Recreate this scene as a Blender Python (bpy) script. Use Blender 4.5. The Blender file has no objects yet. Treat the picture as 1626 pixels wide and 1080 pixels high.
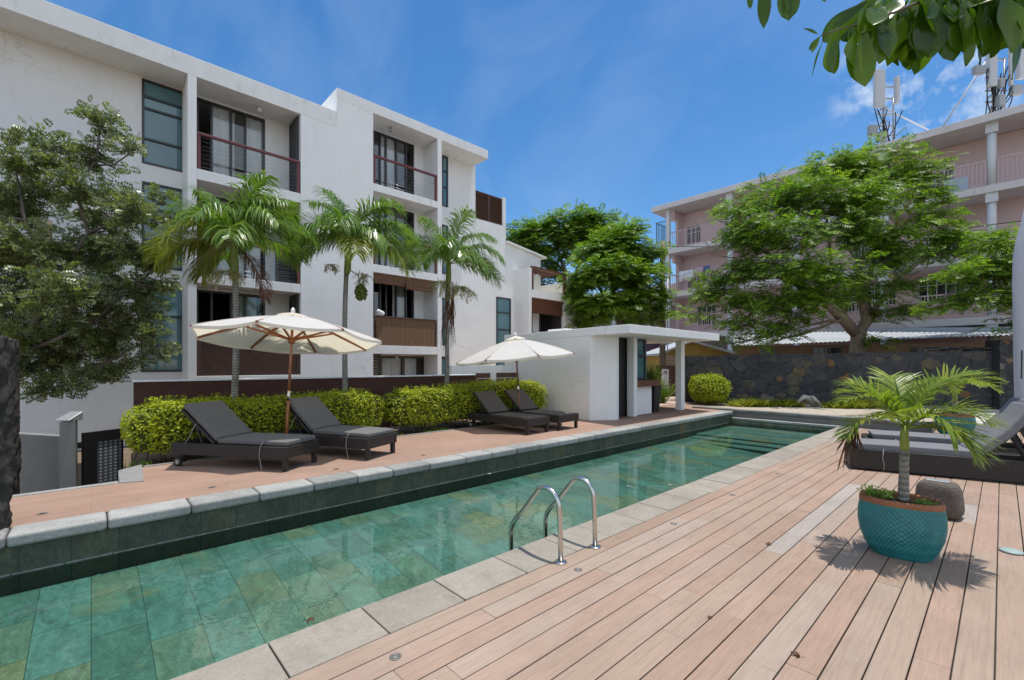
import bpy, math, random
from mathutils import Vector, Matrix, Euler, noise

# ------------------------------------------------------------------ camera, world, sun
scene = bpy.context.scene
COL = scene.collection
R_ = math.radians
CAM_H = 1.65
FPX, PX0, PY0 = 721.0, 813.0, 579.0
YAW = R_(47.18)
cam_d = bpy.data.cameras.new('camera')
cam_d.lens = FPX / 1626 * 36
cam_d.sensor_width = 36
cam_d.shift_y = 39.0 / 1626
cam_d.clip_start = 0.05
cam_d.clip_end = 3000
cam = bpy.data.objects.new('camera', cam_d)
COL.objects.link(cam)
cam.location = (0, 0, CAM_H)
cam.rotation_euler = (R_(90), 0, YAW)
scene.camera = cam

SUN_DIR = Vector((0.06, 0.14, 1.0)).normalized()
SUN_EL = math.asin(SUN_DIR.z)
SUN_AZ = math.atan2(SUN_DIR.x, SUN_DIR.y)
world = bpy.data.worlds.new('World')
scene.world = world
world.use_nodes = True
wn, wl = world.node_tree.nodes, world.node_tree.links
for n in list(wn):
    wn.remove(n)
sky = wn.new('ShaderNodeTexSky')
sky.sky_type = 'NISHITA'
sky.sun_disc = False
sky.sun_elevation = SUN_EL
sky.sun_rotation = SUN_AZ
sky.air_density = 1.0
sky.dust_density = 0.25
sky.ozone_density = 2.2
hs = wn.new('ShaderNodeHueSaturation')
hs.inputs['Saturation'].default_value = 1.30
hs.inputs['Value'].default_value = 1.0
wl.new(sky.outputs[0], hs.inputs['Color'])
# thin cirrus: a stretched noise on the sky direction
tc = wn.new('ShaderNodeTexCoord')
mp = wn.new('ShaderNodeMapping')
mp.inputs['Rotation'].default_value = (0.3, 0.5, 0.9)
mp.inputs['Scale'].default_value = (1.2, 5.0, 3.2)
wl.new(tc.outputs['Generated'], mp.inputs['Vector'])
nz = wn.new('ShaderNodeTexNoise')
nz.inputs['Scale'].default_value = 1.5
nz.inputs['Detail'].default_value = 7
nz.inputs['Roughness'].default_value = 0.55
nz.inputs['Distortion'].default_value = 0.5
wl.new(mp.outputs[0], nz.inputs['Vector'])
cr = wn.new('ShaderNodeValToRGB')
cr.color_ramp.elements[0].position = 0.42
cr.color_ramp.elements[0].color = (0, 0, 0, 1)
cr.color_ramp.elements[1].position = 0.95
cr.color_ramp.elements[1].color = (0.17, 0.17, 0.17, 1)
wl.new(nz.outputs['Fac'], cr.inputs[0])
mxs = wn.new('ShaderNodeMixRGB')
mxs.inputs[2].default_value = (5.6, 6.3, 7.2, 1)
wl.new(cr.outputs[0], mxs.inputs[0])
wl.new(hs.outputs[0], mxs.inputs[1])
bg = wn.new('ShaderNodeBackground')
bg.inputs['Strength'].default_value = 0.106
# unseen bright clouds, added behind the camera to fill the shaded walls
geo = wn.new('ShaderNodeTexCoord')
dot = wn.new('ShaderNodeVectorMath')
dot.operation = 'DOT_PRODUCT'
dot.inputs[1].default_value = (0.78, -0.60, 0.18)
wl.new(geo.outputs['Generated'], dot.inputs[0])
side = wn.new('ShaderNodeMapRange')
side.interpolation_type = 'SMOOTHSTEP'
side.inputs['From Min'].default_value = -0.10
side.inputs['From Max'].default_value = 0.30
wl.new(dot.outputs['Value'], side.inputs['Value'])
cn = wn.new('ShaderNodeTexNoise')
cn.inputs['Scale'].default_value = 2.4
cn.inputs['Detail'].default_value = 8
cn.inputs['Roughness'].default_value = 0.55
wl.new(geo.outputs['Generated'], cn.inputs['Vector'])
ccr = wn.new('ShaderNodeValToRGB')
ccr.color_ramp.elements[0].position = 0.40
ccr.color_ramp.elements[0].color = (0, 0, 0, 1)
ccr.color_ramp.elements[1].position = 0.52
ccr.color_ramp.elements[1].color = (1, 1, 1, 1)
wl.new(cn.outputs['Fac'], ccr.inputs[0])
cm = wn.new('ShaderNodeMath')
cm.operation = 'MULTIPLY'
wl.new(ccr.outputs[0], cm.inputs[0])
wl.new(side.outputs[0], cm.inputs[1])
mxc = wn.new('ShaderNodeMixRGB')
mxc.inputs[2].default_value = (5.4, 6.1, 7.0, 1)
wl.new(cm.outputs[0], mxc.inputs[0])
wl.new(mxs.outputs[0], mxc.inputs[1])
# one small cloud low over the pink block
d2 = wn.new('ShaderNodeVectorMath')
d2.operation = 'DOT_PRODUCT'
d2.inputs[1].default_value = Vector((-math.sin(YAW) + math.cos(YAW) * 0.93, math.cos(YAW) + math.sin(YAW) * 0.93, 0.66)).normalized()
wl.new(geo.outputs['Generated'], d2.inputs[0])
mr2 = wn.new('ShaderNodeMapRange')
mr2.interpolation_type = 'SMOOTHSTEP'
mr2.inputs['From Min'].default_value = 0.990
mr2.inputs['From Max'].default_value = 0.998
wl.new(d2.outputs['Value'], mr2.inputs['Value'])
n3 = wn.new('ShaderNodeTexNoise')
n3.inputs['Scale'].default_value = 11
n3.inputs['Detail'].default_value = 8
n3.inputs['Roughness'].default_value = 0.6
wl.new(geo.outputs['Generated'], n3.inputs['Vector'])
r3 = wn.new('ShaderNodeValToRGB')
r3.color_ramp.elements[0].position = 0.48
r3.color_ramp.elements[1].position = 0.68
wl.new(n3.outputs['Fac'], r3.inputs[0])
m3 = wn.new('ShaderNodeMath')
m3.operation = 'MULTIPLY'
wl.new(r3.outputs[0], m3.inputs[0])
wl.new(mr2.outputs[0], m3.inputs[1])
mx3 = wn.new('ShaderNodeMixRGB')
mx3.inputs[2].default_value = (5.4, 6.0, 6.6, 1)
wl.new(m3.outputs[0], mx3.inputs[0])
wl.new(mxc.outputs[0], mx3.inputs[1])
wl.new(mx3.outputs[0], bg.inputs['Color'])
wo = wn.new('ShaderNodeOutputWorld')
wl.new(bg.outputs[0], wo.inputs[0])

sun_d = bpy.data.lights.new('sun', 'SUN')
sun_d.energy = 3.0
sun_d.angle = R_(0.5)
sun_d.color = (1.0, 0.955, 0.875)
sun = bpy.data.objects.new('sun', sun_d)
COL.objects.link(sun)
sun.rotation_euler = SUN_DIR.to_track_quat('Z', 'Y').to_euler()
scene.view_settings.view_transform = 'Standard'
scene.view_settings.look = 'None'
scene.view_settings.gamma = 1
scene.view_settings.exposure = 0.56
cy = scene.cycles
cy.max_bounces = 8
cy.diffuse_bounces = 4
cy.glossy_bounces = 3
cy.transmission_bounces = 4
cy.transparent_max_bounces = 12
cy.sample_clamp_indirect = 6
cy.caustics_reflective = False
cy.caustics_refractive = False

# ------------------------------------------------------------------ helpers
FW = Vector((-math.sin(YAW), math.cos(YAW), 0))
RT = Vector((math.cos(YAW), math.sin(YAW), 0))
UP = Vector((0, 0, 1))


def ray(px, py):
    return FW + RT * ((px - PX0) / FPX) - UP * ((py - PY0) / FPX)


def at(px, py, w):
    """the place seen at that spot of the photo, w metres away along the view"""
    return Vector((0, 0, CAM_H)) + ray(px, py) * w


def onz(px, py, z=0.0):
    d = ray(px, py)
    return Vector((0, 0, CAM_H)) + d * ((z - CAM_H) / d.z)


def tag(o, label=None, cat=None, group=None, kind=None):
    if label:
        o['label'] = label
    if cat:
        o['category'] = cat
    if group:
        o['group'] = group
    if kind:
        o['kind'] = kind
    return o


def thing(name, label, cat, loc=(0, 0, 0), rz=0.0, group=None):
    o = bpy.data.objects.new(name, None)
    o.empty_display_size = 0.2
    COL.objects.link(o)
    o.location = loc
    o.rotation_euler = (0, 0, rz)
    return tag(o, label, cat, group)


def copy_tree(o, parent=None):
    c = o.copy()
    COL.objects.link(c)
    if parent is not None:
        c.parent = parent
    for ch in list(o.children):
        copy_tree(ch, c)
    return c


def origin_of(o):
    v = Vector((0, 0, 0))
    while o is not None:
        v += Vector(o.location)
        o = o.parent
    return v


class MB:
    def __init__(self):
        self.v, self.f, self.m, self.s = [], [], [], []

    def add(self, vs, fs, m=0, smooth=False):
        b = len(self.v)
        self.v.extend([tuple(p) for p in vs])
        for f in fs:
            self.f.append([b + i for i in f])
            self.m.append(m)
            self.s.append(smooth)

    def box(self, x0, y0, z0, x1, y1, z1, m=0):
        x0, x1 = min(x0, x1), max(x0, x1)
        y0, y1 = min(y0, y1), max(y0, y1)
        z0, z1 = min(z0, z1), max(z0, z1)
        self.add([(x0, y0, z0), (x1, y0, z0), (x1, y1, z0), (x0, y1, z0),
                  (x0, y0, z1), (x1, y0, z1), (x1, y1, z1), (x0, y1, z1)],
                 [(3, 2, 1, 0), (4, 5, 6, 7), (0, 1, 5, 4), (1, 2, 6, 5), (2, 3, 7, 6), (3, 0, 4, 7)], m)

    def bar(self, p0, p1, w, h, m=0, up=(0, 0, 1)):
        p0, p1 = Vector(p0), Vector(p1)
        d = (p1 - p0).normalized()
        u = Vector(up)
        if abs(d.dot(u)) > 0.98:
            u = Vector((1, 0, 0))
        s = d.cross(u).normalized() * (w / 2)
        t = s.cross(d).normalized() * (h / 2)
        vs = [p0 - s - t, p0 + s - t, p0 + s + t, p0 - s + t, p1 - s - t, p1 + s - t, p1 + s + t, p1 - s + t]
        self.add(vs, [(0, 1, 2, 3), (7, 6, 5, 4), (0, 4, 5, 1), (1, 5, 6, 2), (2, 6, 7, 3), (3, 7, 4, 0)], m)

    def tube(self, pts, rad, n=8, m=0, cap=True, smooth=True):
        pts = [Vector(p) for p in pts]
        if not hasattr(rad, '__len__'):
            rad = [rad] * len(pts)
        vs, fs = [], []
        ref = None
        for i, p in enumerate(pts):
            a = pts[max(i - 1, 0)]
            b = pts[min(i + 1, len(pts) - 1)]
            d = (b - a).normalized()
            if ref is None:
                ref = Vector((1, 0, 0)) if abs(d.x) < 0.8 else Vector((0, 1, 0))
            s = (ref - d * ref.dot(d)).normalized()
            ref = s
            t = d.cross(s)
            for k in range(n):
                an = 2 * math.pi * k / n
                vs.append(p + (s * math.cos(an) + t * math.sin(an)) * rad[i])
        for i in range(len(pts) - 1):
            for k in range(n):
                k2 = (k + 1) % n
                fs.append((i * n + k, i * n + k2, (i + 1) * n + k2, (i + 1) * n + k))
        self.add(vs, fs, m, smooth)
        if cap:
            b = len(self.v) - len(vs)
            self.f.append([b + k for k in reversed(range(n))])
            self.f.append([b + (len(pts) - 1) * n + k for k in range(n)])
            self.m += [m, m]
            self.s += [False, False]

    def lathe(self, prof, n=24, c=(0, 0, 0), m=0, smooth=True, cap=True):
        c = Vector(c)
        vs, fs = [], []
        for r, z in prof:
            for k in range(n):
                a = 2 * math.pi * k / n
                vs.append(c + Vector((r * math.cos(a), r * math.sin(a), z)))
        for i in range(len(prof) - 1):
            for k in range(n):
                k2 = (k + 1) % n
                fs.append((i * n + k, i * n + k2, (i + 1) * n + k2, (i + 1) * n + k))
        self.add(vs, fs, m, smooth)
        if cap:
            b = len(self.v) - len(vs)
            self.f.append([b + k for k in reversed(range(n))])
            self.f.append([b + (len(prof) - 1) * n + k for k in range(n)])
            self.m += [m, m]
            self.s += [False, False]

    def prism(self, poly, z0, z1, m=0):
        n = len(poly)
        ar = sum(poly[i][0] * poly[(i + 1) % n][1] - poly[(i + 1) % n][0] * poly[i][1] for i in range(n))
        if ar < 0:
            poly = list(reversed(poly))
        vs = [(x, y, z0) for x, y in poly] + [(x, y, z1) for x, y in poly]
        fs = [tuple(reversed(range(n))), tuple(range(n, 2 * n))]
        for i in range(n):
            j = (i + 1) % n
            fs.append((i, j, n + j, n + i))
        self.add(vs, fs, m)

    def quad(self, a, b, c, d, m=0, smooth=False):
        self.add([a, b, c, d], [(0, 1, 2, 3)], m, smooth)

    def build(self, name, mats, parent=None, bevel=None, segs=2, label=None, kind=None, subsurf=0):
        me = bpy.data.meshes.new(name)
        off = origin_of(parent) if parent is not None else Vector((0, 0, 0))
        me.from_pydata([(p[0] - off.x, p[1] - off.y, p[2] - off.z) for p in self.v], [], self.f)
        if not isinstance(mats, (list, tuple)):
            mats = [mats]
        for mt in mats:
            me.materials.append(mt)
        me.polygons.foreach_set('material_index', self.m)
        me.polygons.foreach_set('use_smooth', self.s)
        me.update()
        o = bpy.data.objects.new(name, me)
        COL.objects.link(o)
        if parent is not None:
            o.parent = parent
        if bevel:
            b = o.modifiers.new('bevel', 'BEVEL')
            b.width = bevel
            b.segments = segs
            b.limit_method = 'ANGLE'
            b.angle_limit = R_(40)
        if subsurf:
            b = o.modifiers.new('sub', 'SUBSURF')
            b.levels = b.render_levels = subsurf
        if label:
            o['label'] = label
        if kind:
            o['kind'] = kind
        return o


# ------------------------------------------------------------------ materials
def new_mat(name):
    m = bpy.data.materials.new(name)
    m.use_nodes = True
    nt = m.node_tree
    for n in list(nt.nodes):
        nt.nodes.remove(n)
    out = nt.nodes.new('ShaderNodeOutputMaterial')
    return m, nt, out


def coords(nt, scale=(1, 1, 1), rot=(0, 0, 0), kind='Object'):
    t = nt.nodes.new('ShaderNodeTexCoord')
    mp_ = nt.nodes.new('ShaderNodeMapping')
    mp_.inputs['Scale'].default_value = scale
    mp_.inputs['Rotation'].default_value = rot
    nt.links.new(t.outputs[kind], mp_.inputs['Vector'])
    return mp_.outputs[0]


def noise_n(nt, vec, scale, detail=5, rough=0.6, dist=0.0):
    n = nt.nodes.new('ShaderNodeTexNoise')
    n.inputs['Scale'].default_value = scale
    n.inputs['Detail'].default_value = detail
    n.inputs['Roughness'].default_value = rough
    n.inputs['Distortion'].default_value = dist
    nt.links.new(vec, n.inputs['Vector'])
    return n.outputs['Fac']


def ramp(nt, fac, stops):
    r = nt.nodes.new('ShaderNodeValToRGB')
    el = r.color_ramp.elements
    while len(el) > 1:
        el.remove(el[-1])
    for i, (p, c) in enumerate(stops):
        e = el[0] if i == 0 else el.new(p)
        e.position = p
        e.color = (c[0], c[1], c[2], 1) if hasattr(c, '__len__') else (c, c, c, 1)
    nt.links.new(fac, r.inputs[0])
    return r.outputs[0]


def mix(nt, fac, a, b, mode='MIX'):
    n = nt.nodes.new('ShaderNodeMixRGB')
    n.blend_type = mode
    for i, x in ((0, fac), (1, a), (2, b)):
        if hasattr(x, 'node'):
            nt.links.new(x, n.inputs[i])
        elif i == 0:
            n.inputs[0].default_value = x
        else:
            n.inputs[i].default_value = (x[0], x[1], x[2], 1) if hasattr(x, '__len__') else (x, x, x, 1)
    return n.outputs[0]


def bump_n(nt, h, strength=0.3, dist=0.02, normal=None):
    b = nt.nodes.new('ShaderNodeBump')
    b.inputs['Strength'].default_value = strength
    b.inputs['Distance'].default_value = dist
    nt.links.new(h, b.inputs['Height'])
    if normal is not None:
        nt.links.new(normal, b.inputs['Normal'])
    return b.outputs[0]


def island(nt):
    return nt.nodes.new('ShaderNodeNewGeometry').outputs['Random Per Island']


def sh(c, k):
    return tuple(min(1.0, x * k) for x in c)


def principled(nt, out, color, rough=0.6, metal=0.0, normal=None, spec=0.5, coat=0.0):
    p = nt.nodes.new('ShaderNodeBsdfPrincipled')
    if hasattr(color, 'node'):
        nt.links.new(color, p.inputs['Base Color'])
    else:
        p.inputs['Base Color'].default_value = (*color, 1)
    if hasattr(rough, 'node'):
        nt.links.new(rough, p.inputs['Roughness'])
    else:
        p.inputs['Roughness'].default_value = rough
    p.inputs['Metallic'].default_value = metal
    p.inputs['Specular IOR Level'].default_value = spec
    p.inputs['Coat Weight'].default_value = coat
    if normal is not None:
        nt.links.new(normal, p.inputs['Normal'])
    if out is not None:
        nt.links.new(p.outputs[0], out.inputs[0])
    return p


def M(name, c, rough=0.6, var=0.12, scale=3.0, bump=0.1, bscale=60.0, metal=0.0, spec=0.4, isl=0.0, coat=0.0, stain=None, bdist=0.01):
    m, nt, out = new_mat(name)
    v = coords(nt)
    col = ramp(nt, noise_n(nt, v, scale, 6, 0.6), [(0.25, sh(c, 1 - var)), (0.75, sh(c, 1 + var))])
    if isl:
        col = mix(nt, 1.0, col, ramp(nt, island(nt), [(0, 1 - isl), (1, 1 + isl)]), 'MULTIPLY')
    if stain:
        sc_, sv, amt, thr = stain
        f = ramp(nt, noise_n(nt, coords(nt, sv), sc_, 8, 0.65), [(thr, 0), (thr + 0.25, amt)])
        col = mix(nt, f, col, sh(c, 0.35))
    nrm = bump_n(nt, noise_n(nt, v, bscale, 4, 0.6), bump, bdist) if bump else None
    principled(nt, out, col, rough, metal, nrm, spec, coat)
    return m


def leaf_mat(name, stops, trans=0.35, rough=0.45, gloss=0.25, noise_scale=0.8, patch=0.5):
    """colour by leaf, plus patches over the crown, a little light through the leaf"""
    m, nt, out = new_mat(name)
    r1 = island(nt)
    n = noise_n(nt, coords(nt), noise_scale, 3, 0.6)
    f = mix(nt, patch, r1, n)
    col = ramp(nt, f, stops)
    p = principled(nt, None, col, rough, 0, None, gloss)
    t = nt.nodes.new('ShaderNodeBsdfTranslucent')
    col2 = mix(nt, 1.0, col, (1.25, 1.35, 0.6), 'MULTIPLY')
    nt.links.new(col2, t.inputs['Color'])
    mx = nt.nodes.new('ShaderNodeMixShader')
    mx.inputs[0].default_value = trans
    nt.links.new(p.outputs[0], mx.inputs[1])
    nt.links.new(t.outputs[0], mx.inputs[2])
    nt.links.new(mx.outputs[0], out.inputs[0])
    return m


def glass_mat(name, tint=(0.75, 0.85, 0.85), ior=1.5, rough=0.01, boost=0.0):
    m, nt, out = new_mat(name)
    fr = nt.nodes.new('ShaderNodeFresnel')
    fr.inputs[0].default_value = ior
    tr = nt.nodes.new('ShaderNodeBsdfTransparent')
    tr.inputs[0].default_value = (*tint, 1)
    gl = nt.nodes.new('ShaderNodeBsdfGlossy')
    gl.inputs['Roughness'].default_value = rough
    ad = nt.nodes.new('ShaderNodeMath')
    ad.operation = 'ADD'
    ad.use_clamp = True
    ad.inputs[1].default_value = boost
    nt.links.new(fr.outputs[0], ad.inputs[0])
    mx = nt.nodes.new('ShaderNodeMixShader')
    nt.links.new(ad.outputs[0], mx.inputs[0])
    nt.links.new(tr.outputs[0], mx.inputs[1])
    nt.links.new(gl.outputs[0], mx.inputs[2])
    nt.links.new(mx.outputs[0], out.inputs[0])
    return m


MT = {}
def plaster_mat():
    m, nt, out = new_mat('white_plaster')
    v = coords(nt)
    c = (0.84, 0.84, 0.83)
    col = ramp(nt, noise_n(nt, v, 0.9, 7, 0.65), [(0.3, sh(c, 0.95)), (0.7, sh(c, 1.03))])
    # faint rain streaks and damp patches
    f = ramp(nt, noise_n(nt, coords(nt, (2.2, 2.2, 0.16)), 2.6, 7, 0.7), [(0.52, 0), (0.8, 0.26)])
    col = mix(nt, f, col, (0.50, 0.50, 0.48))
    f = ramp(nt, noise_n(nt, v, 0.55, 8, 0.72), [(0.60, 0), (0.78, 0.10)])
    col = mix(nt, f, col, (0.58, 0.58, 0.56))
    # hairline cracks here and there
    nn = nt.nodes.new('ShaderNodeTexNoise')
    nn.inputs['Scale'].default_value = 1.1
    nn.inputs['Detail'].default_value = 6
    nt.links.new(v, nn.inputs['Vector'])
    wv = nt.nodes.new('ShaderNodeVectorMath')
    wv.operation = 'MULTIPLY_ADD'
    wv.inputs[1].default_value = (1.3, 1.3, 1.3)
    nt.links.new(nn.outputs['Color'], wv.inputs[0])
    nt.links.new(v, wv.inputs[2])
    ve = nt.nodes.new('ShaderNodeTexVoronoi')
    ve.feature = 'DISTANCE_TO_EDGE'
    ve.inputs['Scale'].default_value = 0.32
    nt.links.new(wv.outputs[0], ve.inputs['Vector'])
    cr1 = ramp(nt, ve.outputs['Distance'], [(0.0, 0.35), (0.0045, 0.0)])
    msk = ramp(nt, noise_n(nt, v, 0.45, 2, 0.5), [(0.50, 0), (0.6, 1)])
    col = mix(nt, mix(nt, 1.0, cr1, msk, 'MULTIPLY'), col, (0.30, 0.30, 0.29))
    h = mix(nt, 0.5, noise_n(nt, v, 26, 5, 0.65), noise_n(nt, v, 3.0, 4, 0.6))
    principled(nt, out, col, 0.8, 0, bump_n(nt, h, 0.35, 0.02), 0.3)
    return m


MT['plaster'] = plaster_mat()
MT['concrete_white'] = M('weathered_white_concrete', (0.80, 0.80, 0.785), 0.8, 0.05, 2.5, 0.3, 25, stain=(3.0, (1.6, 1.6, 0.45), 0.42, 0.55))
MT['soffit'] = M('soffit_paint', (0.80, 0.79, 0.76), 0.8, 0.03, 1.5, 0.08, 30)
MT['plaster_beige'] = M('beige_plaster', (0.66, 0.58, 0.44), 0.75, 0.04, 2, 0.1, 30)
MT['grey_render'] = M('grey_render', (0.20, 0.205, 0.195), 0.85, 0.12, 2, 0.25, 30, stain=(2.5, (1, 1, 0.5), 0.4, 0.55))
MT['alu_dark'] = M('dark_aluminium', (0.035, 0.038, 0.045), 0.35, 0.1, 6, 0, spec=0.5)
MT['rail_red'] = M('oxblood_painted_rail', (0.15, 0.035, 0.035), 0.4, 0.15, 8, 0.05, 90, spec=0.5)
MT['timber_dark'] = M('dark_stained_timber', (0.085, 0.042, 0.028), 0.5, 0.25, 5, 0.15, 60)
MT['timber_red'] = M('red_brown_timber', (0.13, 0.055, 0.035), 0.5, 0.2, 5, 0.15, 60)
MT['steel_wire'] = M('steel_wire', (0.45, 0.45, 0.45), 0.3, 0.05, 5, 0, metal=0.9)
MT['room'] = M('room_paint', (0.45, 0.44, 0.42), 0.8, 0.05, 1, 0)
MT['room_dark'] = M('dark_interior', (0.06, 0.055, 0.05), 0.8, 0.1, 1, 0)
MT['curtain'] = M('white_curtain_cloth', (0.86, 0.87, 0.90), 0.9, 0.05, 4, 0.1, 150)
MT['glass'] = glass_mat('window_glass', (0.95, 0.97, 0.97), 1.5, 0.005, 0.03)
MT['glass_thin'] = glass_mat('clear_glass', (0.9, 0.94, 0.94), 1.45, 0.005, 0.0)


def frosted():
    m, nt, out = new_mat('frosted_teal_glass')
    v = coords(nt, (1, 1, 0.6))
    col = ramp(nt, noise_n(nt, v, 0.7, 3, 0.5), [(0.3, (0.060, 0.155, 0.185)), (0.7, (0.115, 0.235, 0.27))])
    col = mix(nt, 1.0, col, ramp(nt, island(nt), [(0, 0.62), (1, 1.3)]), 'MULTIPLY')
    principled(nt, out, col, 0.05, 0, None, 1.0)
    return m


MT['frosted'] = frosted()


def brown_wall_mat():
    m, nt, out = new_mat('brown_rendered_wall')
    v = coords(nt)
    col = ramp(nt, noise_n(nt, v, 3, 8, 0.7), [(0.3, (0.062, 0.026, 0.019)), (0.7, (0.088, 0.038, 0.028))])
    f = ramp(nt, noise_n(nt, coords(nt, (1, 1.2, 0.3)), 3.5, 6, 0.6), [(0.66, 0), (0.78, 0.35)])
    col = mix(nt, f, col, (0.22, 0.17, 0.15))
    principled(nt, out, col, 0.7, 0, bump_n(nt, noise_n(nt, v, 40, 4), 0.2, 0.01), 0.3)
    return m


MT['brown_wall'] = brown_wall_mat()


def deck_mat():
    m, nt, out = new_mat('pale_hardwood_decking')
    r = island(nt)
    base = ramp(nt, r, [(0.0, (0.30, 0.208, 0.152)), (0.22, (0.345, 0.232, 0.174)), (0.45, (0.33, 0.246, 0.188)), (0.7, (0.355, 0.238, 0.18)), (0.85, (0.345, 0.262, 0.206)), (0.97, (0.345, 0.272, 0.222)), (1.0, (0.355, 0.32, 0.295))])
    v = coords(nt, (26, 1.3, 26))
    # shift the grain from board to board
    add = nt.nodes.new('ShaderNodeVectorMath')
    add.operation = 'ADD'
    sc_ = nt.nodes.new('ShaderNodeVectorMath')
    sc_.operation = 'SCALE'
    sc_.inputs[0].default_value = (37.0, 91.0, 13.0)
    nt.links.new(r, sc_.inputs['Scale'])
    nt.links.new(v, add.inputs[0])
    nt.links.new(sc_.outputs[0], add.inputs[1])
    g = noise_n(nt, add.outputs[0], 2.2, 8, 0.72, 0.6)
    col = mix(nt, 1.0, base, ramp(nt, g, [(0.3, 0.80), (0.5, 1.0), (0.72, 1.13)]), 'MULTIPLY')
    st_ = ramp(nt, noise_n(nt, coords(nt, (1.6, 0.5, 1)), 1.7, 8, 0.7), [(0.54, 0), (0.72, 0.4)])
    col = mix(nt, st_, col, (0.335, 0.285, 0.25))
    d = ramp(nt, noise_n(nt, coords(nt), 1.1, 7, 0.7), [(0.35, 0.90), (0.65, 1.06)])
    col = mix(nt, 1.0, col, d, 'MULTIPLY')
    spots = ramp(nt, noise_n(nt, coords(nt), 26, 2, 0.5), [(0.73, 0), (0.77, 0.35)])
    col = mix(nt, spots, col, (0.55, 0.47, 0.40))
    nrm = bump_n(nt, g, 0.16, 0.006)
    principled(nt, out, col, 0.68, 0, nrm, 0.3)
    return m


MT['deck'] = deck_mat()


def terrace_mat():
    m, nt, out = new_mat('terracotta_decking')
    b = nt.nodes.new('ShaderNodeTexBrick')
    b.inputs['Scale'].default_value = 1.0
    b.inputs['Brick Width'].default_value = 2.4
    b.inputs['Row Height'].default_value = 0.145
    b.inputs['Mortar Size'].default_value = 0.004
    b.inputs['Mortar Smooth'].default_value = 0.2
    b.inputs['Color1'].default_value = (0.305, 0.195, 0.145, 1)
    b.inputs['Color2'].default_value = (0.33, 0.22, 0.17, 1)
    b.inputs['Mortar'].default_value = (0.26, 0.16, 0.115, 1)
    nt.links.new(coords(nt, (1, 1, 1), (0, 0, R_(90))), b.inputs['Vector'])
    g = noise_n(nt, coords(nt, (22, 1.5, 22)), 2.0, 7, 0.7)
    col = mix(nt, 1.0, b.outputs['Color'], ramp(nt, g, [(0.3, 0.88), (0.7, 1.1)]), 'MULTIPLY')
    col = mix(nt, 1.0, col, ramp(nt, noise_n(nt, coords(nt), 0.9, 6, 0.7), [(0.3, 0.88), (0.7, 1.1)]), 'MULTIPLY')
    principled(nt, out, col, 0.75, 0, bump_n(nt, g, 0.12, 0.006), 0.25)
    return m


MT['terrace'] = terrace_mat()


def stone_coping_mat(name, c, isl=0.1, veins=0.0):
    m, nt, out = new_mat(name)
    v = coords(nt)
    n1 = noise_n(nt, v, 2.5, 8, 0.7)
    col = ramp(nt, n1, [(0.25, sh(c, 0.72)), (0.5, c), (0.8, sh(c, 1.22))])
    col = mix(nt, 1.0, col, ramp(nt, island(nt), [(0, 1 - isl), (1, 1 + isl)]), 'MULTIPLY')
    fine = noise_n(nt, v, 45, 5, 0.7)
    col = mix(nt, 1.0, col, ramp(nt, fine, [(0.3, 0.85), (0.7, 1.12)]), 'MULTIPLY')
    if veins:
        vo = nt.nodes.new('ShaderNodeTexVoronoi')
        vo.feature = 'DISTANCE_TO_EDGE'
        vo.inputs['Scale'].default_value = 2.3
        wv = nt.nodes.new('ShaderNodeVectorMath')
        wv.operation = 'ADD'
        nn = nt.nodes.new('ShaderNodeTexNoise')
        nn.inputs['Scale'].default_value = 4
        nn.inputs['Detail'].default_value = 5
        nt.links.new(v, nn.inputs['Vector'])
        nt.links.new(nn.outputs['Color'], wv.inputs[0])
        nt.links.new(v, wv.inputs[1])
        nt.links.new(wv.outputs[0], vo.inputs['Vector'])
        f = ramp(nt, vo.outputs['Distance'], [(0.0, veins), (0.025, 0.0)])
        col = mix(nt, f, col, sh(c, 1.5))
    st = ramp(nt, noise_n(nt, coords(nt, (1, 1, 1)), 5.5, 6, 0.7), [(0.58, 0), (0.75, 0.5)])
    col = mix(nt, st, col, sh(c, 0.5))
    h = mix(nt, 0.4, n1, fine)
    principled(nt, out, col, 0.8, 0, bump_n(nt, h, 0.5, 0.012), 0.3)
    return m


MT['coping_left'] = stone_coping_mat('weathered_grey_coping', (0.30, 0.30, 0.285), 0.22, 0.5)
MT['coping_right'] = stone_coping_mat('warm_grey_sandstone_coping', (0.295, 0.262, 0.218), 0.10, 0.2)
MT['curb_stone'] = stone_coping_mat('dark_grey_curb', (0.20, 0.20, 0.19), 0.1)


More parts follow.
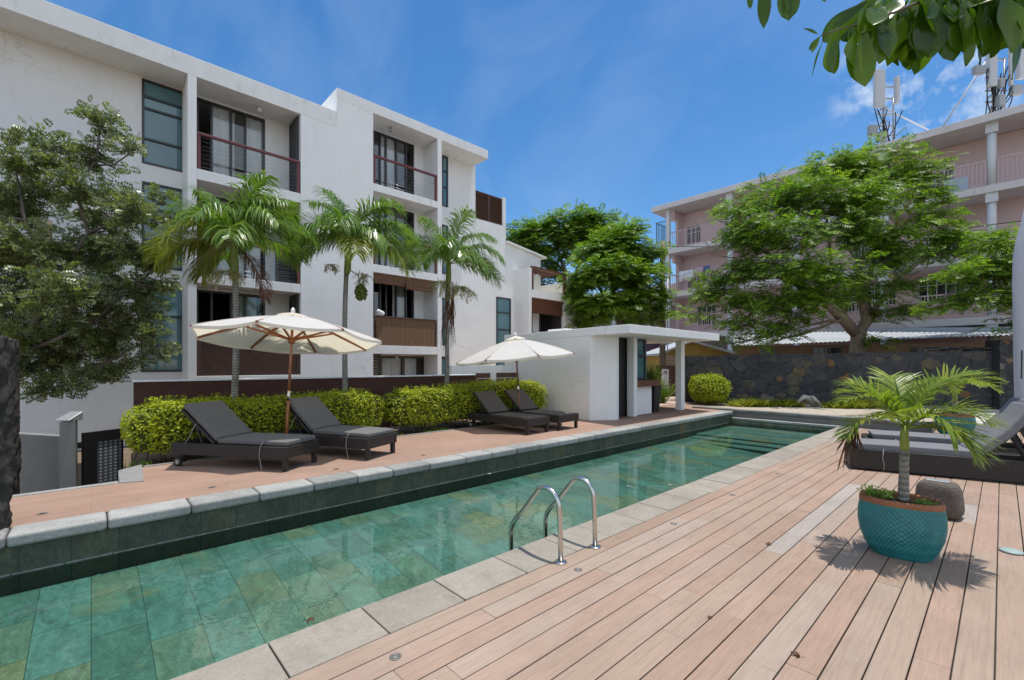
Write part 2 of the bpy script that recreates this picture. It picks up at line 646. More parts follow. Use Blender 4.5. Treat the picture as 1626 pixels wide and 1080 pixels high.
def pool_tile(name, swap, dark=0.42):
    m, nt, out = new_mat(name)
    b = nt.nodes.new('ShaderNodeTexBrick')
    b.inputs['Scale'].default_value = 1.0
    b.offset = 0.5
    b.inputs['Brick Width'].default_value = 0.54 if swap == 'floor' else 0.325
    b.inputs['Row Height'].default_value = 0.325 if swap == 'floor' else 2.0
    if swap != 'floor':
        b.offset = 0.0
    b.inputs['Mortar Size'].default_value = 0.003 if swap == 'floor' else 0.005
    b.inputs['Mortar Smooth'].default_value = 0.1
    b.inputs['Bias'].default_value = 0.0
    b.inputs['Color1'].default_value = (0, 0, 0, 1)
    b.inputs['Color2'].default_value = (1, 1, 1, 1)
    b.inputs['Mortar'].default_value = (0.5, 0.5, 0.5, 1)
    rot = (0, 0, 0)
    if swap == 'floor':
        v = coords(nt)
    else:      # walls: run along y, rows in z
        v0 = coords(nt)
        sep = nt.nodes.new('ShaderNodeSeparateXYZ')
        nt.links.new(v0, sep.inputs[0])
        com = nt.nodes.new('ShaderNodeCombineXYZ')
        ad = nt.nodes.new('ShaderNodeMath')
        ad.operation = 'ADD'
        nt.links.new(sep.outputs[0], ad.inputs[0])
        nt.links.new(sep.outputs[1], ad.inputs[1])
        nt.links.new(ad.outputs[0], com.inputs[0])
        up_z = nt.nodes.new('ShaderNodeMath')
        up_z.operation = 'ADD'
        up_z.inputs[1].default_value = 5.05
        nt.links.new(sep.outputs[2], up_z.inputs[0])
        nt.links.new(up_z.outputs[0], com.inputs[1])
        v = com.outputs[0]
    nt.links.new(v, b.inputs['Vector'])
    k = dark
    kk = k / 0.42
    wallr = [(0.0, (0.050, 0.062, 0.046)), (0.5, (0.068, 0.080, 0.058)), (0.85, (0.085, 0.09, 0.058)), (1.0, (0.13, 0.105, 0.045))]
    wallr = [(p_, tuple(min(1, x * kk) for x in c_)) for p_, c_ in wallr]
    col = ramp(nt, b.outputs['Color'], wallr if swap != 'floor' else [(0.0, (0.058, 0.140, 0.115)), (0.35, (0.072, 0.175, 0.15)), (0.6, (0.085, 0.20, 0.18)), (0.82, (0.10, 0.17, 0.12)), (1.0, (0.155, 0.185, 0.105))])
    n1 = noise_n(nt, coords(nt, (1.0, 2.2, 1.5)), 3.0, 10, 0.78, 1.1)
    col = mix(nt, 1.0, col, ramp(nt, n1, [(0.25, 0.40), (0.5, 1.0), (0.78, 1.65)]), 'MULTIPLY')
    fine = noise_n(nt, coords(nt, (1.3, 2.0, 1.5)), 16, 8, 0.75, 0.4)
    col = mix(nt, 1.0, col, ramp(nt, fine, [(0.28, 0.72), (0.5, 1.0), (0.72, 1.35)]), 'MULTIPLY')
    rust = ramp(nt, noise_n(nt, coords(nt, (1, 1, 1)), 1.5, 6, 0.65, 0.4), [(0.60, 0), (0.74, 0.5)])
    col = mix(nt, rust, col, (0.24, 0.23, 0.10) if swap == 'floor' else (0.10, 0.08, 0.04))
    col = mix(nt, b.outputs['Fac'], col, (0.025, 0.06, 0.05))
    principled(nt, out, col, 0.55, 0, bump_n(nt, n1, 0.3, 0.01), 0.3)
    return m


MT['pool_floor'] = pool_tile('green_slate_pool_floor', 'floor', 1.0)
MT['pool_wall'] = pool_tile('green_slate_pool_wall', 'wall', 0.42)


def water_mat():
    m, nt, out = new_mat('pool_water')
    h = noise_n(nt, coords(nt, (1.0, 0.8, 1)), 3.2, 3, 0.5, 0.6)
    h2 = noise_n(nt, coords(nt, (1, 1, 1)), 17, 2, 0.5)
    pt = ramp(nt, noise_n(nt, coords(nt), 0.55, 3, 0.5), [(0.40, 0.25), (0.65, 1.0)])
    nrm = bump_n(nt, mix(nt, 1.0, mix(nt, 0.16, h, h2), pt, 'MULTIPLY'), 0.20, 0.03)
    fr = nt.nodes.new('ShaderNodeFresnel')
    fr.inputs[0].default_value = 1.6
    nt.links.new(nrm, fr.inputs['Normal'])
    tr = nt.nodes.new('ShaderNodeBsdfTransparent')
    tr.inputs[0].default_value = (0.84, 0.96, 0.92, 1)
    gl = nt.nodes.new('ShaderNodeBsdfGlossy')
    gl.inputs['Roughness'].default_value = 0.012
    nt.links.new(nrm, gl.inputs['Normal'])
    mx = nt.nodes.new('ShaderNodeMixShader')
    nt.links.new(fr.outputs[0], mx.inputs[0])
    nt.links.new(tr.outputs[0], mx.inputs[1])
    nt.links.new(gl.outputs[0], mx.inputs[2])
    nt.links.new(mx.outputs[0], out.inputs[0])
    return m


MT['water'] = water_mat()


def rubble_mat():
    """stone colour comes from each stone's own value, stored on the mesh"""
    m, nt, out = new_mat('basalt_rubble_masonry')
    a = nt.nodes.new('ShaderNodeAttribute')
    a.attribute_name = 'stone'
    sp = nt.nodes.new('ShaderNodeSeparateColor')
    nt.links.new(a.outputs['Color'], sp.inputs[0])
    col = ramp(nt, sp.outputs[0], [(0.0, (0.034, 0.036, 0.039)), (0.5, (0.046, 0.048, 0.053)), (0.75, (0.058, 0.057, 0.056)), (0.88, (0.074, 0.067, 0.054)), (0.95, (0.10, 0.082, 0.052)), (0.98, (0.15, 0.075, 0.03)), (1.0, (0.12, 0.115, 0.105))])
    n1 = noise_n(nt, coords(nt), 7, 9, 0.72)
    col = mix(nt, 1.0, col, ramp(nt, n1, [(0.25, 0.55), (0.7, 1.5)]), 'MULTIPLY')
    lich = ramp(nt, noise_n(nt, coords(nt), 3.3, 9, 0.75), [(0.60, 0), (0.70, 0.45)])
    col = mix(nt, lich, col, (0.12, 0.12, 0.11))
    mort = ramp(nt, sp.outputs[1], [(0.0, 0.9), (0.3, 0.5), (0.6, 0)])
    col = mix(nt, mort, col, (0.040, 0.040, 0.039))
    principled(nt, out, col, 0.85, 0, bump_n(nt, n1, 0.5, 0.02), 0.3)
    return m


MT['rubble'] = rubble_mat()


def bark_mat(name, c, ring=0.0, rough_scale=14):
    m, nt, out = new_mat(name)
    v = coords(nt, (1, 1, 0.35))
    n1 = noise_n(nt, v, rough_scale, 8, 0.72, 0.5)
    col = ramp(nt, n1, [(0.25, sh(c, 0.5)), (0.5, c), (0.78, sh(c, 1.5))])
    h = n1
    if ring:
        w = nt.nodes.new('ShaderNodeTexWave')
        w.wave_type = 'BANDS'
        w.bands_direction = 'Z'
        w.inputs['Scale'].default_value = ring
        w.inputs['Distortion'].default_value = 1.2
        w.inputs['Detail'].default_value = 2
        nt.links.new(coords(nt), w.inputs['Vector'])
        col = mix(nt, 1.0, col, ramp(nt, w.outputs['Fac'], [(0.0, 0.6), (0.25, 1.0), (1, 1.08)]), 'MULTIPLY')
        h = mix(nt, 0.4, w.outputs['Fac'], n1)
    principled(nt, out, col, 0.85, 0, bump_n(nt, h, 0.7, 0.02), 0.2)
    return m


MT['bark'] = bark_mat('grey_brown_bark', (0.16, 0.135, 0.11))
MT['bark_pale'] = bark_mat('pale_bark', (0.30, 0.235, 0.18))
MT['bark_palm'] = bark_mat('grey_ringed_palm_trunk', (0.27, 0.26, 0.23), 6.0, 20)
MT['twig'] = bark_mat('bare_twig', (0.26, 0.23, 0.20))
MT['shaft'] = M('palm_crownshaft', (0.19, 0.25, 0.055), 0.4, 0.25, 5, 0.05, 40)
MT['leaf_palm'] = leaf_mat('palm_leaflets', [(0.15, (0.06, 0.125, 0.022)), (0.45, (0.125, 0.225, 0.034)), (0.7, (0.20, 0.31, 0.05)), (0.95, (0.34, 0.38, 0.08))], 0.40, 0.33, 0.6, 1.0)
MT['leaf_palm_yellow'] = leaf_mat('yellowing_palm_leaflets', [(0.15, (0.10, 0.16, 0.02)), (0.5, (0.22, 0.26, 0.035)), (0.9, (0.36, 0.33, 0.06))], 0.35, 0.4, 0.4, 1.0)
MT['leaf_potpalm'] = leaf_mat('bright_palm_leaflets', [(0.15, (0.10, 0.18, 0.02)), (0.5, (0.20, 0.28, 0.03)), (0.9, (0.36, 0.38, 0.06))], 0.4, 0.4, 0.4, 3.0)
MT['leaf_dry'] = leaf_mat('dry_brown_leaflets', [(0.2, (0.075, 0.035, 0.022)), (0.8, (0.19, 0.095, 0.05))], 0.15, 0.6, 0.2, 2.0)
MT['leaf_flame'] = leaf_mat('feathery_leaves', [(0.15, (0.045, 0.10, 0.016)), (0.4, (0.095, 0.185, 0.022)), (0.6, (0.18, 0.30, 0.032)), (0.85, (0.33, 0.44, 0.05))], 0.45, 0.45, 0.35, 0.35, 0.45)
MT['leaf_left'] = leaf_mat('dull_green_leaflets', [(0.1, (0.050, 0.074, 0.034)), (0.35, (0.095, 0.13, 0.056)), (0.6, (0.165, 0.205, 0.08)), (0.82, (0.28, 0.31, 0.11)), (0.93, (0.38, 0.41, 0.17)), (0.96, (0.30, 0.14, 0.06))], 0.40, 0.36, 0.55, 0.7, 0.35)
MT['leaf_hedge'] = leaf_mat('golden_hedge_leaves', [(0.1, (0.14, 0.19, 0.014)), (0.4, (0.28, 0.34, 0.018)), (0.65, (0.43, 0.47, 0.024)), (0.95, (0.60, 0.58, 0.04))], 0.42, 0.45, 0.35, 1.6)
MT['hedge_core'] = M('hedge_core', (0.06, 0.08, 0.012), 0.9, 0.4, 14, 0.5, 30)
MT['leaf_big'] = leaf_mat('large_glossy_leaves', [(0.2, (0.050, 0.11, 0.012)), (0.6, (0.10, 0.19, 0.018)), (0.95, (0.20, 0.33, 0.03))], 0.6, 0.22, 0.6, 3.0)
MT['leaf_strap'] = leaf_mat('strap_leaves', [(0.2, (0.12, 0.24, 0.03)), (0.8, (0.34, 0.46, 0.09))], 0.45, 0.4, 0.4, 3.0)
MT['grass_tuft'] = leaf_mat('yellow_green_grass', [(0.15, (0.20, 0.24, 0.03)), (0.5, (0.36, 0.40, 0.05)), (0.9, (0.50, 0.46, 0.08))], 0.45, 0.6, 0.2, 2.0)
MT['seed'] = leaf_mat('palm_flowers', [(0.2, (0.30, 0.30, 0.14)), (0.9, (0.52, 0.50, 0.28))], 0.3, 0.7, 0.2, 4.0)
MT['fruit'] = leaf_mat('green_palm_fruit', [(0.2, (0.06, 0.11, 0.02)), (0.9, (0.16, 0.22, 0.04))], 0.1, 0.4, 0.4, 4.0)
MT['canvas'] = None


def canvas_mat():
    m, nt, out = new_mat('cream_parasol_canvas')
    v = coords(nt)
    col = ramp(nt, noise_n(nt, v, 4, 5), [(0.3, (0.84, 0.83, 0.82)), (0.7, (0.90, 0.89, 0.88))])
    p = principled(nt, None, col, 0.9, 0, bump_n(nt, noise_n(nt, v, 180, 2), 0.1, 0.003), 0.2)
    t = nt.nodes.new('ShaderNodeBsdfTranslucent')
    nt.links.new(mix(nt, 1.0, col, (0.98, 0.92, 0.74), 'MULTIPLY'), t.inputs['Color'])
    mx = nt.nodes.new('ShaderNodeMixShader')
    mx.inputs[0].default_value = 0.5
    nt.links.new(p.outputs[0], mx.inputs[1])
    nt.links.new(t.outputs[0], mx.inputs[2])
    nt.links.new(mx.outputs[0], out.inputs[0])
    return m


MT['canvas'] = canvas_mat()
MT['wood_orange'] = M('varnished_parasol_wood', (0.30, 0.10, 0.03), 0.35, 0.2, 6, 0.05, 60, spec=0.5)
MT['wood_dark'] = M('dark_parasol_wood', (0.16, 0.06, 0.03), 0.4, 0.2, 6, 0.05, 60, spec=0.5)
MT['steel'] = M('brushed_stainless_steel', (0.62, 0.60, 0.57), 0.2, 0.06, 12, 0.03, 120, metal=1.0)
MT['zinc'] = M('galvanised_steel', (0.45, 0.46, 0.47), 0.45, 0.1, 8, 0.05, 60, metal=0.7)


def wicker_mat():
    m, nt, out = new_mat('dark_brown_wicker')
    v = coords(nt)
    w = nt.nodes.new('ShaderNodeTexChecker')
    w.inputs['Scale'].default_value = 110
    nt.links.new(v, w.inputs['Vector'])
    n1 = noise_n(nt, coords(nt, (1, 1, 4)), 20, 5, 0.7)
    col = ramp(nt, n1, [(0.3, (0.016, 0.013, 0.012)), (0.7, (0.040, 0.034, 0.031))])
    h = mix(nt, 0.5, w.outputs['Fac'], n1)
    principled(nt, out, col, 0.5, 0, bump_n(nt, h, 0.5, 0.006), 0.4)
    return m


MT['wicker'] = wicker_mat()
MT['cushion_dark'] = M('charcoal_cushion', (0.125, 0.126, 0.124), 0.9, 0.08, 8, 0.12, 160, bdist=0.004)
MT['cushion_grey'] = M('mid_grey_cushion', (0.17, 0.172, 0.185), 0.9, 0.06, 8, 0.12, 160, bdist=0.004)
MT['sling'] = M('dark_sling_fabric', (0.070, 0.063, 0.062), 0.8, 0.1, 10, 0.2, 160)
MT['rubber'] = M('black_rubber', (0.02, 0.02, 0.02), 0.7, 0.1, 8, 0)
MT['wheel_hub'] = M('grey_plastic_hub', (0.45, 0.45, 0.45), 0.5, 0.05, 8, 0)
MT['cord'] = M('grey_tie_cord', (0.30, 0.29, 0.27), 0.8, 0.05, 8, 0)
MT['terracotta'] = M('terracotta_rim', (0.30, 0.125, 0.065), 0.75, 0.2, 9, 0.25, 40)


def teal_mat():
    m, nt, out = new_mat('teal_glaze')
    v = coords(nt)
    n1 = noise_n(nt, v, 7, 7, 0.65)
    col = ramp(nt, n1, [(0.25, (0.012, 0.13, 0.145)), (0.55, (0.02, 0.20, 0.215)), (0.8, (0.045, 0.28, 0.28))])
    sp = ramp(nt, noise_n(nt, v, 34, 4, 0.6), [(0.66, 0), (0.76, 0.4)])
    col = mix(nt, sp, col, (0.12, 0.33, 0.31))
    principled(nt, out, col, 0.28, 0, bump_n(nt, noise_n(nt, v, 50, 3), 0.1, 0.004), 0.55)
    return m


MT['teal'] = teal_mat()
MT['soil'] = M('potting_soil', (0.045, 0.033, 0.024), 0.95, 0.4, 25, 0.6, 60)
MT['gravel'] = M('pale_sandy_ground', (0.40, 0.345, 0.28), 0.95, 0.18, 6, 0.6, 70, bdist=0.02)
MT['earth'] = M('brown_earth', (0.17, 0.125, 0.085), 0.95, 0.3, 5, 0.6, 40, bdist=0.03)
MT['paving'] = M('pale_pink_paving', (0.50, 0.38, 0.30), 0.85, 0.1, 3, 0.2, 40)
MT['screed'] = M('grey_concrete_pad', (0.24, 0.24, 0.24), 0.85, 0.25, 4, 0.3, 30, stain=(4.0, (1, 1, 1), 0.75, 0.48))
MT['pumice'] = M('textured_grey_brown_stone', (0.115, 0.095, 0.08), 0.85, 0.3, 30, 0.8, 45, bdist=0.02)
MT['basalt'] = M('dark_lichened_basalt', (0.055, 0.055, 0.057), 0.85, 0.5, 10, 0.9, 18, bdist=0.05, stain=None)
MT['pink'] = M('pink_render', (0.76, 0.58, 0.57), 0.8, 0.06, 1.2, 0.15, 25, stain=(1.2, (1, 1, 0.4), 0.12, 0.58))
MT['pink_pale'] = M('pale_pink_concrete', (0.70, 0.64, 0.64), 0.8, 0.08, 2, 0.15, 25, stain=(2.5, (0.5, 0.5, 1.5), 0.3, 0.6))
MT['pink_rail'] = M('pink_iron_rail', (0.62, 0.45, 0.45), 0.6, 0.1, 6, 0)
MT['col_white'] = M('white_column_paint', (0.70, 0.70, 0.72), 0.7, 0.05, 2, 0.1, 25, stain=(2.5, (1, 1, 0.5), 0.2, 0.6))
MT['win_dark'] = M('dark_window_glass', (0.03, 0.035, 0.04), 0.15, 0.2, 2, 0, spec=0.6)
MT['white_paint'] = M('white_metal_paint', (0.75, 0.75, 0.75), 0.5, 0.05, 4, 0)
MT['blue_rail'] = M('blue_grey_rail', (0.16, 0.27, 0.36), 0.5, 0.1, 5, 0)
MT['tin'] = M('galvanised_roof_sheet', (0.56, 0.60, 0.64), 0.45, 0.1, 1.5, 0.05, 20, metal=0.25)
MT['shed_brown'] = M('brown_painted_wall', (0.24, 0.145, 0.09), 0.8, 0.1, 2, 0.1, 30)
MT['yellow'] = M('ochre_painted_wall', (0.50, 0.33, 0.09), 0.8, 0.1, 2, 0.1, 30)
MT['blue_wall'] = M('blue_painted_wall', (0.03, 0.13, 0.30), 0.7, 0.1, 2, 0)
MT['purple'] = M('dark_plum_wall', (0.06, 0.03, 0.05), 0.8, 0.1, 2, 0)
MT['antenna'] = M('antenna_plastic', (0.58, 0.59, 0.61), 0.5, 0.04, 4, 0)
MT['antenna_grey'] = M('grey_radio_unit', (0.36, 0.38, 0.39), 0.5, 0.05, 4, 0)
MT['cable'] = M('black_cable', (0.018, 0.018, 0.02), 0.6, 0.1, 4, 0)
MT['pole'] = M('grey_timber_pole', (0.17, 0.145, 0.125), 0.9, 0.2, 4, 0.4, 30)
MT['black'] = M('black_painted_metal', (0.012, 0.010, 0.011), 0.5, 0.1, 4, 0)
MT['planter_black'] = M('matt_black_planter', (0.02, 0.02, 0.021), 0.6, 0.1, 4, 0)
MT['paper_white'] = M('white_sign_board', (0.74, 0.74, 0.73), 0.6, 0.03, 4, 0)
MT['ink_red'] = M('red_print', (0.35, 0.10, 0.10), 0.7, 0.05, 4, 0)
MT['cloth_white'] = M('white_laundry', (0.72, 0.72, 0.76), 0.9, 0.05, 4, 0)
MT['cloth_blue'] = M('blue_laundry', (0.10, 0.15, 0.30), 0.9, 0.3, 9, 0)
MT['cloth_pink'] = M('pink_laundry', (0.55, 0.38, 0.45), 0.9, 0.1, 4, 0)
MT['driftwood'] = bark_mat('pale_driftwood', (0.40, 0.37, 0.33))
MT['petal'] = M('white_petal', (0.75, 0.74, 0.68), 0.6, 0.05, 6, 0)
MT['cover'] = M('pale_grey_parasol_cover', (0.58, 0.58, 0.63), 0.85, 0.04, 2, 0.1, 60)
MT['plastic_teal'] = M('pale_teal_plastic', (0.30, 0.38, 0.37), 0.5, 0.05, 6, 0)


def bamboo_mat():
    m, nt, out = new_mat('bamboo_blind')
    w = nt.nodes.new('ShaderNodeTexWave')
    w.bands_direction = 'Z'
    w.inputs['Scale'].default_value = 22
    w.inputs['Distortion'].default_value = 0.6
    nt.links.new(coords(nt), w.inputs['Vector'])
    n1 = noise_n(nt, coords(nt, (1, 1.5, 9)), 5, 6, 0.7)
    col = ramp(nt, n1, [(0.25, (0.12, 0.06, 0.035)), (0.55, (0.22, 0.125, 0.07)), (0.8, (0.32, 0.20, 0.12))])
    col = mix(nt, 1.0, col, ramp(nt, w.outputs['Fac'], [(0, 0.55), (0.5, 1.05)]), 'MULTIPLY')
    w2 = nt.nodes.new('ShaderNodeTexWave')
    w2.bands_direction = 'Y'
    w2.inputs['Scale'].default_value = 1.6
    nt.links.new(coords(nt), w2.inputs['Vector'])
    col = mix(nt, ramp(nt, w2.outputs['Fac'], [(0.93, 0), (0.98, 0.5)]), col, (0.10, 0.05, 0.03))
    principled(nt, out, col, 0.7, 0, bump_n(nt, w.outputs['Fac'], 0.5, 0.01), 0.3)
    return m


MT['bamboo'] = bamboo_mat()

# ------------------------------------------------------------------ the setting: ground, pool, decks
TZ = 0.20            # level of the far terrace
POOL_X0, POOL_X1, POOL_Y0, POOL_Y1 = -5.72, -2.93, -7.0, 14.6
WATER_Z = -0.14

g = MB()
GZ = -0.60
far = 900
cells_x = [-far, -6.0, -2.6, far]
cells_y = [-far, -7.3, 14.8, far]
for i in range(3):
    for j in range(3):
        if i == 1 and j == 1:
            continue
        g.quad((cells_x[i], cells_y[j], GZ), (cells_x[i + 1], cells_y[j], GZ), (cells_x[i + 1], cells_y[j + 1], GZ), (cells_x[i], cells_y[j + 1], GZ))
g.build('ground', MT['earth'], kind='structure')

# pool basin (apparent depth, the water itself is not bent)
b = MB()
FZ = -0.98
b.quad((POOL_X0, POOL_Y0, -0.30), (POOL_X1, POOL_Y0, -0.68), (POOL_X1, POOL_Y1, -0.46), (POOL_X0, POOL_Y1, -0.30))
b.build('pool_floor', MT['pool_floor'], kind='structure')
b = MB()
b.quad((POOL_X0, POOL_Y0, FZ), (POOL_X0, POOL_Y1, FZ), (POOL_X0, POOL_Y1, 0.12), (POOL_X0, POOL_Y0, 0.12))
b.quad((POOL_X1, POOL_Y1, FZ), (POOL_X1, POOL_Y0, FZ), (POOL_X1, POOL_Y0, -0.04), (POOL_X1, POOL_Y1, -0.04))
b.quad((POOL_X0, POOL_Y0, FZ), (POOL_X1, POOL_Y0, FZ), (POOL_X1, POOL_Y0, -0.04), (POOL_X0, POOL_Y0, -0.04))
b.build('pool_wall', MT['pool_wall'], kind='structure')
b = MB()
b.quad((POOL_X0, POOL_Y1, FZ), (POOL_X1, POOL_Y1, FZ), (POOL_X1, POOL_Y1, -0.04), (POOL_X0, POOL_Y1, -0.04))
b.build('pool_end_wall', pool_tile('lit_slate_end_wall', 'wall', 1.0), kind='structure')  # lighter copy of the wall tile, with the light on it put in
b = MB()
for k, (y0, z1) in enumerate(((11.35, -0.33), (11.75, -0.285), (12.15, -0.24))):
    b.box(POOL_X0 + 0.004, y0, FZ + 0.002, POOL_X1 - 0.004, POOL_Y1 - 0.004 * (k + 1), z1)
b.build('pool_steps', MT['pool_floor'], bevel=0.015, kind='structure')
b = MB()
yy_ = POOL_Y0
lr = random.Random(9)
while yy_ < POOL_Y1 - 0.3:
    b.box(POOL_X0 - 0.01, yy_ + 0.004, WATER_Z - 0.006, POOL_X0 + 0.002, yy_ + 0.321, WATER_Z + lr.uniform(0.008, 0.016))
    yy_ += 0.325
b.build('waterline_scale', M('limescale', (0.24, 0.25, 0.22), 0.8, 0.4, 12, 0.2, 60), kind='structure')
w = MB()
w.quad((POOL_X0 + 0.001, POOL_Y0, WATER_Z), (POOL_X1 - 0.001, POOL_Y0, WATER_Z), (POOL_X1 - 0.001, POOL_Y1 - 0.001, WATER_Z), (POOL_X0 + 0.001, POOL_Y1 - 0.001, WATER_Z))
w.build('pool_water', MT['water'], kind='structure')

# copings, stone by stone
rnd = random.Random(4)


def coping(name, x0, x1, y0, y1, z0, z1, mat, lo, hi, bev):
    c = MB()
    y = y0
    while y < y1 - 0.2:
        l = min(rnd.uniform(lo, hi), y1 - y)
        dz = rnd.uniform(-0.004, 0.004)
        dx = rnd.uniform(-0.004, 0.004)
        c.box(x0, y + 0.004, z0, x1 + dx, y + l - 0.004, z1 + dz)
        y += l
    return c.build(name, mat, bevel=bev, segs=4, kind='structure')


coping('terrace_coping', -6.0, -5.672, POOL_Y0, 14.78, 0.105, TZ + 0.012, MT['coping_left'], 0.5, 0.66, 0.028)
coping('deck_coping', -2.965, -2.555, POOL_Y0, 14.6, -0.055, 0.0, MT['coping_right'], 0.50, 0.62, 0.008)
c = MB()
x = -5.70
while x < -2.6:
    l = 0.55
    c.box(x + 0.004, 14.56, -0.05, min(x + l, -2.56) - 0.004, 14.76, 0.012)
    x += l
c.build('end_coping', MT['coping_left'], bevel=0.01, kind='structure')
# raised planter kerb past the pool's end
c = MB()
c.box(-7.0, 14.80, -0.05, -1.15, 14.95, 0.17)
c.build('planter_wall', MT['curb_stone'], kind='structure')
c = MB()
x = -7.05
while x < -1.2:
    l = rnd.uniform(0.55, 0.75)
    c.box(x + 0.004, 14.735, 0.172, min(x + l, -1.10) - 0.004, 15.0, 0.255 + rnd.uniform(-.004, .004))
    x += l
c.build('planter_kerb', MT['curb_stone'], bevel=0.02, segs=3, kind='structure')

# far terrace
t = MB()
t.prism([(-6.002, -7), (-6.002, 14.78), (-7.05, 14.78), (-7.05, 16.6), (-8.25, 16.6), (-8.25, 0.525), (-7.225, 0.475), (-7.33, 0.25), (-7.33, -7)], -0.3, TZ)
t.build('terrace', MT['terrace'], kind='structure')
t = MB()
t.prism([(-7.332, -7), (-7.332, 0.245), (-7.43, 0.245), (-7.43, -7)], -0.6, TZ + 0.012)
t.build('terrace_kerb', MT['coping_left'], bevel=0.01, kind='structure')
t = MB()
t.prism([(-7.335, 0.252), (-7.23, 0.478), (-8.47, 0.538), (-8.20, 0.27)], -0.6, TZ + 0.006)
t.build('concrete_pad', MT['screed'], kind='structure')
t = MB()
t.box(-8.33, 0.545, -0.3, -8.254, 9.5, TZ + 0.008)
t.build('terrace_edge', MT['screed'], kind='structure')
t = MB()
t.box(-10.15, 0.50, -0.6, -8.334, 9.55, 0.13)
t.build('hedge_bed', MT['earth'], kind='structure')
t = MB()
t.prism([(-8.254, 9.9), (-8.254, 16.6), (-7.06, 16.6), (-7.06, 21), (-26, 27), (-26, 9.9)], -0.3, TZ - 0.004)
t.build('path', MT['paving'], kind='structure')
t = MB()
t.prism([(-7.03, 14.97), (-1.2, 14.97), (-1.2, 23.2), (-7.03, 23.2)], -0.3, 0.19)
t.build('planter_bed', MT['gravel'], kind='structure')

# near deck: loose boards with open joints, on a dark void
t = MB()
t.box(-2.55, -7, -0.3, 9.0, 26, -0.05)
t.build('deck_base', MT['room_dark'], kind='structure')
d = MB()
PITCH = 0.1578
k = 0
rnd = random.Random(11)
while True:
    x0 = -2.551 + PITCH * k
    if x0 > 8.5:
        break
    y = -6.0 + rnd.uniform(-2.0, 0)
    y_end = 14.60 if x0 < -1.25 else 16.9
    while y < y_end:
        l = rnd.choice((0.9, 1.35, 1.8, 2.4, 2.7, 3.3))
        e = min(y + l, y_end)
        dz = rnd.uniform(-0.0015, 0.0015)
        d.box(x0 + 0.003, y + 0.0009, -0.028, x0 + PITCH - 0.0045, e - 0.0009, dz)
        y = e
    k += 1
d.build('timber_deck', MT['deck'], bevel=0.0022, segs=1, kind='structure')
t = MB()
y = 16.95
rnd = random.Random(12)
while y < 24:
    t.box(-1.15, y, -0.03, 6, y + 0.185, 0.10 + rnd.uniform(-.002, .002))
    y += 0.192
t.build('pale_deck', M('sunlit_decking', (0.55, 0.52, 0.50), 0.7, 0.06, 4, 0.15, 60, isl=0.06), kind='structure')  # strong sunlight put into the pale colour of these boards

# ------------------------------------------------------------------ the white apartment building
XF, XR = -15.5, -16.55       # front plane, recessed plane


def holed_x(mb, X, u0, u1, v0, v1, holes, th, m=0):
    """wall facing +x with real openings"""
    us = sorted({u0, u1, *[h[0] for h in holes], *[h[1] for h in holes]})
    vs = sorted({v0, v1, *[h[2] for h in holes], *[h[3] for h in holes]})
    us = [u for u in us if u0 - 1e-6 <= u <= u1 + 1e-6]
    vs = [v for v in vs if v0 - 1e-6 <= v <= v1 + 1e-6]
    for i in range(len(us) - 1):
        for j in range(len(vs) - 1):
            uc, vc = (us[i] + us[i + 1]) / 2, (vs[j] + vs[j + 1]) / 2
            if any(h[0] < uc < h[1] and h[2] < vc < h[3] for h in holes):
                continue
            a, b_, c_, d_ = us[i], us[i + 1], vs[j], vs[j + 1]
            mb.quad((X, a, c_), (X, b_, c_), (X, b_, d_), (X, a, d_), m)
            mb.quad((X - th, b_, c_), (X - th, a, c_), (X - th, a, d_), (X - th, b_, d_), m)
    for a, b_, c_, d_ in [*holes, (u0, u1, v0, v1)]:
        mb.quad((X, a, c_), (X - th, a, c_), (X - th, a, d_), (X, a, d_), m)
        mb.quad((X, b_, c_), (X, b_, d_), (X - th, b_, d_), (X - th, b_, c_), m)
        mb.quad((X, a, c_), (X, b_, c_), (X - th, b_, c_), (X - th, a, c_), m)
        mb.quad((X, a, d_), (X - th, a, d_), (X - th, b_, d_), (X, b_, d_), m)


def frame_x(mb, X, y0, y1, z0, z1, t, dp, m=0, verts=(), horis=()):
    """window frame in the x = X plane; bars butt end to end"""
    mb.box(X - dp, y0, z0, X, y0 + t, z1, m)
    mb.box(X - dp, y1 - t, z0, X, y1, z1, m)
    cuts = sorted(verts)
    edges = [y0 + t]
    for c_ in cuts:
        mb.box(X - dp, c_ - t / 2, z0 + t, X, c_ + t / 2, z1 - t, m)
        edges += [c_ - t / 2, c_ + t / 2]
    edges.append(y1 - t)
    mb.box(X - dp, y0 + t, z0, X, y1 - t, z0 + t, m)
    mb.box(X - dp, y0 + t, z1 - t, X, y1 - t, z1, m)
    for h in horis:
        for i in range(0, len(edges), 2):
            mb.box(X - dp, edges[i], h - t / 2, X, edges[i + 1], h + t / 2, m)


apt = thing('apartment_building', 'long white four storey apartment building with recessed balconies and oxblood rails', 'building', (XF, 4, GZ))


def curtain_x(X, y0, y1, z0, z1, parent, seed, amp=0.035, mat=None):
    r = random.Random(seed)
    n = max(12, int((y1 - y0) / 0.03))
    mb = MB()
    ph = r.uniform(0, 6)
    cols = []
    for i in range(n + 1):
        y = y0 + (y1 - y0) * i / n
        dx = amp * math.sin(i * 0.9 + ph) + amp * 0.5 * math.sin(i * 0.37 + ph * 2)
        cols.append((X + dx * 0.6, X + dx, y))
    vs, fs = [], []
    for xa, xb, y in cols:
        vs += [(xa, y, z1), (xb, y, z0)]
    for i in range(n):
        fs.append((2 * i, 2 * i + 1, 2 * i + 3, 2 * i + 2))
    mb.add(vs, fs, 0, True)
    return mb.build('curtain', mat or MT['curtain'], parent)


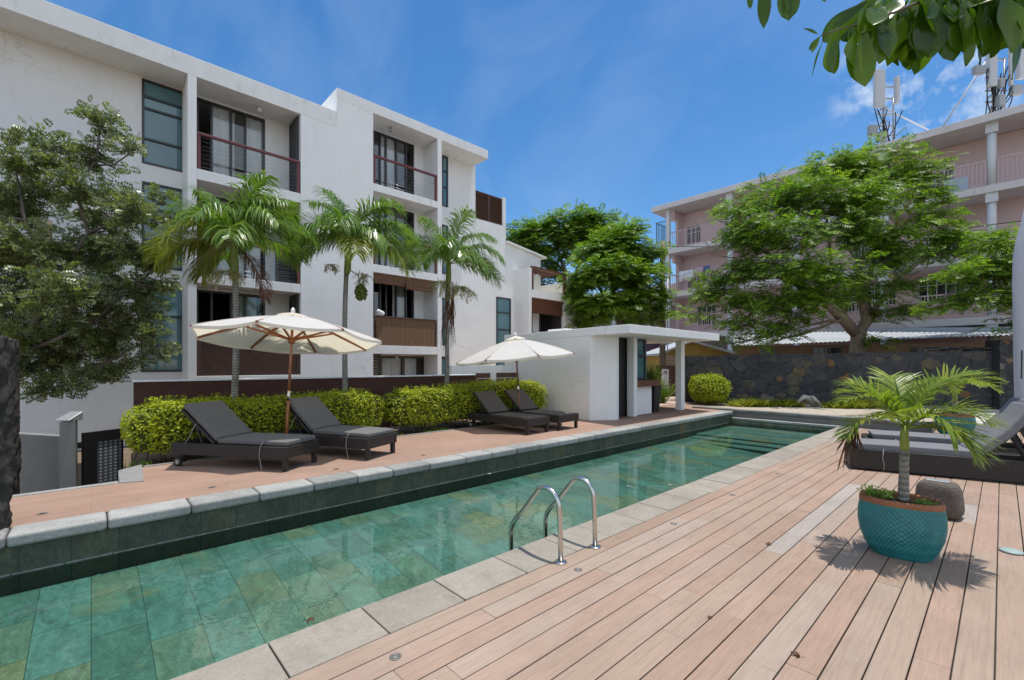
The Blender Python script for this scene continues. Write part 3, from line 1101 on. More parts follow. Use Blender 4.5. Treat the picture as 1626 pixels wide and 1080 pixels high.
def window_strip(y0, y1, z0, z1, horis, parent, panemats=None):
    """tall strip window of frosted panes"""
    fr = MB()
    frame_x(fr, XR + 0.02, y0, y1, z0, z1, 0.055, 0.10, 0, (), horis)
    win = fr.build('window', MT['alu_dark'], parent)
    zz = [z0, *sorted(horis), z1]
    pn = MB()
    for i in range(len(zz) - 1):
        pn.box(XR - 0.045, y0 + 0.05, zz[i] + 0.02, XR - 0.03, y1 - 0.05, zz[i + 1] - 0.02)
    pn.build('pane', MT['frosted'], win)
    return win


def railing(y0, y1, zf, parent, X=XF - 0.06, h=1.06, wires=8, mat='rail_red'):
    r = MB()
    r.box(X - 0.035, y0 + 0.02, zf, X + 0.035, y0 + 0.10, zf + h - 0.07)
    r.box(X - 0.035, y1 - 0.10, zf, X + 0.035, y1 - 0.02, zf + h - 0.07)
    r.box(X - 0.045, y0 + 0.02, zf + h - 0.07, X + 0.045, y1 - 0.02, zf + h)
    o = r.build('balcony_railing', MT[mat], parent, bevel=0.006)
    wv = MB()
    for i in range(wires):
        z = zf + 0.09 + (h - 0.2) * i / (wires - 1)
        wv.tube([(X, y0 + 0.1, z), (X, y1 - 0.1, z)], 0.0035, 5)
    wv.build('wire', MT['steel_wire'], o)
    return o


def louvre_panel(p0, p1, z0, z1, parent, name='louvre_shutter', mat='alu_dark', pitch=0.075, tilt=0.03):
    """framed louvre between two plan points"""
    mb = MB()
    a, c_ = Vector((*p0, 0)), Vector((*p1, 0))
    dv = (c_ - a).normalized()
    nv = Vector((dv.y, -dv.x, 0))
    zc = Vector((0, 0, 1))
    fw_ = 0.06
    mb.bar(a + zc * z0 + dv * fw_ / 2, a + zc * z1 + dv * fw_ / 2, fw_, 0.05, 0, nv)
    mb.bar(c_ + zc * z0 - dv * fw_ / 2, c_ + zc * z1 - dv * fw_ / 2, fw_, 0.05, 0, nv)
    mb.bar(a + dv * fw_ + zc * (z0 + fw_ / 2), c_ - dv * fw_ + zc * (z0 + fw_ / 2), 0.05, fw_)
    mb.bar(a + dv * fw_ + zc * (z1 - fw_ / 2), c_ - dv * fw_ + zc * (z1 - fw_ / 2), 0.05, fw_)
    z = z0 + fw_ + pitch / 2
    while z < z1 - fw_:
        q0, q1 = a + dv * fw_ + zc * z, c_ - dv * fw_ + zc * z
        s = nv * 0.022
        mb.quad(q0 - s - zc * tilt, q1 - s - zc * tilt, q1 + s + zc * tilt, q0 + s + zc * tilt)
        z += pitch
    return mb.build(name, MT[mat], parent)


# floors of the two bays: (floor level, ceiling level)
B1 = [(7.21, 9.80), (4.26, 6.91), (1.32, 3.98)]
B2 = [(8.24, 10.78), (5.30, 7.97), (2.36, 5.02), (-0.6, 2.05)]
Y_L = -16.0
holes = []
# strip windows left of the first fin
WS = [(1.05, 2.08, 7.36, 9.76, (8.08, 8.95, 9.28)), (1.05, 2.08, 4.43, 6.85, (5.2, 6.1)), (1.02, 2.06, 1.44, 3.96, (2.2, 3.05))]
for a in WS:
    holes.append(a[:4])
for zf, zc in B1:
    holes.append((2.32, 4.21, zf + 0.04, zc - 0.06))
holes_r = []
for zf, zc in B2[:3]:
    holes_r.append((7.98, 9.80, zf + 0.04, zc - 0.05))
WR = [(11.19, 11.50, 8.55, 10.76, (9.4, 10.1)), (11.19, 11.50, 5.6, 7.75, (6.4, 7.1)), (11.20, 11.52, 2.48, 4.55, (3.25, 3.88)), (10.58, 11.52, 1.05, 2.0, (1.9,))]
for a in WR:
    holes_r.append(a[:4])
holes_r.append((8.28, 10.34, -0.45, 2.0))
ANW = (14.30, 15.25, 1.30, 4.92, (2.55, 3.35, 4.18))
holes_r.append(ANW[:4])

mb = MB()
holed_x(mb, XR, Y_L, 5.12, GZ, 9.80, holes, 0.2)                       # recessed wall, left bay
mb.build('recessed_wall', MT['plaster'], apt)
mb = MB()
holed_x(mb, XR, 7.44, 13.03, GZ, 10.78, [h for h in holes_r if h[0] < 13], 0.2)
mb.build('recessed_wall', MT['plaster'], apt)
mb = MB()
mb.box(XF - 1.25, 5.0, GZ, XF, 7.5, 9.795)                             # solid wall between the bays
mb.prism([(XF - 1.25, 5.98 + 0.2), (XF, 6.18), (XF, 7.5), (XF - 1.25, 7.5)], 9.795, 10.775)
mb.build('solid_wall', MT['plaster'], apt)
mb = MB()
mb.box(XF - 10, Y_L, 9.80, XF, 6.178, 10.33)
mb.build('main_roof', MT['concrete_white'], apt, bevel=0.008)
mb = MB()
mb.box(XF - 10, 6.18, 10.78, XF, 12.92, 11.15)
mb.build('upper_roof', MT['concrete_white'], apt, bevel=0.008)
mb = MB()
mb.box(XF - 10, 6.183, 10.331, XF - 1.3, 6.4, 10.779)                   # riser under the upper roof
mb.box(XF - 10, 12.80, GZ, XR - 0.2, 13.028, 10.777)
mb.box(XF - 10.2, Y_L, GZ, XF - 10, 13.0, 10.7)
mb.build('end_wall', MT['plaster'], apt)
# fins
for y0, y1, z1 in ((1.98, 2.19, 9.80), (10.27, 10.46, 10.78)):
    mb = MB()
    mb.box(XR + 0.002, y0, GZ, XF, y1, z1)
    mb.build('fin', MT['plaster'], apt, bevel=0.006)
# slabs
for (zf, zc), (_, below) in zip(B1, [B1[1], B1[2], (0, 1.18)]):
    mb = MB()
    mb.box(XR + 0.002, 2.192, below, XF - 0.004, 4.998, zf)
    mb.build('balcony_slab', MT['concrete_white'], apt, bevel=0.006)
for (zf, zc), (_, below) in zip(B2[:3], [B2[1], B2[2], B2[3]]):
    mb = MB()
    mb.box(XR + 0.002, 7.502, below, XF - 0.004, 10.268, zf)
    mb.build('balcony_slab', MT['concrete_white'], apt, bevel=0.006)
# dark void under the lowest left balcony and lower terrace
mb = MB()
holed_x(mb, XR - 0.004, 13.034, 17.4, GZ, 7.3, [h for h in holes_r if h[0] > 13], 0.2)
mb.prism([(XR - 0.2, 13.034), (XR - 0.004, 13.034), (XR - 0.004, 14.92), (XR - 0.2, 14.92)], 7.301, 8.42)
mb.build('lower_wall', MT['plaster'], apt)
mb = MB()
mb.box(XR - 0.25, 14.71, 8.422, XR, 14.92, 9.82)
mb.build('terrace_post', MT['plaster'], apt)
lou = louvre_panel((XR - 0.06, 13.04), (XR - 0.06, 13.86), 8.43, 9.74, apt, 'louvre_screen', 'timber_dark', 0.06, 0.022)
lou = louvre_panel((XR - 0.06, 13.88), (XR - 0.06, 14.70), 8.43, 9.74, apt, 'louvre_screen', 'timber_dark', 0.06, 0.022)
mb = MB()
mb.add([(XR - 0.3, 14.93, 7.30), (XR - 0.3, 17.4, 7.30), (XR - 0.3, 14.93, 7.62), (XR - 0.0, 14.93, 7.30), (XR - 0.0, 17.4, 7.30), (XR - 0.0, 14.93, 7.62)],
       [(0, 2, 1), (3, 4, 5), (2, 5, 4, 1), (0, 3, 5, 2)])
mb.build('gable', MT['plaster'], apt)
mb = MB()
mb.add([(XR - 6, 14.93, 7.63), (XR - 6, 17.75, 7.27), (XR + 0.12, 17.75, 7.27), (XR + 0.12, 14.93, 7.63),
        (XR - 6, 14.93, 7.72), (XR - 6, 17.75, 7.36), (XR + 0.12, 17.75, 7.36), (XR + 0.12, 14.93, 7.72)],
       [(0, 1, 2, 3), (7, 6, 5, 4), (0, 4, 5, 1), (1, 5, 6, 2), (2, 6, 7, 3), (3, 7, 4, 0)])
mb.build('sloping_roof', MT['concrete_white'], apt)
mb = MB()
mb.box(XR - 6, 17.2, GZ, XR - 0.21, 17.4, 7.28)
mb.build('end_wall', MT['plaster'], apt)

for i, a in enumerate(WS):
    window_strip(*a, apt)
for i, a in enumerate(WR):
    window_strip(*a, apt)
window_strip(*ANW, apt)

# glazed doors of the left bay
for i, (zf, zc) in enumerate(B1):
    fr = MB()
    frame_x(fr, XR + 0.015, 2.32, 4.21, zf + 0.04, zc - 0.06, 0.06, 0.1, 0, (2.72, 3.24, 3.64), ())
    dr = fr.build('sliding_door', MT['alu_dark'], apt)
    pn = MB()
    ys = [2.38, 2.72, 3.24, 3.64, 4.15]
    rng = range(1, 4) if i < 2 else (2, 3)
    for k in rng:
        pn.box(XR - 0.05, ys[k] + 0.03, zf + 0.1, XR - 0.042, ys[k + 1] - 0.03, zc - 0.12)
    pn.build('pane', MT['glass'], dr)
    rm = MB()
    rm.box(XR - 3.6, 2.25, zf + 0.03, XR - 0.201, 5.0, zc - 0.02)
    rm.f = rm.f[:3] + rm.f[4:]
    rm.m = rm.m[:3] + rm.m[4:]
    rm.s = rm.s[:3] + rm.s[4:]
    # drop the face towards the door (x max is face index 3)
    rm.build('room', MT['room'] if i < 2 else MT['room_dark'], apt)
    if i == 0:
        curtain_x(XR - 0.13, 2.74, 3.36, zf + 0.05, zc - 0.1, dr, 3)
        curtain_x(XR - 0.13, 3.62, 4.18, zf + 0.05, zc - 0.1, dr, 4)
    elif i == 1:
        curtain_x(XR - 0.13, 2.9, 4.1, zf + 0.05, zc - 0.1, dr, 5)
    else:
        curtain_x(XR - 0.13, 3.42, 3.98, zf + 0.05, zc - 0.1, dr, 6, mat=MT['room'])
railing(2.19, 5.0, 7.21, apt)
railing(2.19, 5.0, 4.26, apt)
# brown slatted parapet of the lowest left balcony
mb = MB()
z = 1.36
while z < 2.36:
    mb.box(XF - 0.075, 2.30, z, XF - 0.055, 4.88, z + 0.052)
    z += 0.066
mb.box(XF - 0.11, 2.20, 1.325, XF - 0.04, 2.295, 2.42)
mb.box(XF - 0.11, 4.885, 1.325, XF - 0.04, 4.98, 2.42)
mb.box(XF - 0.11, 2.30, 2.37, XF - 0.035, 4.88, 2.44)
mb.box(XF - 0.14, 2.30, 1.33, XF - 0.12, 4.88, 2.36)
mb.build('slatted_parapet', MT['timber_dark'], apt)
# side shutters at the right end of each left balcony
for i, (zf, zc) in enumerate(B1):
    louvre_panel((XR + 0.08, 4.96), (XF - 0.18, 4.96), zf + 0.02, zc - 0.03, apt, 'louvre_shutter', 'alu_dark')
louvre_panel((XF - 0.22, 4.30), (XF - 0.22, 4.93), 4.3, 5.55, apt, 'louvre_shutter', 'alu_dark')
mb = MB()
mb.box(XF - 0.20, 4.2, 6.02, XF - 0.17, 4.90, 6.90)
mb.tube([(XF - 0.17, 4.2, 6.0), (XF - 0.17, 4.9, 6.0)], 0.05, 10)
mb.build('bamboo_blind', MT['bamboo'], apt)
# ceiling lamps
for x_, y_, z_ in ((XF - 0.45, 3.9, 9.797), (XF - 0.5, 8.45, 10.777), (XF - 0.5, 8.45, 7.967), (XF - 0.5, 8.7, 2.047)):
    mb = MB()
    mb.lathe([(0.055, -0.16), (0.06, -0.15), (0.05, 0)], 12, (x_, y_, z_))
    mb.build('ceiling_lamp', MT['zinc'] if y_ > 5 else MT['white_paint'], apt)

# right bay
for i, (zf, zc) in enumerate(B2[:3]):
    fr = MB()
    frame_x(fr, XR + 0.015, 7.98, 9.80, zf + 0.04, zc - 0.05, 0.06, 0.1, 0, (8.3, 8.55, 9.0, 9.44), ())
    dr = fr.build('sliding_door', MT['alu_dark'], apt)
    pn = MB()
    ys = [8.04, 8.3, 8.55, 9.0, 9.44, 9.74]
    for k in (0, 1, 2, 3) if i < 2 else (0, 3):
        pn.box(XR - 0.05, ys[k] + 0.03, zf + 0.1, XR - 0.042, ys[k + 1] - 0.03, zc - 0.11)
    pn.build('pane', MT['glass'], dr)
    rm = MB()
    rm.box(XR - 3.4, 7.6, zf + 0.03, XR - 0.201, 10.2, zc - 0.02)
    rm.f = rm.f[:3] + rm.f[4:]
    rm.m = rm.m[:3] + rm.m[4:]
    rm.s = rm.s[:3] + rm.s[4:]
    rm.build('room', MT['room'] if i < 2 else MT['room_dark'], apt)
    if i < 2:
        curtain_x(XR - 0.13, 8.34, 9.0, zf + 0.05, zc - 0.1, dr, 13 + i)
    else:
        curtain_x(XR - 0.13, 8.9, 9.45, zf + 0.05, zc - 0.1, dr, 15, mat=MT['room'])
railing(7.5, 10.27, 8.24, apt)
railing(7.5, 10.27, 5.30, apt, mat='timber_red')
# bamboo parapet screen and rolled blinds of the second floor
mb = MB()
mb.box(XF - 0.05, 7.62, 2.37, XF - 0.02, 10.12, 3.38)
mb.build('bamboo_screen', MT['bamboo'], apt)
mb = MB()
mb.box(XF - 0.13, 7.55, 3.385, XF - 0.0, 10.2, 3.45)
mb.box(XF - 0.12, 7.505, 2.365, XF - 0.06, 7.60, 3.38)
mb.box(XF - 0.12, 10.14, 2.365, XF - 0.06, 10.25, 3.38)
mb.build('handrail', MT['timber_dark'], apt)
mb = MB()
mb.box(XF - 0.16, 7.6, 4.72, XF - 0.12, 8.85, 5.0)
mb.tube([(XF - 0.14, 7.6, 4.70), (XF - 0.14, 8.85, 4.70)], 0.06, 10)
mb.tube([(XF - 0.13, 8.9, 4.62), (XF - 0.13, 10.1, 4.62)], 0.075, 10)
mb.box(XF - 0.16, 8.9, 4.70, XF - 0.12, 10.1, 5.0)
mb.build('rolled_blind', MT['bamboo'], apt)
# lowest floor: shutters, beige pier, sliding door with curtains
louvre_panel((XF - 0.55, 7.54), (XF - 0.55, 8.05), -0.55, 2.04, apt, 'louvre_shutter', 'alu_dark', 0.085)
mb = MB()
mb.box(XR + 0.004, 7.6, -0.59, XR + 0.03, 8.27, 2.045)
mb.build('beige_panel', MT['plaster_beige'], apt)
fr = MB()
frame_x(fr, XR + 0.03, 8.28, 10.34, -0.45, 2.0, 0.09, 0.12, 0, (9.32,), ())
dr = fr.build('sliding_door', M('bronze_frame', (0.10, 0.085, 0.07), 0.5, 0.1, 5, 0), apt)
pn = MB()
pn.box(XR - 0.05, 8.37, -0.36, XR - 0.042, 9.27, 1.91)
pn.box(XR - 0.05, 9.37, -0.36, XR - 0.042, 10.25, 1.91)
pn.build('pane', MT['glass'], dr)
curtain_x(XR - 0.14, 8.42, 9.26, -0.4, 1.9, dr, 21)
curtain_x(XR - 0.14, 9.38, 10.0, -0.4, 1.9, dr, 22)
rm = MB()
rm.box(XR - 3.2, 8.2, -0.5, XR - 0.201, 10.4, 2.02)
rm.f = rm.f[:3] + rm.f[4:]
rm.m = rm.m[:3] + rm.m[4:]
rm.s = rm.s[:3] + rm.s[4:]
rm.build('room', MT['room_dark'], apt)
# a thin down pipe line and a crack-like joint
mb = MB()
mb.box(XR, Y_L, 1.18, XR + 0.012, 1.0, 1.20)
mb.build('drip_groove', MT['alu_dark'], apt)
# white bundle of laundry on the bamboo parapet
mb = MB()
rr = random.Random(2)
for k in range(7):
    cx_, cy_, cz_ = XF - 0.06 + rr.uniform(-.03, .04), 7.72 + k * 0.03, 3.55 + rr.uniform(-.05, .06)
    mb.lathe([(0.02, -0.09), (0.085, -0.04), (0.09, 0.02), (0.03, 0.08)], 9, (cx_, cy_, cz_))
tag(mb.build('towel', MT['cloth_white'], subsurf=1), 'crumpled white towel left on the bamboo balcony parapet', 'towel')

# ------------------------------------------------------------------ the lower roof terrace wing
anx = thing('terrace_wing', 'small white wing with a timber framed roof terrace beyond the pool house', 'building', (XF, 17.5, GZ))
AX, AY0, AY1, AZT = XF, 15.47, 19.55, 6.33
mb = MB()
holed_x(mb, AX, AY0, AY1, GZ, 5.30, [(15.66, 18.14, 2.55, 4.93)], 0.25)
mb.box(AX - 5.0, AY0, GZ, AX - 0.25, AY0 + 0.2, 6.33)
mb.box(AX - 0.25, AY0, 5.302, AX, AY0 + 0.2, 6.33)
mb.prism([(AX - 0.25, 18.22), (AX, 18.22), (AX, AY1), (AX - 0.25, AY1)], 5.302, 6.26)
mb.box(AX - 5.0, AY1 - 0.2, GZ, AX - 0.25, AY1, 6.26)
mb.build('wall', MT['plaster'], anx)
mb = MB()
mb.box(AX - 5, AY0 + 0.21, 4.98, AX - 0.26, AY1 - 0.21, 5.2)
mb.build('terrace_floor', MT['plaster_beige'], anx)
mb = MB()
mb.box(AX - 0.12, 15.672, 5.302, AX + 0.004, 15.80, 6.44)
mb.box(AX - 0.12, 18.08, 5.302, AX + 0.004, 18.216, 6.32)
mb.bar((AX - 0.058, 15.8, 6.40), (AX - 0.058, 18.08, 6.36), 0.12, 0.10)
for k in range(7):
    y_ = 15.95 + k * 0.33
    mb.bar((AX - 0.13, y_, 6.38), (AX - 4.0, y_, 6.38), 0.05, 0.10)
mb.build('pergola', MT['timber_red'], anx)
mb = MB()
mb.box(AX - 0.19, 15.70, 4.18, AX - 0.16, 18.10, 4.92)
mb.build('bamboo_blind', MT['timber_red'], anx)
fr = MB()
frame_x(fr, AX - 0.9, 15.6, 18.1, 2.55, 4.9, 0.07, 0.08, 0, (16.3, 16.6, 17.2), ())
dr = fr.build('sliding_door', MT['alu_dark'], anx)
pn = MB()
for a_, b_ in ((15.67, 16.26), (16.64, 17.16)):
    pn.box(AX - 0.95, a_, 2.62, AX - 0.945, b_, 4.83)
pn.build('pane', MT['curtain'], dr)
mb = MB()
mb.box(AX - 0.06, 15.66, 3.16, AX - 0.02, 18.14, 3.24)
mb.build('handrail', MT['timber_dark'], anx)
rm = MB()
rm.box(AX - 3.5, 15.68, 2.5, AX - 0.255, 18.13, 4.97)
rm.f = rm.f[:3] + rm.f[4:]
rm.m = rm.m[:3] + rm.m[4:]
rm.s = rm.s[:3] + rm.s[4:]
rm.build('room', MT['room_dark'], anx)

# ------------------------------------------------------------------ walls of the garden
mb = MB()
mb.box(-10.5, 0.55, -0.6, -10.3, 8.10, 1.34)
bw = mb.build('boundary_wall', MT['brown_wall'])
tag(bw, 'long brown rendered garden wall running behind the palms and hedges', 'wall')
mb = MB()
mb.box(-10.53, 0.53, 1.342, -10.27, 8.10, 1.372)
mb.build('coping', MT['concrete_white'], bw, bevel=0.004)
gt = thing('slatted_gate', 'dark brown slatted panel closing the gap at the end of the brown wall', 'gate', (-10.4, 9, -0.6))
mb = MB()
z = -0.4
while z < 1.28:
    mb.box(-10.42, 8.20, z, -10.38, 8.74, z + 0.15)
    mb.box(-10.42, 9.0, z, -10.38, 9.9, z + 0.15)
    z += 0.165
mb.build('slats', MT['timber_dark'], gt)
mb = MB()
mb.box(-10.45, 8.11, -0.6, -10.35, 8.19, 1.36)
mb.box(-10.45, 9.91, -0.6, -10.35, 9.98, 1.75)
mb.build('post', MT['timber_dark'], gt)
mb = MB()
mb.box(-11.4, 7.9, -0.6, -11.2, 11.5, 1.62)
tag(mb.build('low_wall', MT['plaster']), 'low white wall standing behind the dark slatted panel', 'wall')

# ------------------------------------------------------------------ the pool house
ph = thing('pool_house', 'white flat roofed pool house with a deep overhang at the end of the terrace', 'pool house', (-8.5, 11.5, TZ))
RB, RT_ = 2.40, 2.61
mb = MB()
mb.prism([(-6.0, 9.36), (-6.03, 14.47), (-11.1, 15.0), (-11.1, 9.94)], RB, RT_)
mb.build('roof', MT['plaster'], ph, bevel=0.008)
mb = MB()
mb.box(-9.4, 10.2, RT_ + 0.001, -8.7, 11.2, RT_ + 0.10)
mb.build('roof_hatch', MT['concrete_white'], ph, bevel=0.01)
mb = MB()
mb.prism([(-7.29, 9.515), (-6.88, 10.08), (-6.88, 10.22), (-7.02, 10.30), (-7.4, 9.75), (-10.9, 10.15), (-11.09, 10.1), (-11.09, 9.945)], TZ, RB - 0.002)
mb.build('curved_wall', MT['plaster'], ph)
mb = MB()
mb.box(-10.9, 13.9, TZ, -10.7, 14.6, RB - 0.002)
mb.box(-11.08, 10.16, TZ, -10.9, 14.6, RB - 0.002)
mb.build('back_wall', MT['plaster_beige'], ph)
mb = MB()
mb.box(-7.155, 11.03, TZ, -6.93, 11.20, RB - 0.002)
mb.build('pier', MT['plaster'], ph, bevel=0.006)
mb = MB()
mb.box(-7.24, 10.37, TZ + 0.001, -7.19, 11.19, RB - 0.003)
mb.build('dark_doorway', MT['black'], ph)  # black sheet standing for the dark inside of the open doorway
mb = MB()
mb.box(-7.40, 11.203, TZ, -7.10, 12.25, 1.02)
mb.build('counter', MT['plaster'], ph)
mb = MB()
mb.box(-7.55, 11.204, 1.022, -6.92, 12.45, 1.20)
mb.build('counter_top', MT['timber_red'], ph, bevel=0.006)
fr = MB()
frame_x(fr, -7.22, 11.205, 12.13, 1.202, 2.39, 0.06, 0.07, 0, (), (1.9,))
wd = fr.build('window', MT['alu_dark'], ph)
pn = MB()
pn.box(-7.26, 11.26, 1.26, -7.255, 12.08, 2.34)
pn.build('pane', MT['frosted'], wd)
mb = MB()
mb.box(-10.0, 12.13, TZ, -7.24, 12.2, RB - 0.003)
mb.box(-10.0, 10.4, TZ + 0.002, -9.9, 12.12, RB - 0.003)
mb.build('inner_wall', MT['frosted'], ph)
mb = MB()
mb.prism([(-7.11, 13.72), (-6.91, 13.72), (-6.91, 13.95), (-7.11, 13.95)], TZ, RB - 0.002)
mb.build('column', MT['plaster'], ph, bevel=0.008)
mb = MB()
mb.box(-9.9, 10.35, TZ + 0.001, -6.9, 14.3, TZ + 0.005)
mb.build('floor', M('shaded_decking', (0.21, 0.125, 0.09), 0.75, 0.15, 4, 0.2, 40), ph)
mb = MB()
mb.tube([(-7.2, 12.9, 2.39), (-7.3, 13.2, 2.30), (-7.3, 13.5, 2.33), (-7.4, 13.7, 2.39)], 0.012, 6)
mb.build('cable', MT['white_paint'], ph)

# ------------------------------------------------------------------ sun loungers
def slab_pts(path, width, th):
    """cushion swept along a side profile (x, z): returns mesh pieces"""


def cushion(mb, path, hw, th, m=0):
    """soft slab following a polyline in the xz plane, thickness th below the line"""
    n = len(path)
    vs, fs = [], []
    for i, (x, z) in enumerate(path):
        a, b = path[max(i - 1, 0)], path[min(i + 1, n - 1)]
        d = Vector((b[0] - a[0], 0, b[1] - a[1])).normalized()
        nn = Vector((-d.z, 0, d.x))
        if nn.z < 0:
            nn = -nn
        p = Vector((x, 0, z))
        for yy, k in ((-hw, 0), (hw, 0), (hw, -th), (-hw, -th)):
            q = p + nn * k
            vs.append((q.x, yy, q.z))
    for i in range(n - 1):
        for k in range(4):
            k2 = (k + 1) % 4
            fs.append((i * 4 + k, (i + 1) * 4 + k, (i + 1) * 4 + k2, i * 4 + k2))
    fs += [(0, 1, 2, 3), tuple(reversed([(n - 1) * 4 + k for k in range(4)]))]
    mb.add(vs, fs, m)


def make_lounger(padded):
    t_ = thing('sun_lounger', 'x', 'sun lounger')
    HW = 0.33
    f = MB()
    for s in (-1, 1):
        f.box(-0.90, s * HW - 0.03, 0.17, 0.97, s * HW + 0.03, 0.335)
    f.box(0.90, -HW + 0.031, 0.172, 0.968, HW - 0.031, 0.333)
    f.box(-0.895, -HW + 0.031, 0.20, -0.84, HW - 0.031, 0.333)
    f.box(-0.30, -HW + 0.031, 0.25, -0.24, HW - 0.031, 0.325)
    f.build('frame', MT['wicker'], t_, bevel=0.008)
    for s in (-1, 1):
        l = MB()
        l.box(0.895, s * 0.305 - 0.03, 0.0, 0.955, s * 0.305 + 0.03, 0.169)
        l.build('leg', MT['wicker'], t_, bevel=0.005)
        l = MB()
        l.box(-0.83, s * 0.27 - 0.03, 0.05, -0.76, s * 0.27 + 0.03, 0.169)
        l.build('leg', MT['wicker'], t_, bevel=0.005)
        wh = MB()
        prof = [(0.030, -0.018), (0.062, -0.018), (0.066, -0.01), (0.066, 0.01), (0.062, 0.018), (0.030, 0.018)]
        vs, fs = [], []
        N = 20
        for r, h in prof:
            for k in range(N):
                a = 2 * math.pi * k / N
                vs.append((-0.80 + r * math.cos(a), s * 0.345 + h, 0.066 + r * math.sin(a)))
        for i in range(len(prof)):
            i2 = (i + 1) % len(prof)
            for k in range(N):
                k2 = (k + 1) % N
                fs.append((i * N + k, i * N + k2, i2 * N + k2, i2 * N + k))
        wh.add(vs, fs, 0, True)
        wo_ = wh.build('wheel', MT['rubber'], t_)
        hb = MB()
        vs = [(-0.80 + 0.043 * math.cos(2 * math.pi * k / N), s * 0.345 + h, 0.066 + 0.043 * math.sin(2 * math.pi * k / N)) for h in (-0.015, 0.015) for k in range(N)]
        fs = [tuple(range(N)), tuple(range(N, 2 * N))] + [(k, (k + 1) % N, N + (k + 1) % N, N + k) for k in range(N)]
        hb.add(vs, fs)
        for k in range(5):
            a = 2 * math.pi * k / 5
            hb.bar((-0.80, s * 0.345 + s * 0.017, 0.066), (-0.80 + 0.04 * math.cos(a), s * 0.345 + s * 0.017, 0.066 + 0.04 * math.sin(a)), 0.006, 0.006)
        hb.build('hub', MT['wheel_hub'], wo_)
    ang = R_(40)
    bl = 0.72
    hx, hz = -0.22, 0.345
    ux, uz = -math.cos(ang), math.sin(ang)
    bk = MB()
    for s in (-1, 1):
        bk.bar((hx, s * 0.30, hz), (hx + ux * bl, s * 0.30, hz + uz * bl), 0.05, 0.035, 0, (uz, 0, -ux))
    bk.bar((hx + ux * (bl - 0.02), -0.275, hz + uz * (bl - 0.02)), (hx + ux * (bl - 0.02), 0.275, hz + uz * (bl - 0.02)), 0.035, 0.05)
    bk.quad((hx, -0.28, hz - 0.005), (hx + ux * bl, -0.28, hz + uz * bl - 0.005), (hx + ux * bl, 0.28, hz + uz * bl - 0.005), (hx, 0.28, hz - 0.005))
    bo = bk.build('backrest', MT['wicker'], t_, bevel=0.004)
    for s in (-1, 1):
        pr = MB()
        pr.bar((hx + ux * 0.5, s * 0.27, hz + uz * 0.5), (-0.42, s * 0.27, 0.25), 0.025, 0.03)
        pr.build('prop', MT['wicker'], t_)
    if padded:
        c = MB()
        cushion(c, [(0.95, 0.405), (0.6, 0.41), (0.2, 0.41), (-0.17, 0.408)], 0.315, 0.068)
        c.build('seat_cushion', MT['cushion_dark'], t_, bevel=0.02, segs=3)
        c = MB()
        nx, nzz = uz, -ux
        cushion(c, [(hx + 0.04 + nx * 0.085 + ux * q, hz + 0.0 + nzz * 0.085 + uz * q) for q in (0.02, 0.3, 0.55, 0.76)], 0.315, 0.075)
        c.build('back_cushion', MT['cushion_dark'], t_, bevel=0.02, segs=3)
        cd = MB()
        cd.tube([(0.62, -0.30, 0.40), (0.61, -0.345, 0.41), (0.58, -0.367, 0.33), (0.57, -0.372, 0.2), (0.60, -0.37, 0.06), (0.62, -0.38, 0.01)], 0.005, 6)
        cd.tube([(-0.5, -0.29, 0.62), (-0.52, -0.345, 0.58), (-0.58, -0.37, 0.42), (-0.66, -0.365, 0.33)], 0.005, 6)
        cd.build('tie_cord', MT['cord'], t_)
    else:
        c = MB()
        cushion(c, [(0.955, 0.352), (0.5, 0.348), (0.1, 0.348), (-0.20, 0.352)], 0.315, 0.014)
        c.build('seat_panel', MT['sling'], t_, bevel=0.004)
        c = MB()
        nx, nzz = uz, -ux
        cushion(c, [(hx + nx * 0.035 + ux * q, hz + nzz * 0.035 + uz * q) for q in (0.02, 0.4, 0.7)], 0.315, 0.014)
        c.build('back_panel', MT['sling'], t_, bevel=0.004)
    return t_


LG = 'sun loungers under the cream parasols'


def set_lounger(o, leg_xy, rot, lx=0.925, ly=-0.305):
    c_, s_ = math.cos(rot), math.sin(rot)
    o.location = (leg_xy[0] - (lx * c_ - ly * s_), leg_xy[1] - (lx * s_ + ly * c_), TZ)
    o.rotation_euler = (0, 0, rot)


l1 = make_lounger(True)
l2 = copy_tree(l1)
set_lounger(l1, (-6.60, 1.93), R_(35))
set_lounger(l2, (-6.53, 3.07), R_(25))
tag(l1, 'charcoal cushioned wicker lounger left of the orange wooden parasol pole', 'sun lounger', LG)
tag(l2, 'charcoal cushioned wicker lounger right of the orange wooden parasol pole, sun on its foot', 'sun lounger', LG)
l3 = make_lounger(False)
l4 = copy_tree(l3)
set_lounger(l3, (-6.63, 6.58), R_(3))
set_lounger(l4, (-6.60, 7.53), R_(3))
tag(l3, 'bare dark sling lounger with visible wheel, the nearer one under the farther parasol', 'sun lounger', LG)
tag(l4, 'bare dark sling lounger beside the white pool house wall', 'sun lounger', LG)


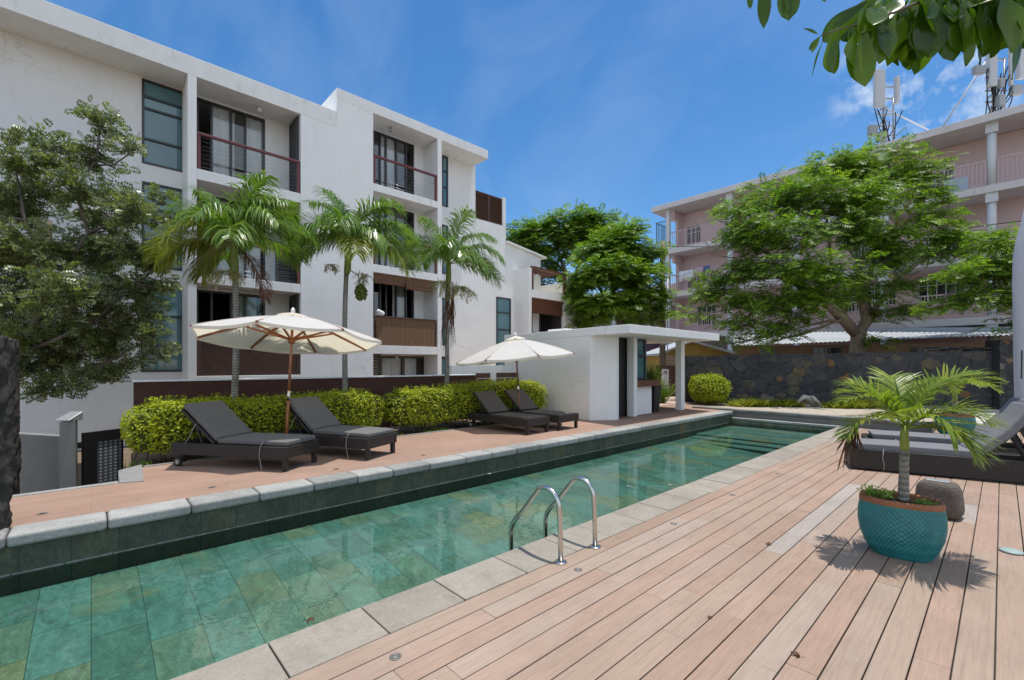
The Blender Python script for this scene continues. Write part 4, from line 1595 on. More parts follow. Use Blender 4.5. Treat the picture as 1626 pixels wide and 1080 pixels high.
def make_daybed():
    t_ = thing('sun_lounger', 'x', 'sun lounger')
    L, HW, H = 2.25, 0.34, 0.31
    f = MB()
    for s in (-1, 1):
        f.box(0, s * HW - 0.035, 0.02, L, s * HW + 0.035, H)
    f.box(0.002, -HW + 0.036, 0.022, 0.07, HW - 0.036, H - 0.002)
    f.box(L - 0.07, -HW + 0.036, 0.022, L - 0.002, HW - 0.036, H - 0.002)
    f.box(0.071, -HW + 0.036, H - 0.06, 1.42, HW - 0.036, H - 0.03)
    fo = f.build('frame', MT['wicker'], t_, bevel=0.018, segs=3)
    r = MB()
    for s in (-1, 1):
        r.tube([(0.01, s * (HW + 0.02), H), (L - 0.01, s * (HW + 0.02), H)], 0.017, 8)
    r.build('rim_braid', MT['wicker'], fo)
    c = MB()
    cushion(c, [(0.10, H + 0.095), (0.13, H + 0.10), (0.6, H + 0.105), (1.44, H + 0.10)], HW - 0.02, 0.10)
    c.build('seat_cushion', MT['cushion_grey'], t_, bevel=0.03, segs=4)
    c = MB()
    ang = R_(50)
    ux, uz = math.cos(ang), math.sin(ang)
    pts = []
    for q in (0.0, 0.2, 0.45, 0.7, 0.92):
        sag = 0.05 * math.sin(q / 0.92 * math.pi)
        pts.append((1.42 + ux * q + uz * sag, H + 0.10 + uz * q - ux * sag))
    cushion(c, pts, HW - 0.02, 0.12)
    c.build('back_cushion', MT['cushion_grey'], t_, bevel=0.035, segs=4)
    b_ = MB()
    for s in (-1, 1):
        b_.bar((1.53, s * 0.29, H + 0.02), (1.53 + ux * 0.84, s * 0.29, H + 0.02 + uz * 0.84), 0.05, 0.05)
        b_.bar((1.53 + ux * 0.6, s * 0.27, H + uz * 0.6), (L - 0.12, s * 0.27, H - 0.02), 0.035, 0.05)
    b_.quad((1.55, -0.27, H + 0.02), (1.55 + ux * 0.84, -0.27, H + 0.02 + uz * 0.84), (1.55 + ux * 0.84, 0.27, H + 0.02 + uz * 0.84), (1.55, 0.27, H + 0.02))
    b_.build('backrest', MT['wicker'], t_, bevel=0.008)
    cd = MB()
    cd.tube([(0.42, -0.33, H + 0.03), (0.41, -0.38, H + 0.0), (0.40, -0.385, 0.2), (0.42, -0.382, 0.12), (0.41, -0.395, 0.02)], 0.006, 6)
    cd.build('tie_cord', MT['cord'], t_)
    return t_


DG = 'grey cushioned daybeds on the timber deck'
d1 = make_daybed()
d2 = copy_tree(d1)
rot1 = R_(16.7)
P0 = Vector((-1.63, 8.79))
c_, s_ = math.cos(rot1), math.sin(rot1)
hwv = Vector((-s_, c_)) * 0.375
d1.location = (P0.x + hwv.x, P0.y + hwv.y, 0)
d1.rotation_euler = (0, 0, rot1)
P1 = Vector((-1.66, 10.20))
rot2 = R_(15)
d2.location = (P1.x - math.sin(rot2) * 0.375, P1.y + math.cos(rot2) * 0.375, 0)
d2.rotation_euler = (0, 0, rot2)
tag(d1, 'low wicker daybed with grey cushions nearer the teal potted palm', 'sun lounger', DG)
tag(d2, 'low wicker daybed with grey cushions partly hidden behind the other daybed', 'sun lounger', DG)


# ------------------------------------------------------------------ parasols
def parasol(base, apex_h, rim_h, R, label, wood, lean=(0, 0), rot=0.0, tilt=(0, 0)):
    t_ = thing('parasol', label, 'parasol', (base[0], base[1], TZ), 0, 'cream parasols beside the pool')
    B = Vector((base[0], base[1], TZ))
    top = B + Vector((lean[0], lean[1], apex_h))
    rim_c = B + Vector((lean[0] * rim_h / apex_h, lean[1] * rim_h / apex_h, rim_h))
    N = 8
    tips = []
    for k in range(N):
        a = rot + 2 * math.pi * k / N
        tips.append(rim_c + Vector((math.cos(a) * R, math.sin(a) * R, tilt[0] * math.cos(a) + tilt[1] * math.sin(a))))
    # canopy: eight sagging panels
    c = MB()
    nu, nv = 8, 8
    apex = top
    for k in range(N):
        a0, a1 = tips[k], tips[(k + 1) % N]
        vs, fs = [], []
        for i in range(nu + 1):
            u = i / nu
            for j in range(nv + 1):
                v = j / nv
                e = a0.lerp(a1, v)
                p = apex.lerp(e, u)
                belly = math.sin(math.pi * v)
                p = p + Vector((0, 0, 0.05 * math.sin(math.pi * u ** 0.8) - belly * 0.035 * u * u))
                if i == nu:
                    mid = (a0 + a1) / 2
                    p = p.lerp(Vector((rim_c.x, rim_c.y, p.z)), 0.03 * belly)
                vs.append(p)
        for i in range(nu):
            for j in range(nv):
                q = i * (nv + 1) + j
                fs.append((q, q + nv + 1, q + nv + 2, q + 1))
        c.add(vs, fs, 0, True)
        # hem
        for j in range(nv):
            p, q = vs[nu * (nv + 1) + j], vs[nu * (nv + 1) + j + 1]
            c.quad(p, q, q - Vector((0, 0, 0.045)), p - Vector((0, 0, 0.045)))
    co = c.build('canopy', MT['canvas'], t_)
    sm = MB()
    for k in range(N):
        pts = [apex.lerp(tips[k], u) + Vector((0, 0, 0.05 * math.sin(math.pi * u ** 0.8) + 0.004)) for u in (0.1, 0.3, 0.5, 0.7, 0.9, 1.0)]
        sm.tube(pts, 0.004, 5)
    sm.build('seam', MT['canvas'], co)
    vp = MB()
    vr = [apex + (tips[k] - apex) * 0.17 + Vector((0, 0, 0.065)) for k in range(N)]
    for k in range(N):
        vp.add([apex + Vector((0, 0, 0.075)), vr[k], vr[(k + 1) % N], (vr[k] + vr[(k + 1) % N]) / 2 + Vector((0, 0, 0.012))], [(0, 1, 3), (0, 3, 2)], 0, True)
    vp.build('vent_cap', MT['canvas'], co)
    fn = MB()
    fn.lathe([(0.018, 0.06), (0.03, 0.075), (0.034, 0.1), (0.026, 0.13), (0.008, 0.155)], 14, apex)
    fn.build('finial', MT['white_paint'], t_)
    # pole in two lengths with a metal joint
    j = B.lerp(top, 0.42)
    p = MB()
    p.tube([B, j], 0.024, 12)
    p.build('pole', MT[wood], t_)
    p = MB()
    p.tube([j, top + Vector((0, 0, 0.02))], 0.022, 12)
    p.build('pole', MT[wood], t_)
    p = MB()
    p.tube([B.lerp(top, 0.385), B.lerp(top, 0.455)], 0.027, 12)
    p.build('pole_joint', MT['steel'], t_)
    hub = B.lerp(top, (rim_h - 0.02) / apex_h)
    h = MB()
    h.lathe([(0.024, -0.06), (0.055, -0.05), (0.055, 0.03), (0.024, 0.05)], 12, hub)
    h.build('hub', MT[wood], t_)
    for k in range(N):
        e = tips[k]
        rb = MB()
        q0 = apex.lerp(e, 0.03) - Vector((0, 0, 0.03))
        qm = apex.lerp(e, 0.5) + Vector((0, 0, 0.025))
        q1 = e - Vector((0, 0, 0.012))
        rb.bar(q0, qm, 0.028, 0.034)
        rb.bar(qm, q1, 0.028, 0.034)
        ro = rb.build('rib', MT[wood], t_)
        st = MB()
        st.bar(hub + (qm - hub).normalized() * 0.05, qm - Vector((0, 0, 0.02)), 0.026, 0.03)
        st.build('strut', MT[wood], ro)
    cd = MB()
    cd.tube([hub + Vector((0.03, -0.02, 0)), hub + Vector((0.035, -0.03, -0.3)), B.lerp(top, 0.5) + Vector((0.03, -0.02, 0))], 0.004, 5)
    cd.build('pull_cord', MT['cord'], t_)
    bs = MB()
    bs.lathe([(0.24, 0.0), (0.24, 0.045), (0.20, 0.06), (0.04, 0.07), (0.035, 0.25)], 24, B)
    bs.build('base', MT['black'], t_)
    return t_


parasol((-7.86, 2.30), 2.24, 1.87, 1.44, 'open cream parasol on a bright orange wooden pole over the cushioned loungers', 'wood_orange', (-0.12, 0.15), R_(11), (0.125, -0.11))
parasol((-7.85, 7.55), 2.06, 1.60, 1.45, 'open cream parasol on a dark leaning pole nearest the pool house', 'wood_dark', (0.0, -0.17), R_(20), (0.09, 0.09))

# closed parasol at the right edge of the deck
t_ = thing('closed_parasol', 'tall closed parasol in a pale grey cover behind the daybeds at the right edge', 'parasol', (0, 0, 0))
cp = at(1650, 640, 7.6)
t_.location = (cp.x, cp.y, 0)
mb = MB()
N = 36
prof = [(0.05, 4.75), (0.12, 4.6), (0.20, 4.1), (0.27, 3.75), (0.305, 3.5), (0.315, 3.1), (0.30, 2.4), (0.285, 1.6), (0.27, 0.75)]
vs, fs = [], []
for r, z in prof:
    for k in range(N):
        a = 2 * math.pi * k / N
        rr_ = r * (1 + 0.03 * math.cos(a * 6 + z) * (1 if z < 4.4 else 0.2))
        vs.append((cp.x + rr_ * math.cos(a), cp.y + rr_ * math.sin(a), z))
for i in range(len(prof) - 1):
    for k in range(N):
        k2 = (k + 1) % N
        fs.append((i * N + k, i * N + k2, (i + 1) * N + k2, (i + 1) * N + k))
mb.add(vs, fs, 0, True)
mb.build('cover', MT['cover'], t_)
mb = MB()
mb.tube([(cp.x, cp.y, 0.05), (cp.x, cp.y, 4.7)], 0.04, 12)
mb.build('pole', MT['steel'], t_)
mb = MB()
mb.box(cp.x - 0.35, cp.y - 0.35, 0.002, cp.x + 0.35, cp.y + 0.35, 0.07)
mb.build('base', MT['black'], t_, bevel=0.01)
mb = MB()
zp = at(1622, 580, 7.31)
mb.bar(Vector((zp.x, zp.y, 1.42)), Vector((zp.x + .004, zp.y, 1.88)), 0.014, 0.02)
mb.build('zip', MT['alu_dark'], t_)  # dark strip drawn for the shaded fold line in the cover

# ------------------------------------------------------------------ pool ladder rails
lad = thing('pool_ladder', 'pair of curved stainless steel pool handrails standing on the timber deck edge', 'pool ladder', (-2.5, 3.1, 0))
for yy in (2.87, 3.34):
    pts = []
    X0, X1 = -2.50, -3.02
    pts += [(X0, yy, 0.0), (X0 - 0.004, yy, 0.25), (X0 - 0.012, yy, 0.40)]
    # arch over
    for a in range(8, 132, 11):
        r = 0.145
        pts.append((X0 - 0.162 + r * math.cos(R_(a)), yy, 0.445 + r * math.sin(R_(a))))
    # straight run down to the knee
    pts += [(-2.92, yy, 0.36), (-3.055, yy, 0.215), (-3.085, yy, 0.175), (-3.105, yy, 0.13), (-3.112, yy, 0.08), (-3.112, yy, -0.1), (-3.112, yy, -0.78)]
    mb = MB()
    mb.tube(pts, 0.0215, 16)
    mb.build('handrail', MT['steel'], lad)
    mb = MB()
    mb.lathe([(0.052, 0.001), (0.052, 0.008), (0.046, 0.013), (0.023, 0.016)], 24, (X0, yy, 0))
    mb.build('flange', MT['steel'], lad)
for z in (-0.35, -0.6, -0.82):
    mb = MB()
    mb.box(-3.14, 2.89, z - 0.015, -3.05, 3.32, z + 0.015)
    mb.build('step', MT['steel'], lad)

# ------------------------------------------------------------------ recessed lights, discs, leaves
MT['old_zinc'] = M('weathered_steel', (0.20, 0.19, 0.175), 0.55, 0.3, 30, 0.1, 90, metal=0.4)


def deck_light(p, label, grp, r=0.036, dark=False):
    t_ = thing('deck_light', label, 'floor light', p, 0, grp)
    P = Vector(p)
    mb = MB()
    mb.lathe([(r, 0.0012), (r, 0.003), (r * 0.82, 0.004), (r * 0.70, 0.002), (r * 0.66, 0.0015)], 24, P, 0, True, False)
    mb.build('rim', MT['old_zinc'], t_)
    mb = MB()
    mb.lathe([(r * 0.67, 0.0012), (r * 0.5, 0.004), (0.001, 0.0055)], 20, P)
    mb.build('lens', MT['win_dark'] if dark else MT['old_zinc'], t_)
    return t_


ORD = ['nearest the camera', 'beside the nearer handrail foot', 'third along, just past the handrails', 'fourth along, well past the handrails', 'farthest, near the daybeds']
for (px, py), o_ in zip(((628, 1043), (918, 905), (1070, 832), (1163, 786), (1235, 752)), ORD):
    p = onz(px, py, 0)
    deck_light((p.x, p.y, 0.001), 'small steel floor light in the near timber deck, ' + o_, 'floor lights along the near deck', 0.034)
ORD = ['leftmost of the row', 'before the first lounger', 'before the second lounger', 'farthest right of the row']
for (px, py), o_ in zip(((67, 816), (337, 774), (534, 745), (672, 723)), ORD):
    p = onz(px, py, TZ)
    deck_light((p.x, p.y, TZ + 0.001), 'small dark floor light in the red terrace, ' + o_, 'floor lights along the far terrace', 0.04, True)
p = onz(1606, 877, 0)
mb = MB()
mb.lathe([(0.075, 0.001), (0.078, 0.012), (0.06, 0.02), (0.001, 0.022)], 28, (p.x, p.y, 0.001))
tag(mb.build('skimmer_lid', MT['plastic_teal']), 'round pale teal plastic lid lying on the deck boards at the right edge', 'lid')


def dry_leaf(p, size, label, seed, mat='leaf_dry', curl=0.35, cat='leaf', grp='dry leaves on the deck'):
    r = random.Random(seed)
    mb = MB()
    rot = r.uniform(0, 6.28)
    n = 7
    for lobe in range(3):
        a = rot + (lobe - 1) * 0.9
        L = size * (1.0 if lobe == 1 else 0.75)
        rows = []
        for i in range(n):
            t = i / (n - 1)
            wdt = L * 0.22 * math.sin(math.pi * min(1, t * 0.9 + 0.12))
            z = 0.004 + curl * L * (t ** 2) * r.uniform(0.6, 1.1) + 0.2 * wdt
            c0 = Vector((math.cos(a), math.sin(a), 0)) * L * t
            s = Vector((-math.sin(a), math.cos(a), 0)) * wdt
            rows.append((c0 + s + UP * (z + wdt * 0.5), c0 + UP * z * 0.6, c0 - s + UP * (z + wdt * 0.4)))
        vs = [Vector(p) + q for rr__ in rows for q in rr__]
        fs = []
        for i in range(n - 1):
            fs += [(i * 3, i * 3 + 1, i * 3 + 4, i * 3 + 3), (i * 3 + 1, i * 3 + 2, i * 3 + 5, i * 3 + 4)]
        mb.add(vs, fs, 0, True)
    mb.tube([Vector(p), Vector(p) + Vector((math.cos(rot + 3.1), math.sin(rot + 3.1), 0.02)) * size * 0.6], 0.0012, 5)
    return tag(mb.build('dry_leaf', MT[mat]), label, cat, grp)


for (px, py), s, o_ in (((1270, 1043), .045, 'curled brown leaf on the near deck, closest to the camera'), ((1220, 866), .05, 'curled brown leaf on the near deck left of the teal pot'), ((1125, 982), .03, 'tiny brown leaf on the near deck, the one furthest left')):
    p = onz(px, py, 0)
    dry_leaf((p.x, p.y, 0.001), s, o_, px)
for (px, py), s, o_ in (((1000, 773), .07, 'pale fallen leaf floating on the pool beyond the farther handrail'), ((1062, 771), .06, 'pale fallen leaf floating beside the pool deck edge'), ((488, 986), .06, 'brown leaf lying at the near pool edge')):
    p = onz(px, py, WATER_Z)
    dry_leaf((p.x, p.y, WATER_Z + 0.001), s, o_, px, 'leaf_dry' if px < 600 else 'driftwood', 0.15, 'leaf', 'leaves floating in the pool')
for i, (px, py) in enumerate(((437, 824), (445, 810), (679, 762), (776, 753), (834, 737), (943, 713), (878, 719))):
    p = onz(px, py, WATER_Z)
    mb = MB()
    for k in range(4):
        a = k * 1.57 + i
        q = Vector((p.x, p.y, WATER_Z + 0.004))
        u = Vector((math.cos(a), math.sin(a), 0))
        v = Vector((-u.y, u.x, 0))
        mb.add([q, q + u * 0.03 + v * 0.014 + UP * .004, q + u * 0.045 + UP * .008, q + u * 0.03 - v * 0.014 + UP * .004], [(0, 1, 2, 3)])
    tag(mb.build('fallen_flower', MT['petal']), 'tiny white fallen flower floating along the far side of the pool', 'flower', 'white flowers floating along the far pool wall')

# ------------------------------------------------------------------ palms
def leaflet(mb, p, d, up, L, w, droop, m=0):
    """narrow drooping blade: two quads and a tip"""
    d = d.normalized()
    s = d.cross(up)
    if s.length < 1e-4:
        s = d.cross(Vector((1, 0, 0)))
    s = s.normalized() * (w / 2)
    d2 = (d - UP * droop).normalized()
    d3 = (d2 - UP * droop).normalized()
    a = p + d * (L * 0.38)
    b_ = a + d2 * (L * 0.34)
    c = b_ + d3 * (L * 0.28)
    mb.add([p - s * 0.5, p + s * 0.5, a + s, a - s, b_ + s * 0.75, b_ - s * 0.75, c], [(0, 1, 2, 3), (3, 2, 4, 5), (5, 4, 6)], m)


def frond(mb, base, az, el, L, bend, lf_len, n=30, w=0.032, lf_droop=0.35, vang=0.35, r0=0.014, rng=random, twist=0.0, m_leaf=0, m_stem=1, start=0.14):
    """arching feather leaf"""
    segs = 14
    pts = [Vector(base)]
    h = Vector((math.cos(az), math.sin(az), 0))
    dirs = []
    for i in range(segs):
        t = i / segs
        e = el - bend * (t ** 1.25)
        d = h * math.cos(e) + UP * math.sin(e)
        dirs.append(d)
        pts.append(pts[-1] + d * (L / segs))
    dirs.append(dirs[-1])
    mb.tube(pts, [r0 * (1 - 0.85 * i / segs) for i in range(segs + 1)], 5, m_stem)
    for i in range(n):
        t = start + (1 - start) * (i + 0.5) / n
        f = t * segs
        k = min(int(f), segs - 1)
        p = pts[k].lerp(pts[k + 1], f - k)
        d = dirs[k]
        side = Vector((-h.y, h.x, 0))
        nrm = side.cross(d)
        if nrm.z < 0:
            nrm = -nrm
        side = (side * math.cos(twist) + nrm * math.sin(twist)).normalized()
        prof = max(0.18, math.sin(math.pi * (0.12 + 0.80 * (t - start) / (1 - start))) ** 0.7)
        for sg in (-1, 1):
            l = lf_len * prof * rng.uniform(0.82, 1.12)
            dd = side * sg * rng.uniform(0.8, 1.0) + d * (0.55 + 0.5 * t) + nrm * (vang + rng.uniform(-0.25, 0.25))
            leaflet(mb, p, dd, nrm, l, w * rng.uniform(0.8, 1.15), lf_droop * rng.uniform(0.6, 1.4), m_leaf)
    return pts


def palm_tree(base, crown_px, label, height, fr_spec, lean, seed, shaft_len=0.62, extras=None, r=0.075):
    rng = random.Random(seed)
    B = Vector((base[0], base[1], 0.0))
    t_ = thing('palm_tree', label, 'palm tree', B, 0, 'palms standing behind the hedges')
    top = Vector((base[0] + lean[0], base[1] + lean[1], height))
    pts = []
    for i in range(12):
        t = i / 11
        pts.append(B.lerp(top, t) + Vector((0.02 * math.sin(t * 5), 0.03 * math.sin(t * 4 + seed), 0)))
    mb = MB()
    mb.tube(pts, [r * (1.18 - 0.35 * min(1, i / 3)) * (1 - 0.02 * i) for i in range(12)], 14)
    mb.build('trunk', MT['bark_palm'], t_)
    s_top = top + Vector((lean[0] * 0.15, lean[1] * 0.15, shaft_len))
    mb = MB()
    mb.tube([pts[-1] - UP * 0.03, top + UP * 0.06, top.lerp(s_top, 0.4), top.lerp(s_top, 0.8), s_top], [r * 0.8, r * 0.98, r * 0.92, r * 0.7, r * 0.45], 12)
    mb.build('crownshaft', MT['shaft'], t_)
    for i, (azd, eld, L, bend, kind) in enumerate(fr_spec):
        mb = MB()
        el = R_(eld + (8 if kind == 'g' and eld < 70 else 0))
        mat = {'g': 'leaf_palm', 'y': 'leaf_palm_yellow', 'd': 'leaf_dry'}[kind]
        bp = s_top - UP * rng.uniform(0.0, 0.12)
        L = L * 0.90
        frond(mb, bp, R_(azd), el, L, bend, 0.70 if kind != 'd' else 0.4, 60, 0.027 if kind != 'd' else 0.016, 0.85, 0.30, 0.016, rng, rng.uniform(-0.5, 0.5))
        o = mb.build('frond', [MT[mat], MT['shaft'] if kind != 'd' else MT['leaf_dry']], t_)
        if kind == 'd':
            o['label'] = 'dead brown hanging frond'
        if kind == 'y':
            o['label'] = 'yellowing frond'
    if extras:
        extras(t_, top, rng)
    return t_


def flower_head(t_, c0, R, rng, n=260, mat='seed', name='flower_cluster', droop=0.4):
    mb = MB()
    for k in range(26):
        a = rng.uniform(0, 6.28)
        d = Vector((math.cos(a), math.sin(a), rng.uniform(-0.8, 0.35)))
        p = Vector(c0)
        pts = [p]
        for q in range(4):
            p = p + d.normalized() * R * rng.uniform(0.18, 0.28)
            d = d + Vector((rng.uniform(-.4, .4), rng.uniform(-.4, .4), -droop))
            pts.append(p.copy())
        mb.tube(pts, 0.004, 4, 0, False)
        for q in range(n // 26):
            f = rng.uniform(0.8, len(pts) - 1.01)
            b_ = pts[int(f)].lerp(pts[int(f) + 1], f % 1)
            dd = Vector((rng.uniform(-1, 1), rng.uniform(-1, 1), rng.uniform(-1, .6)))
            leaflet(mb, b_, dd, UP, rng.uniform(0.06, 0.13), 0.014, 0.2)
    return mb.build(name, MT[mat], t_)


def palm1_x(t_, top, rng):
    flower_head(t_, top + Vector((0.10, -0.16, 0.05)), 0.42, rng, 520)


def palm2_x(t_, top, rng):
    flower_head(t_, top + Vector((0.10, 0.36, -0.02)), 0.34, rng, 180)
    mb = MB()
    c0 = top + Vector((0.10, 0.26, -0.42))
    for k in range(260):
        d = Vector((rng.gauss(0, 1), rng.gauss(0, 1), rng.gauss(0, 1))).normalized()
        q_ = rng.random() ** 0.4
        p = c0 + Vector((d.x * 0.13 * q_, d.y * 0.13 * q_, d.z * 0.19 * q_))
        mb.lathe([(0.002, -0.03), (0.022, -0.014), (0.024, 0.010), (0.002, 0.03)], 6, p, 0, True, False)
    mb.tube([top + Vector((0.06, 0.05, 0.03)), top + Vector((0.1, 0.2, -0.05)), c0], 0.012, 6)
    mb.build('fruit_bunch', MT['fruit'], t_)
    flower_head(t_, top + Vector((-0.05, -0.36, 0.12)), 0.25, rng, 120)


def palm3_x(t_, top, rng):
    flower_head(t_, top + Vector((0.16, -0.22, -0.02)), 0.5, rng, 620)
    flower_head(t_, top + Vector((0.16, 0.28, -0.08)), 0.55, rng, 800)
    mb = MB()
    for k in range(34):
        a = rng.uniform(0, 6.28)
        p = top + Vector((math.cos(a) * 0.1, math.sin(a) * 0.1 + 0.04, -0.3 - rng.uniform(0, 0.3)))
        L = rng.uniform(0.5, 1.3)
        mb.tube([p + UP * 0.25, p, p + Vector((rng.uniform(-.08, .08), rng.uniform(-.16, .1), -L * 0.5)), p + Vector((rng.uniform(-.12, .1), rng.uniform(-.25, .12), -L))], [0.005, 0.010, 0.008, 0.003], 5, 0, False)
    mb.build('dead_stalks', MT['leaf_dry'], t_)


# azimuths: 47 deg = right in the picture, 227 = left, 317 = toward the camera, 137 = away
P1S = [(40, 62, 1.55, 1.5, 'g'), (225, 60, 1.55, 1.7, 'g'), (227, 22, 1.75, 1.25, 'y'), (250, 5, 1.5, 1.2, 'y'), (320, 45, 1.5, 1.9, 'g'), (345, 25, 1.5, 1.7, 'g'), (285, 30, 1.5, 1.9, 'y'), (20, 40, 1.6, 1.7, 'g'),
       (60, 28, 1.7, 1.5, 'g'), (80, 62, 1.5, 1.5, 'g'), (150, 45, 1.5, 1.6, 'g'), (200, 72, 1.5, 1.3, 'g'), (100, 20, 1.5, 1.5, 'g'), (35, 80, 1.5, 0.9, 'g'), (232, 78, 1.4, 1.0, 'g'), (178, 22, 1.4, 1.5, 'g'), (25, -32, 1.5, 0.9, 'd'), (215, -15, 1.1, 1.1, 'y')]
palm_tree((-9.7, 1.95), None, 'leftmost of the three palms, wide crown with yellowing low fronds', 3.30, P1S, (0.02, 0.0), 5, 0.66, palm1_x)
P2S = [(222, 42, 1.85, 1.75, 'g'), (235, 18, 1.6, 1.6, 'g'), (250, 0, 1.25, 1.2, 'g'), (205, 30, 1.6, 1.9, 'g'), (47, 30, 1.9, 1.55, 'g'), (38, 8, 1.8, 1.35, 'y'), (62, 15, 1.85, 1.5, 'g'), (330, 45, 1.5, 2.1, 'g'), (295, 30, 1.5, 2.1, 'g'), (15, 25, 1.6, 1.8, 'g'),
       (75, 52, 1.7, 1.6, 'g'), (140, 50, 1.6, 1.6, 'g'), (180, 60, 1.6, 1.5, 'g'), (100, 30, 1.7, 1.6, 'g'), (222, 82, 1.5, 0.8, 'g'), (60, 76, 1.4, 1.0, 'g'), (215, 68, 1.6, 1.3, 'g'), (345, 20, 1.5, 1.7, 'y'), (40, 62, 1.7, 1.5, 'g')]
palm_tree((-9.7, 4.0), None, 'middle palm with a slim leaning trunk and a hanging bunch of green fruit', 3.66, P2S, (0.0, 0.10), 8, 0.66, palm2_x)
P3S = [(47, 35, 1.7, 1.8, 'g'), (50, 5, 1.6, 1.3, 'g'), (55, 62, 1.6, 1.7, 'g'), (225, 55, 1.5, 1.7, 'g'), (232, 25, 1.4, 1.7, 'g'), (320, 50, 1.4, 2.0, 'g'), (345, 30, 1.5, 1.8, 'g'), (20, 20, 1.5, 1.7, 'g'), (80, 25, 1.5, 1.7, 'g'),
       (140, 45, 1.4, 1.6, 'g'), (190, 50, 1.4, 1.6, 'g'), (240, 78, 1.4, 0.9, 'g'), (20, 80, 1.5, 0.7, 'g'), (285, 20, 1.3, 1.9, 'g')]
palm_tree((-9.7, 6.62), None, 'rightmost of the three palms, shaggy with pale flower sprays and dead stalks', 3.75, P3S, (0.02, 0.12), 13, 0.60, palm3_x)


# ------------------------------------------------------------------ hedges
def leafy(mb, P, N, rng, size=0.05, asp=0.6):
    """one small leaf facing roughly along N"""
    n = (N + Vector((rng.gauss(0, .55), rng.gauss(0, .55), rng.gauss(0, .55) + 0.75))).normalized()
    u = n.cross(Vector((rng.gauss(0, 1), rng.gauss(0, 1), rng.gauss(0, 1)))).normalized()
    v = n.cross(u)
    L, W = size * rng.uniform(0.7, 1.25), size * asp * rng.uniform(0.8, 1.2)
    mb.add([P - u * L / 2, P + v * W / 2 + n * L * 0.08, P + u * L / 2, P - v * W / 2 + n * L * 0.08], [(0, 1, 2, 3)])


def hedge(name, label, cat, x0, x1, y0, y1, z0, ztop, seed, n, leaf=0.05, taper=0.12, stems=True, grp=None, round_k=2.6):
    rng = random.Random(seed)
    t_ = thing(name, label, cat, ((x0 + x1) / 2, (y0 + y1) / 2, 0.13), 0, grp)
    cx_, cy_ = (x0 + x1) / 2, (y0 + y1) / 2
    hx_, hy_ = (x1 - x0) / 2, (y1 - y0) / 2

    def zt(y):
        return ztop(y) if callable(ztop) else ztop

    def surf(a, b_, c_):
        """direction on a unit cube surface to the bumpy rounded box"""
        d = Vector((a, b_, c_))
        k = round_k + 2
        l = (abs(a) ** k + abs(b_) ** k + abs(c_) ** k) ** (1 / k)
        d = d / l
        y = cy_ + d.y * hy_
        hz_ = (zt(y) - z0) / 2
        zc_ = (zt(y) + z0) / 2
        p = Vector((cx_ + d.x * hx_, y, zc_ + d.z * hz_))
        q = noise.noise(Vector((p.x * 1.7, p.y * 1.7, p.z * 1.7 + seed))) * 0.07 + noise.noise(p * 5.0) * 0.035
        nn = Vector((a / hx_, b_ / hy_, c_ / hz_)).normalized() if True else d
        nn = Vector((d.x ** 3 / hx_, d.y ** 3 / hy_, d.z ** 3 / hz_)).normalized()
        return p + nn * q, nn

    areas = [hy_ * 0.8, hy_ * 0.8, hx_ * 0.8, hx_ * 0.8, hx_ * hy_ * 2.2, hx_ * hy_ * 0.6]
    faces = [(0, 1), (0, -1), (1, 1), (1, -1), (2, 1), (2, -1)]
    mb = MB()
    for _ in range(n):
        ax, sg = rng.choices(faces, areas)[0]
        v = [rng.uniform(-1, 1) for _ in range(3)]
        v[ax] = sg
        p, nn = surf(*v)
        p = p - nn * abs(rng.gauss(0, 0.045)) + nn * 0.02
        if p.z < z0 + 0.12 and rng.random() < 0.4:
            continue
        leafy(mb, p, nn, rng, leaf)
    for _ in range(n // 60):       # stray shoots above the clipping line
        v = [rng.uniform(-1, 1), rng.uniform(-1, 1), 1] if rng.random() < 0.7 else [1, rng.uniform(-1, 1), rng.uniform(-.2, 1)]
        p, nn = surf(*v)
        for q in range(4):
            leafy(mb, p + nn * (0.02 + 0.022 * q) + Vector((rng.gauss(0, .012), rng.gauss(0, .012), 0)), nn, rng, leaf)
    mb.build('foliage', MT['leaf_hedge'], t_)
    # solid dark leaf-coloured core, blocks the view through the foliage
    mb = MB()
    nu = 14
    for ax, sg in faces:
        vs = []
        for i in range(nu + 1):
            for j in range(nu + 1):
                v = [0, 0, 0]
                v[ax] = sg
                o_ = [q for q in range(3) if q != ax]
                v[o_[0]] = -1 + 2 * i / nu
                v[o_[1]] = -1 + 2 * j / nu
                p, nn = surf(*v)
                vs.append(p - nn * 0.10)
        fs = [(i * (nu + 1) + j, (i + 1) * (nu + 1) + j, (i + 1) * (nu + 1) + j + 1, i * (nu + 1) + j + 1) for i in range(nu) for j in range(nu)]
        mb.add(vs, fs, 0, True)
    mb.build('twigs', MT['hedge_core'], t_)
    if stems:
        y = y0 + 0.2
        while y < y1 - 0.15:
            for _ in range(2):
                mb = MB()
                xb = cx_ + rng.uniform(-.2, .25)
                mb.tube([(xb, y + rng.uniform(-.1, .1), 0.1), (xb + rng.uniform(-.08, .1), y + rng.uniform(-.12, .12), z0 + 0.05), (xb + rng.uniform(-.15, .2), y + rng.uniform(-.25, .25), z0 + 0.3)], [0.016, 0.013, 0.008], 5)
                mb.build('stem', MT['bark'], t_)
            y += rng.uniform(0.28, 0.45)
    return t_


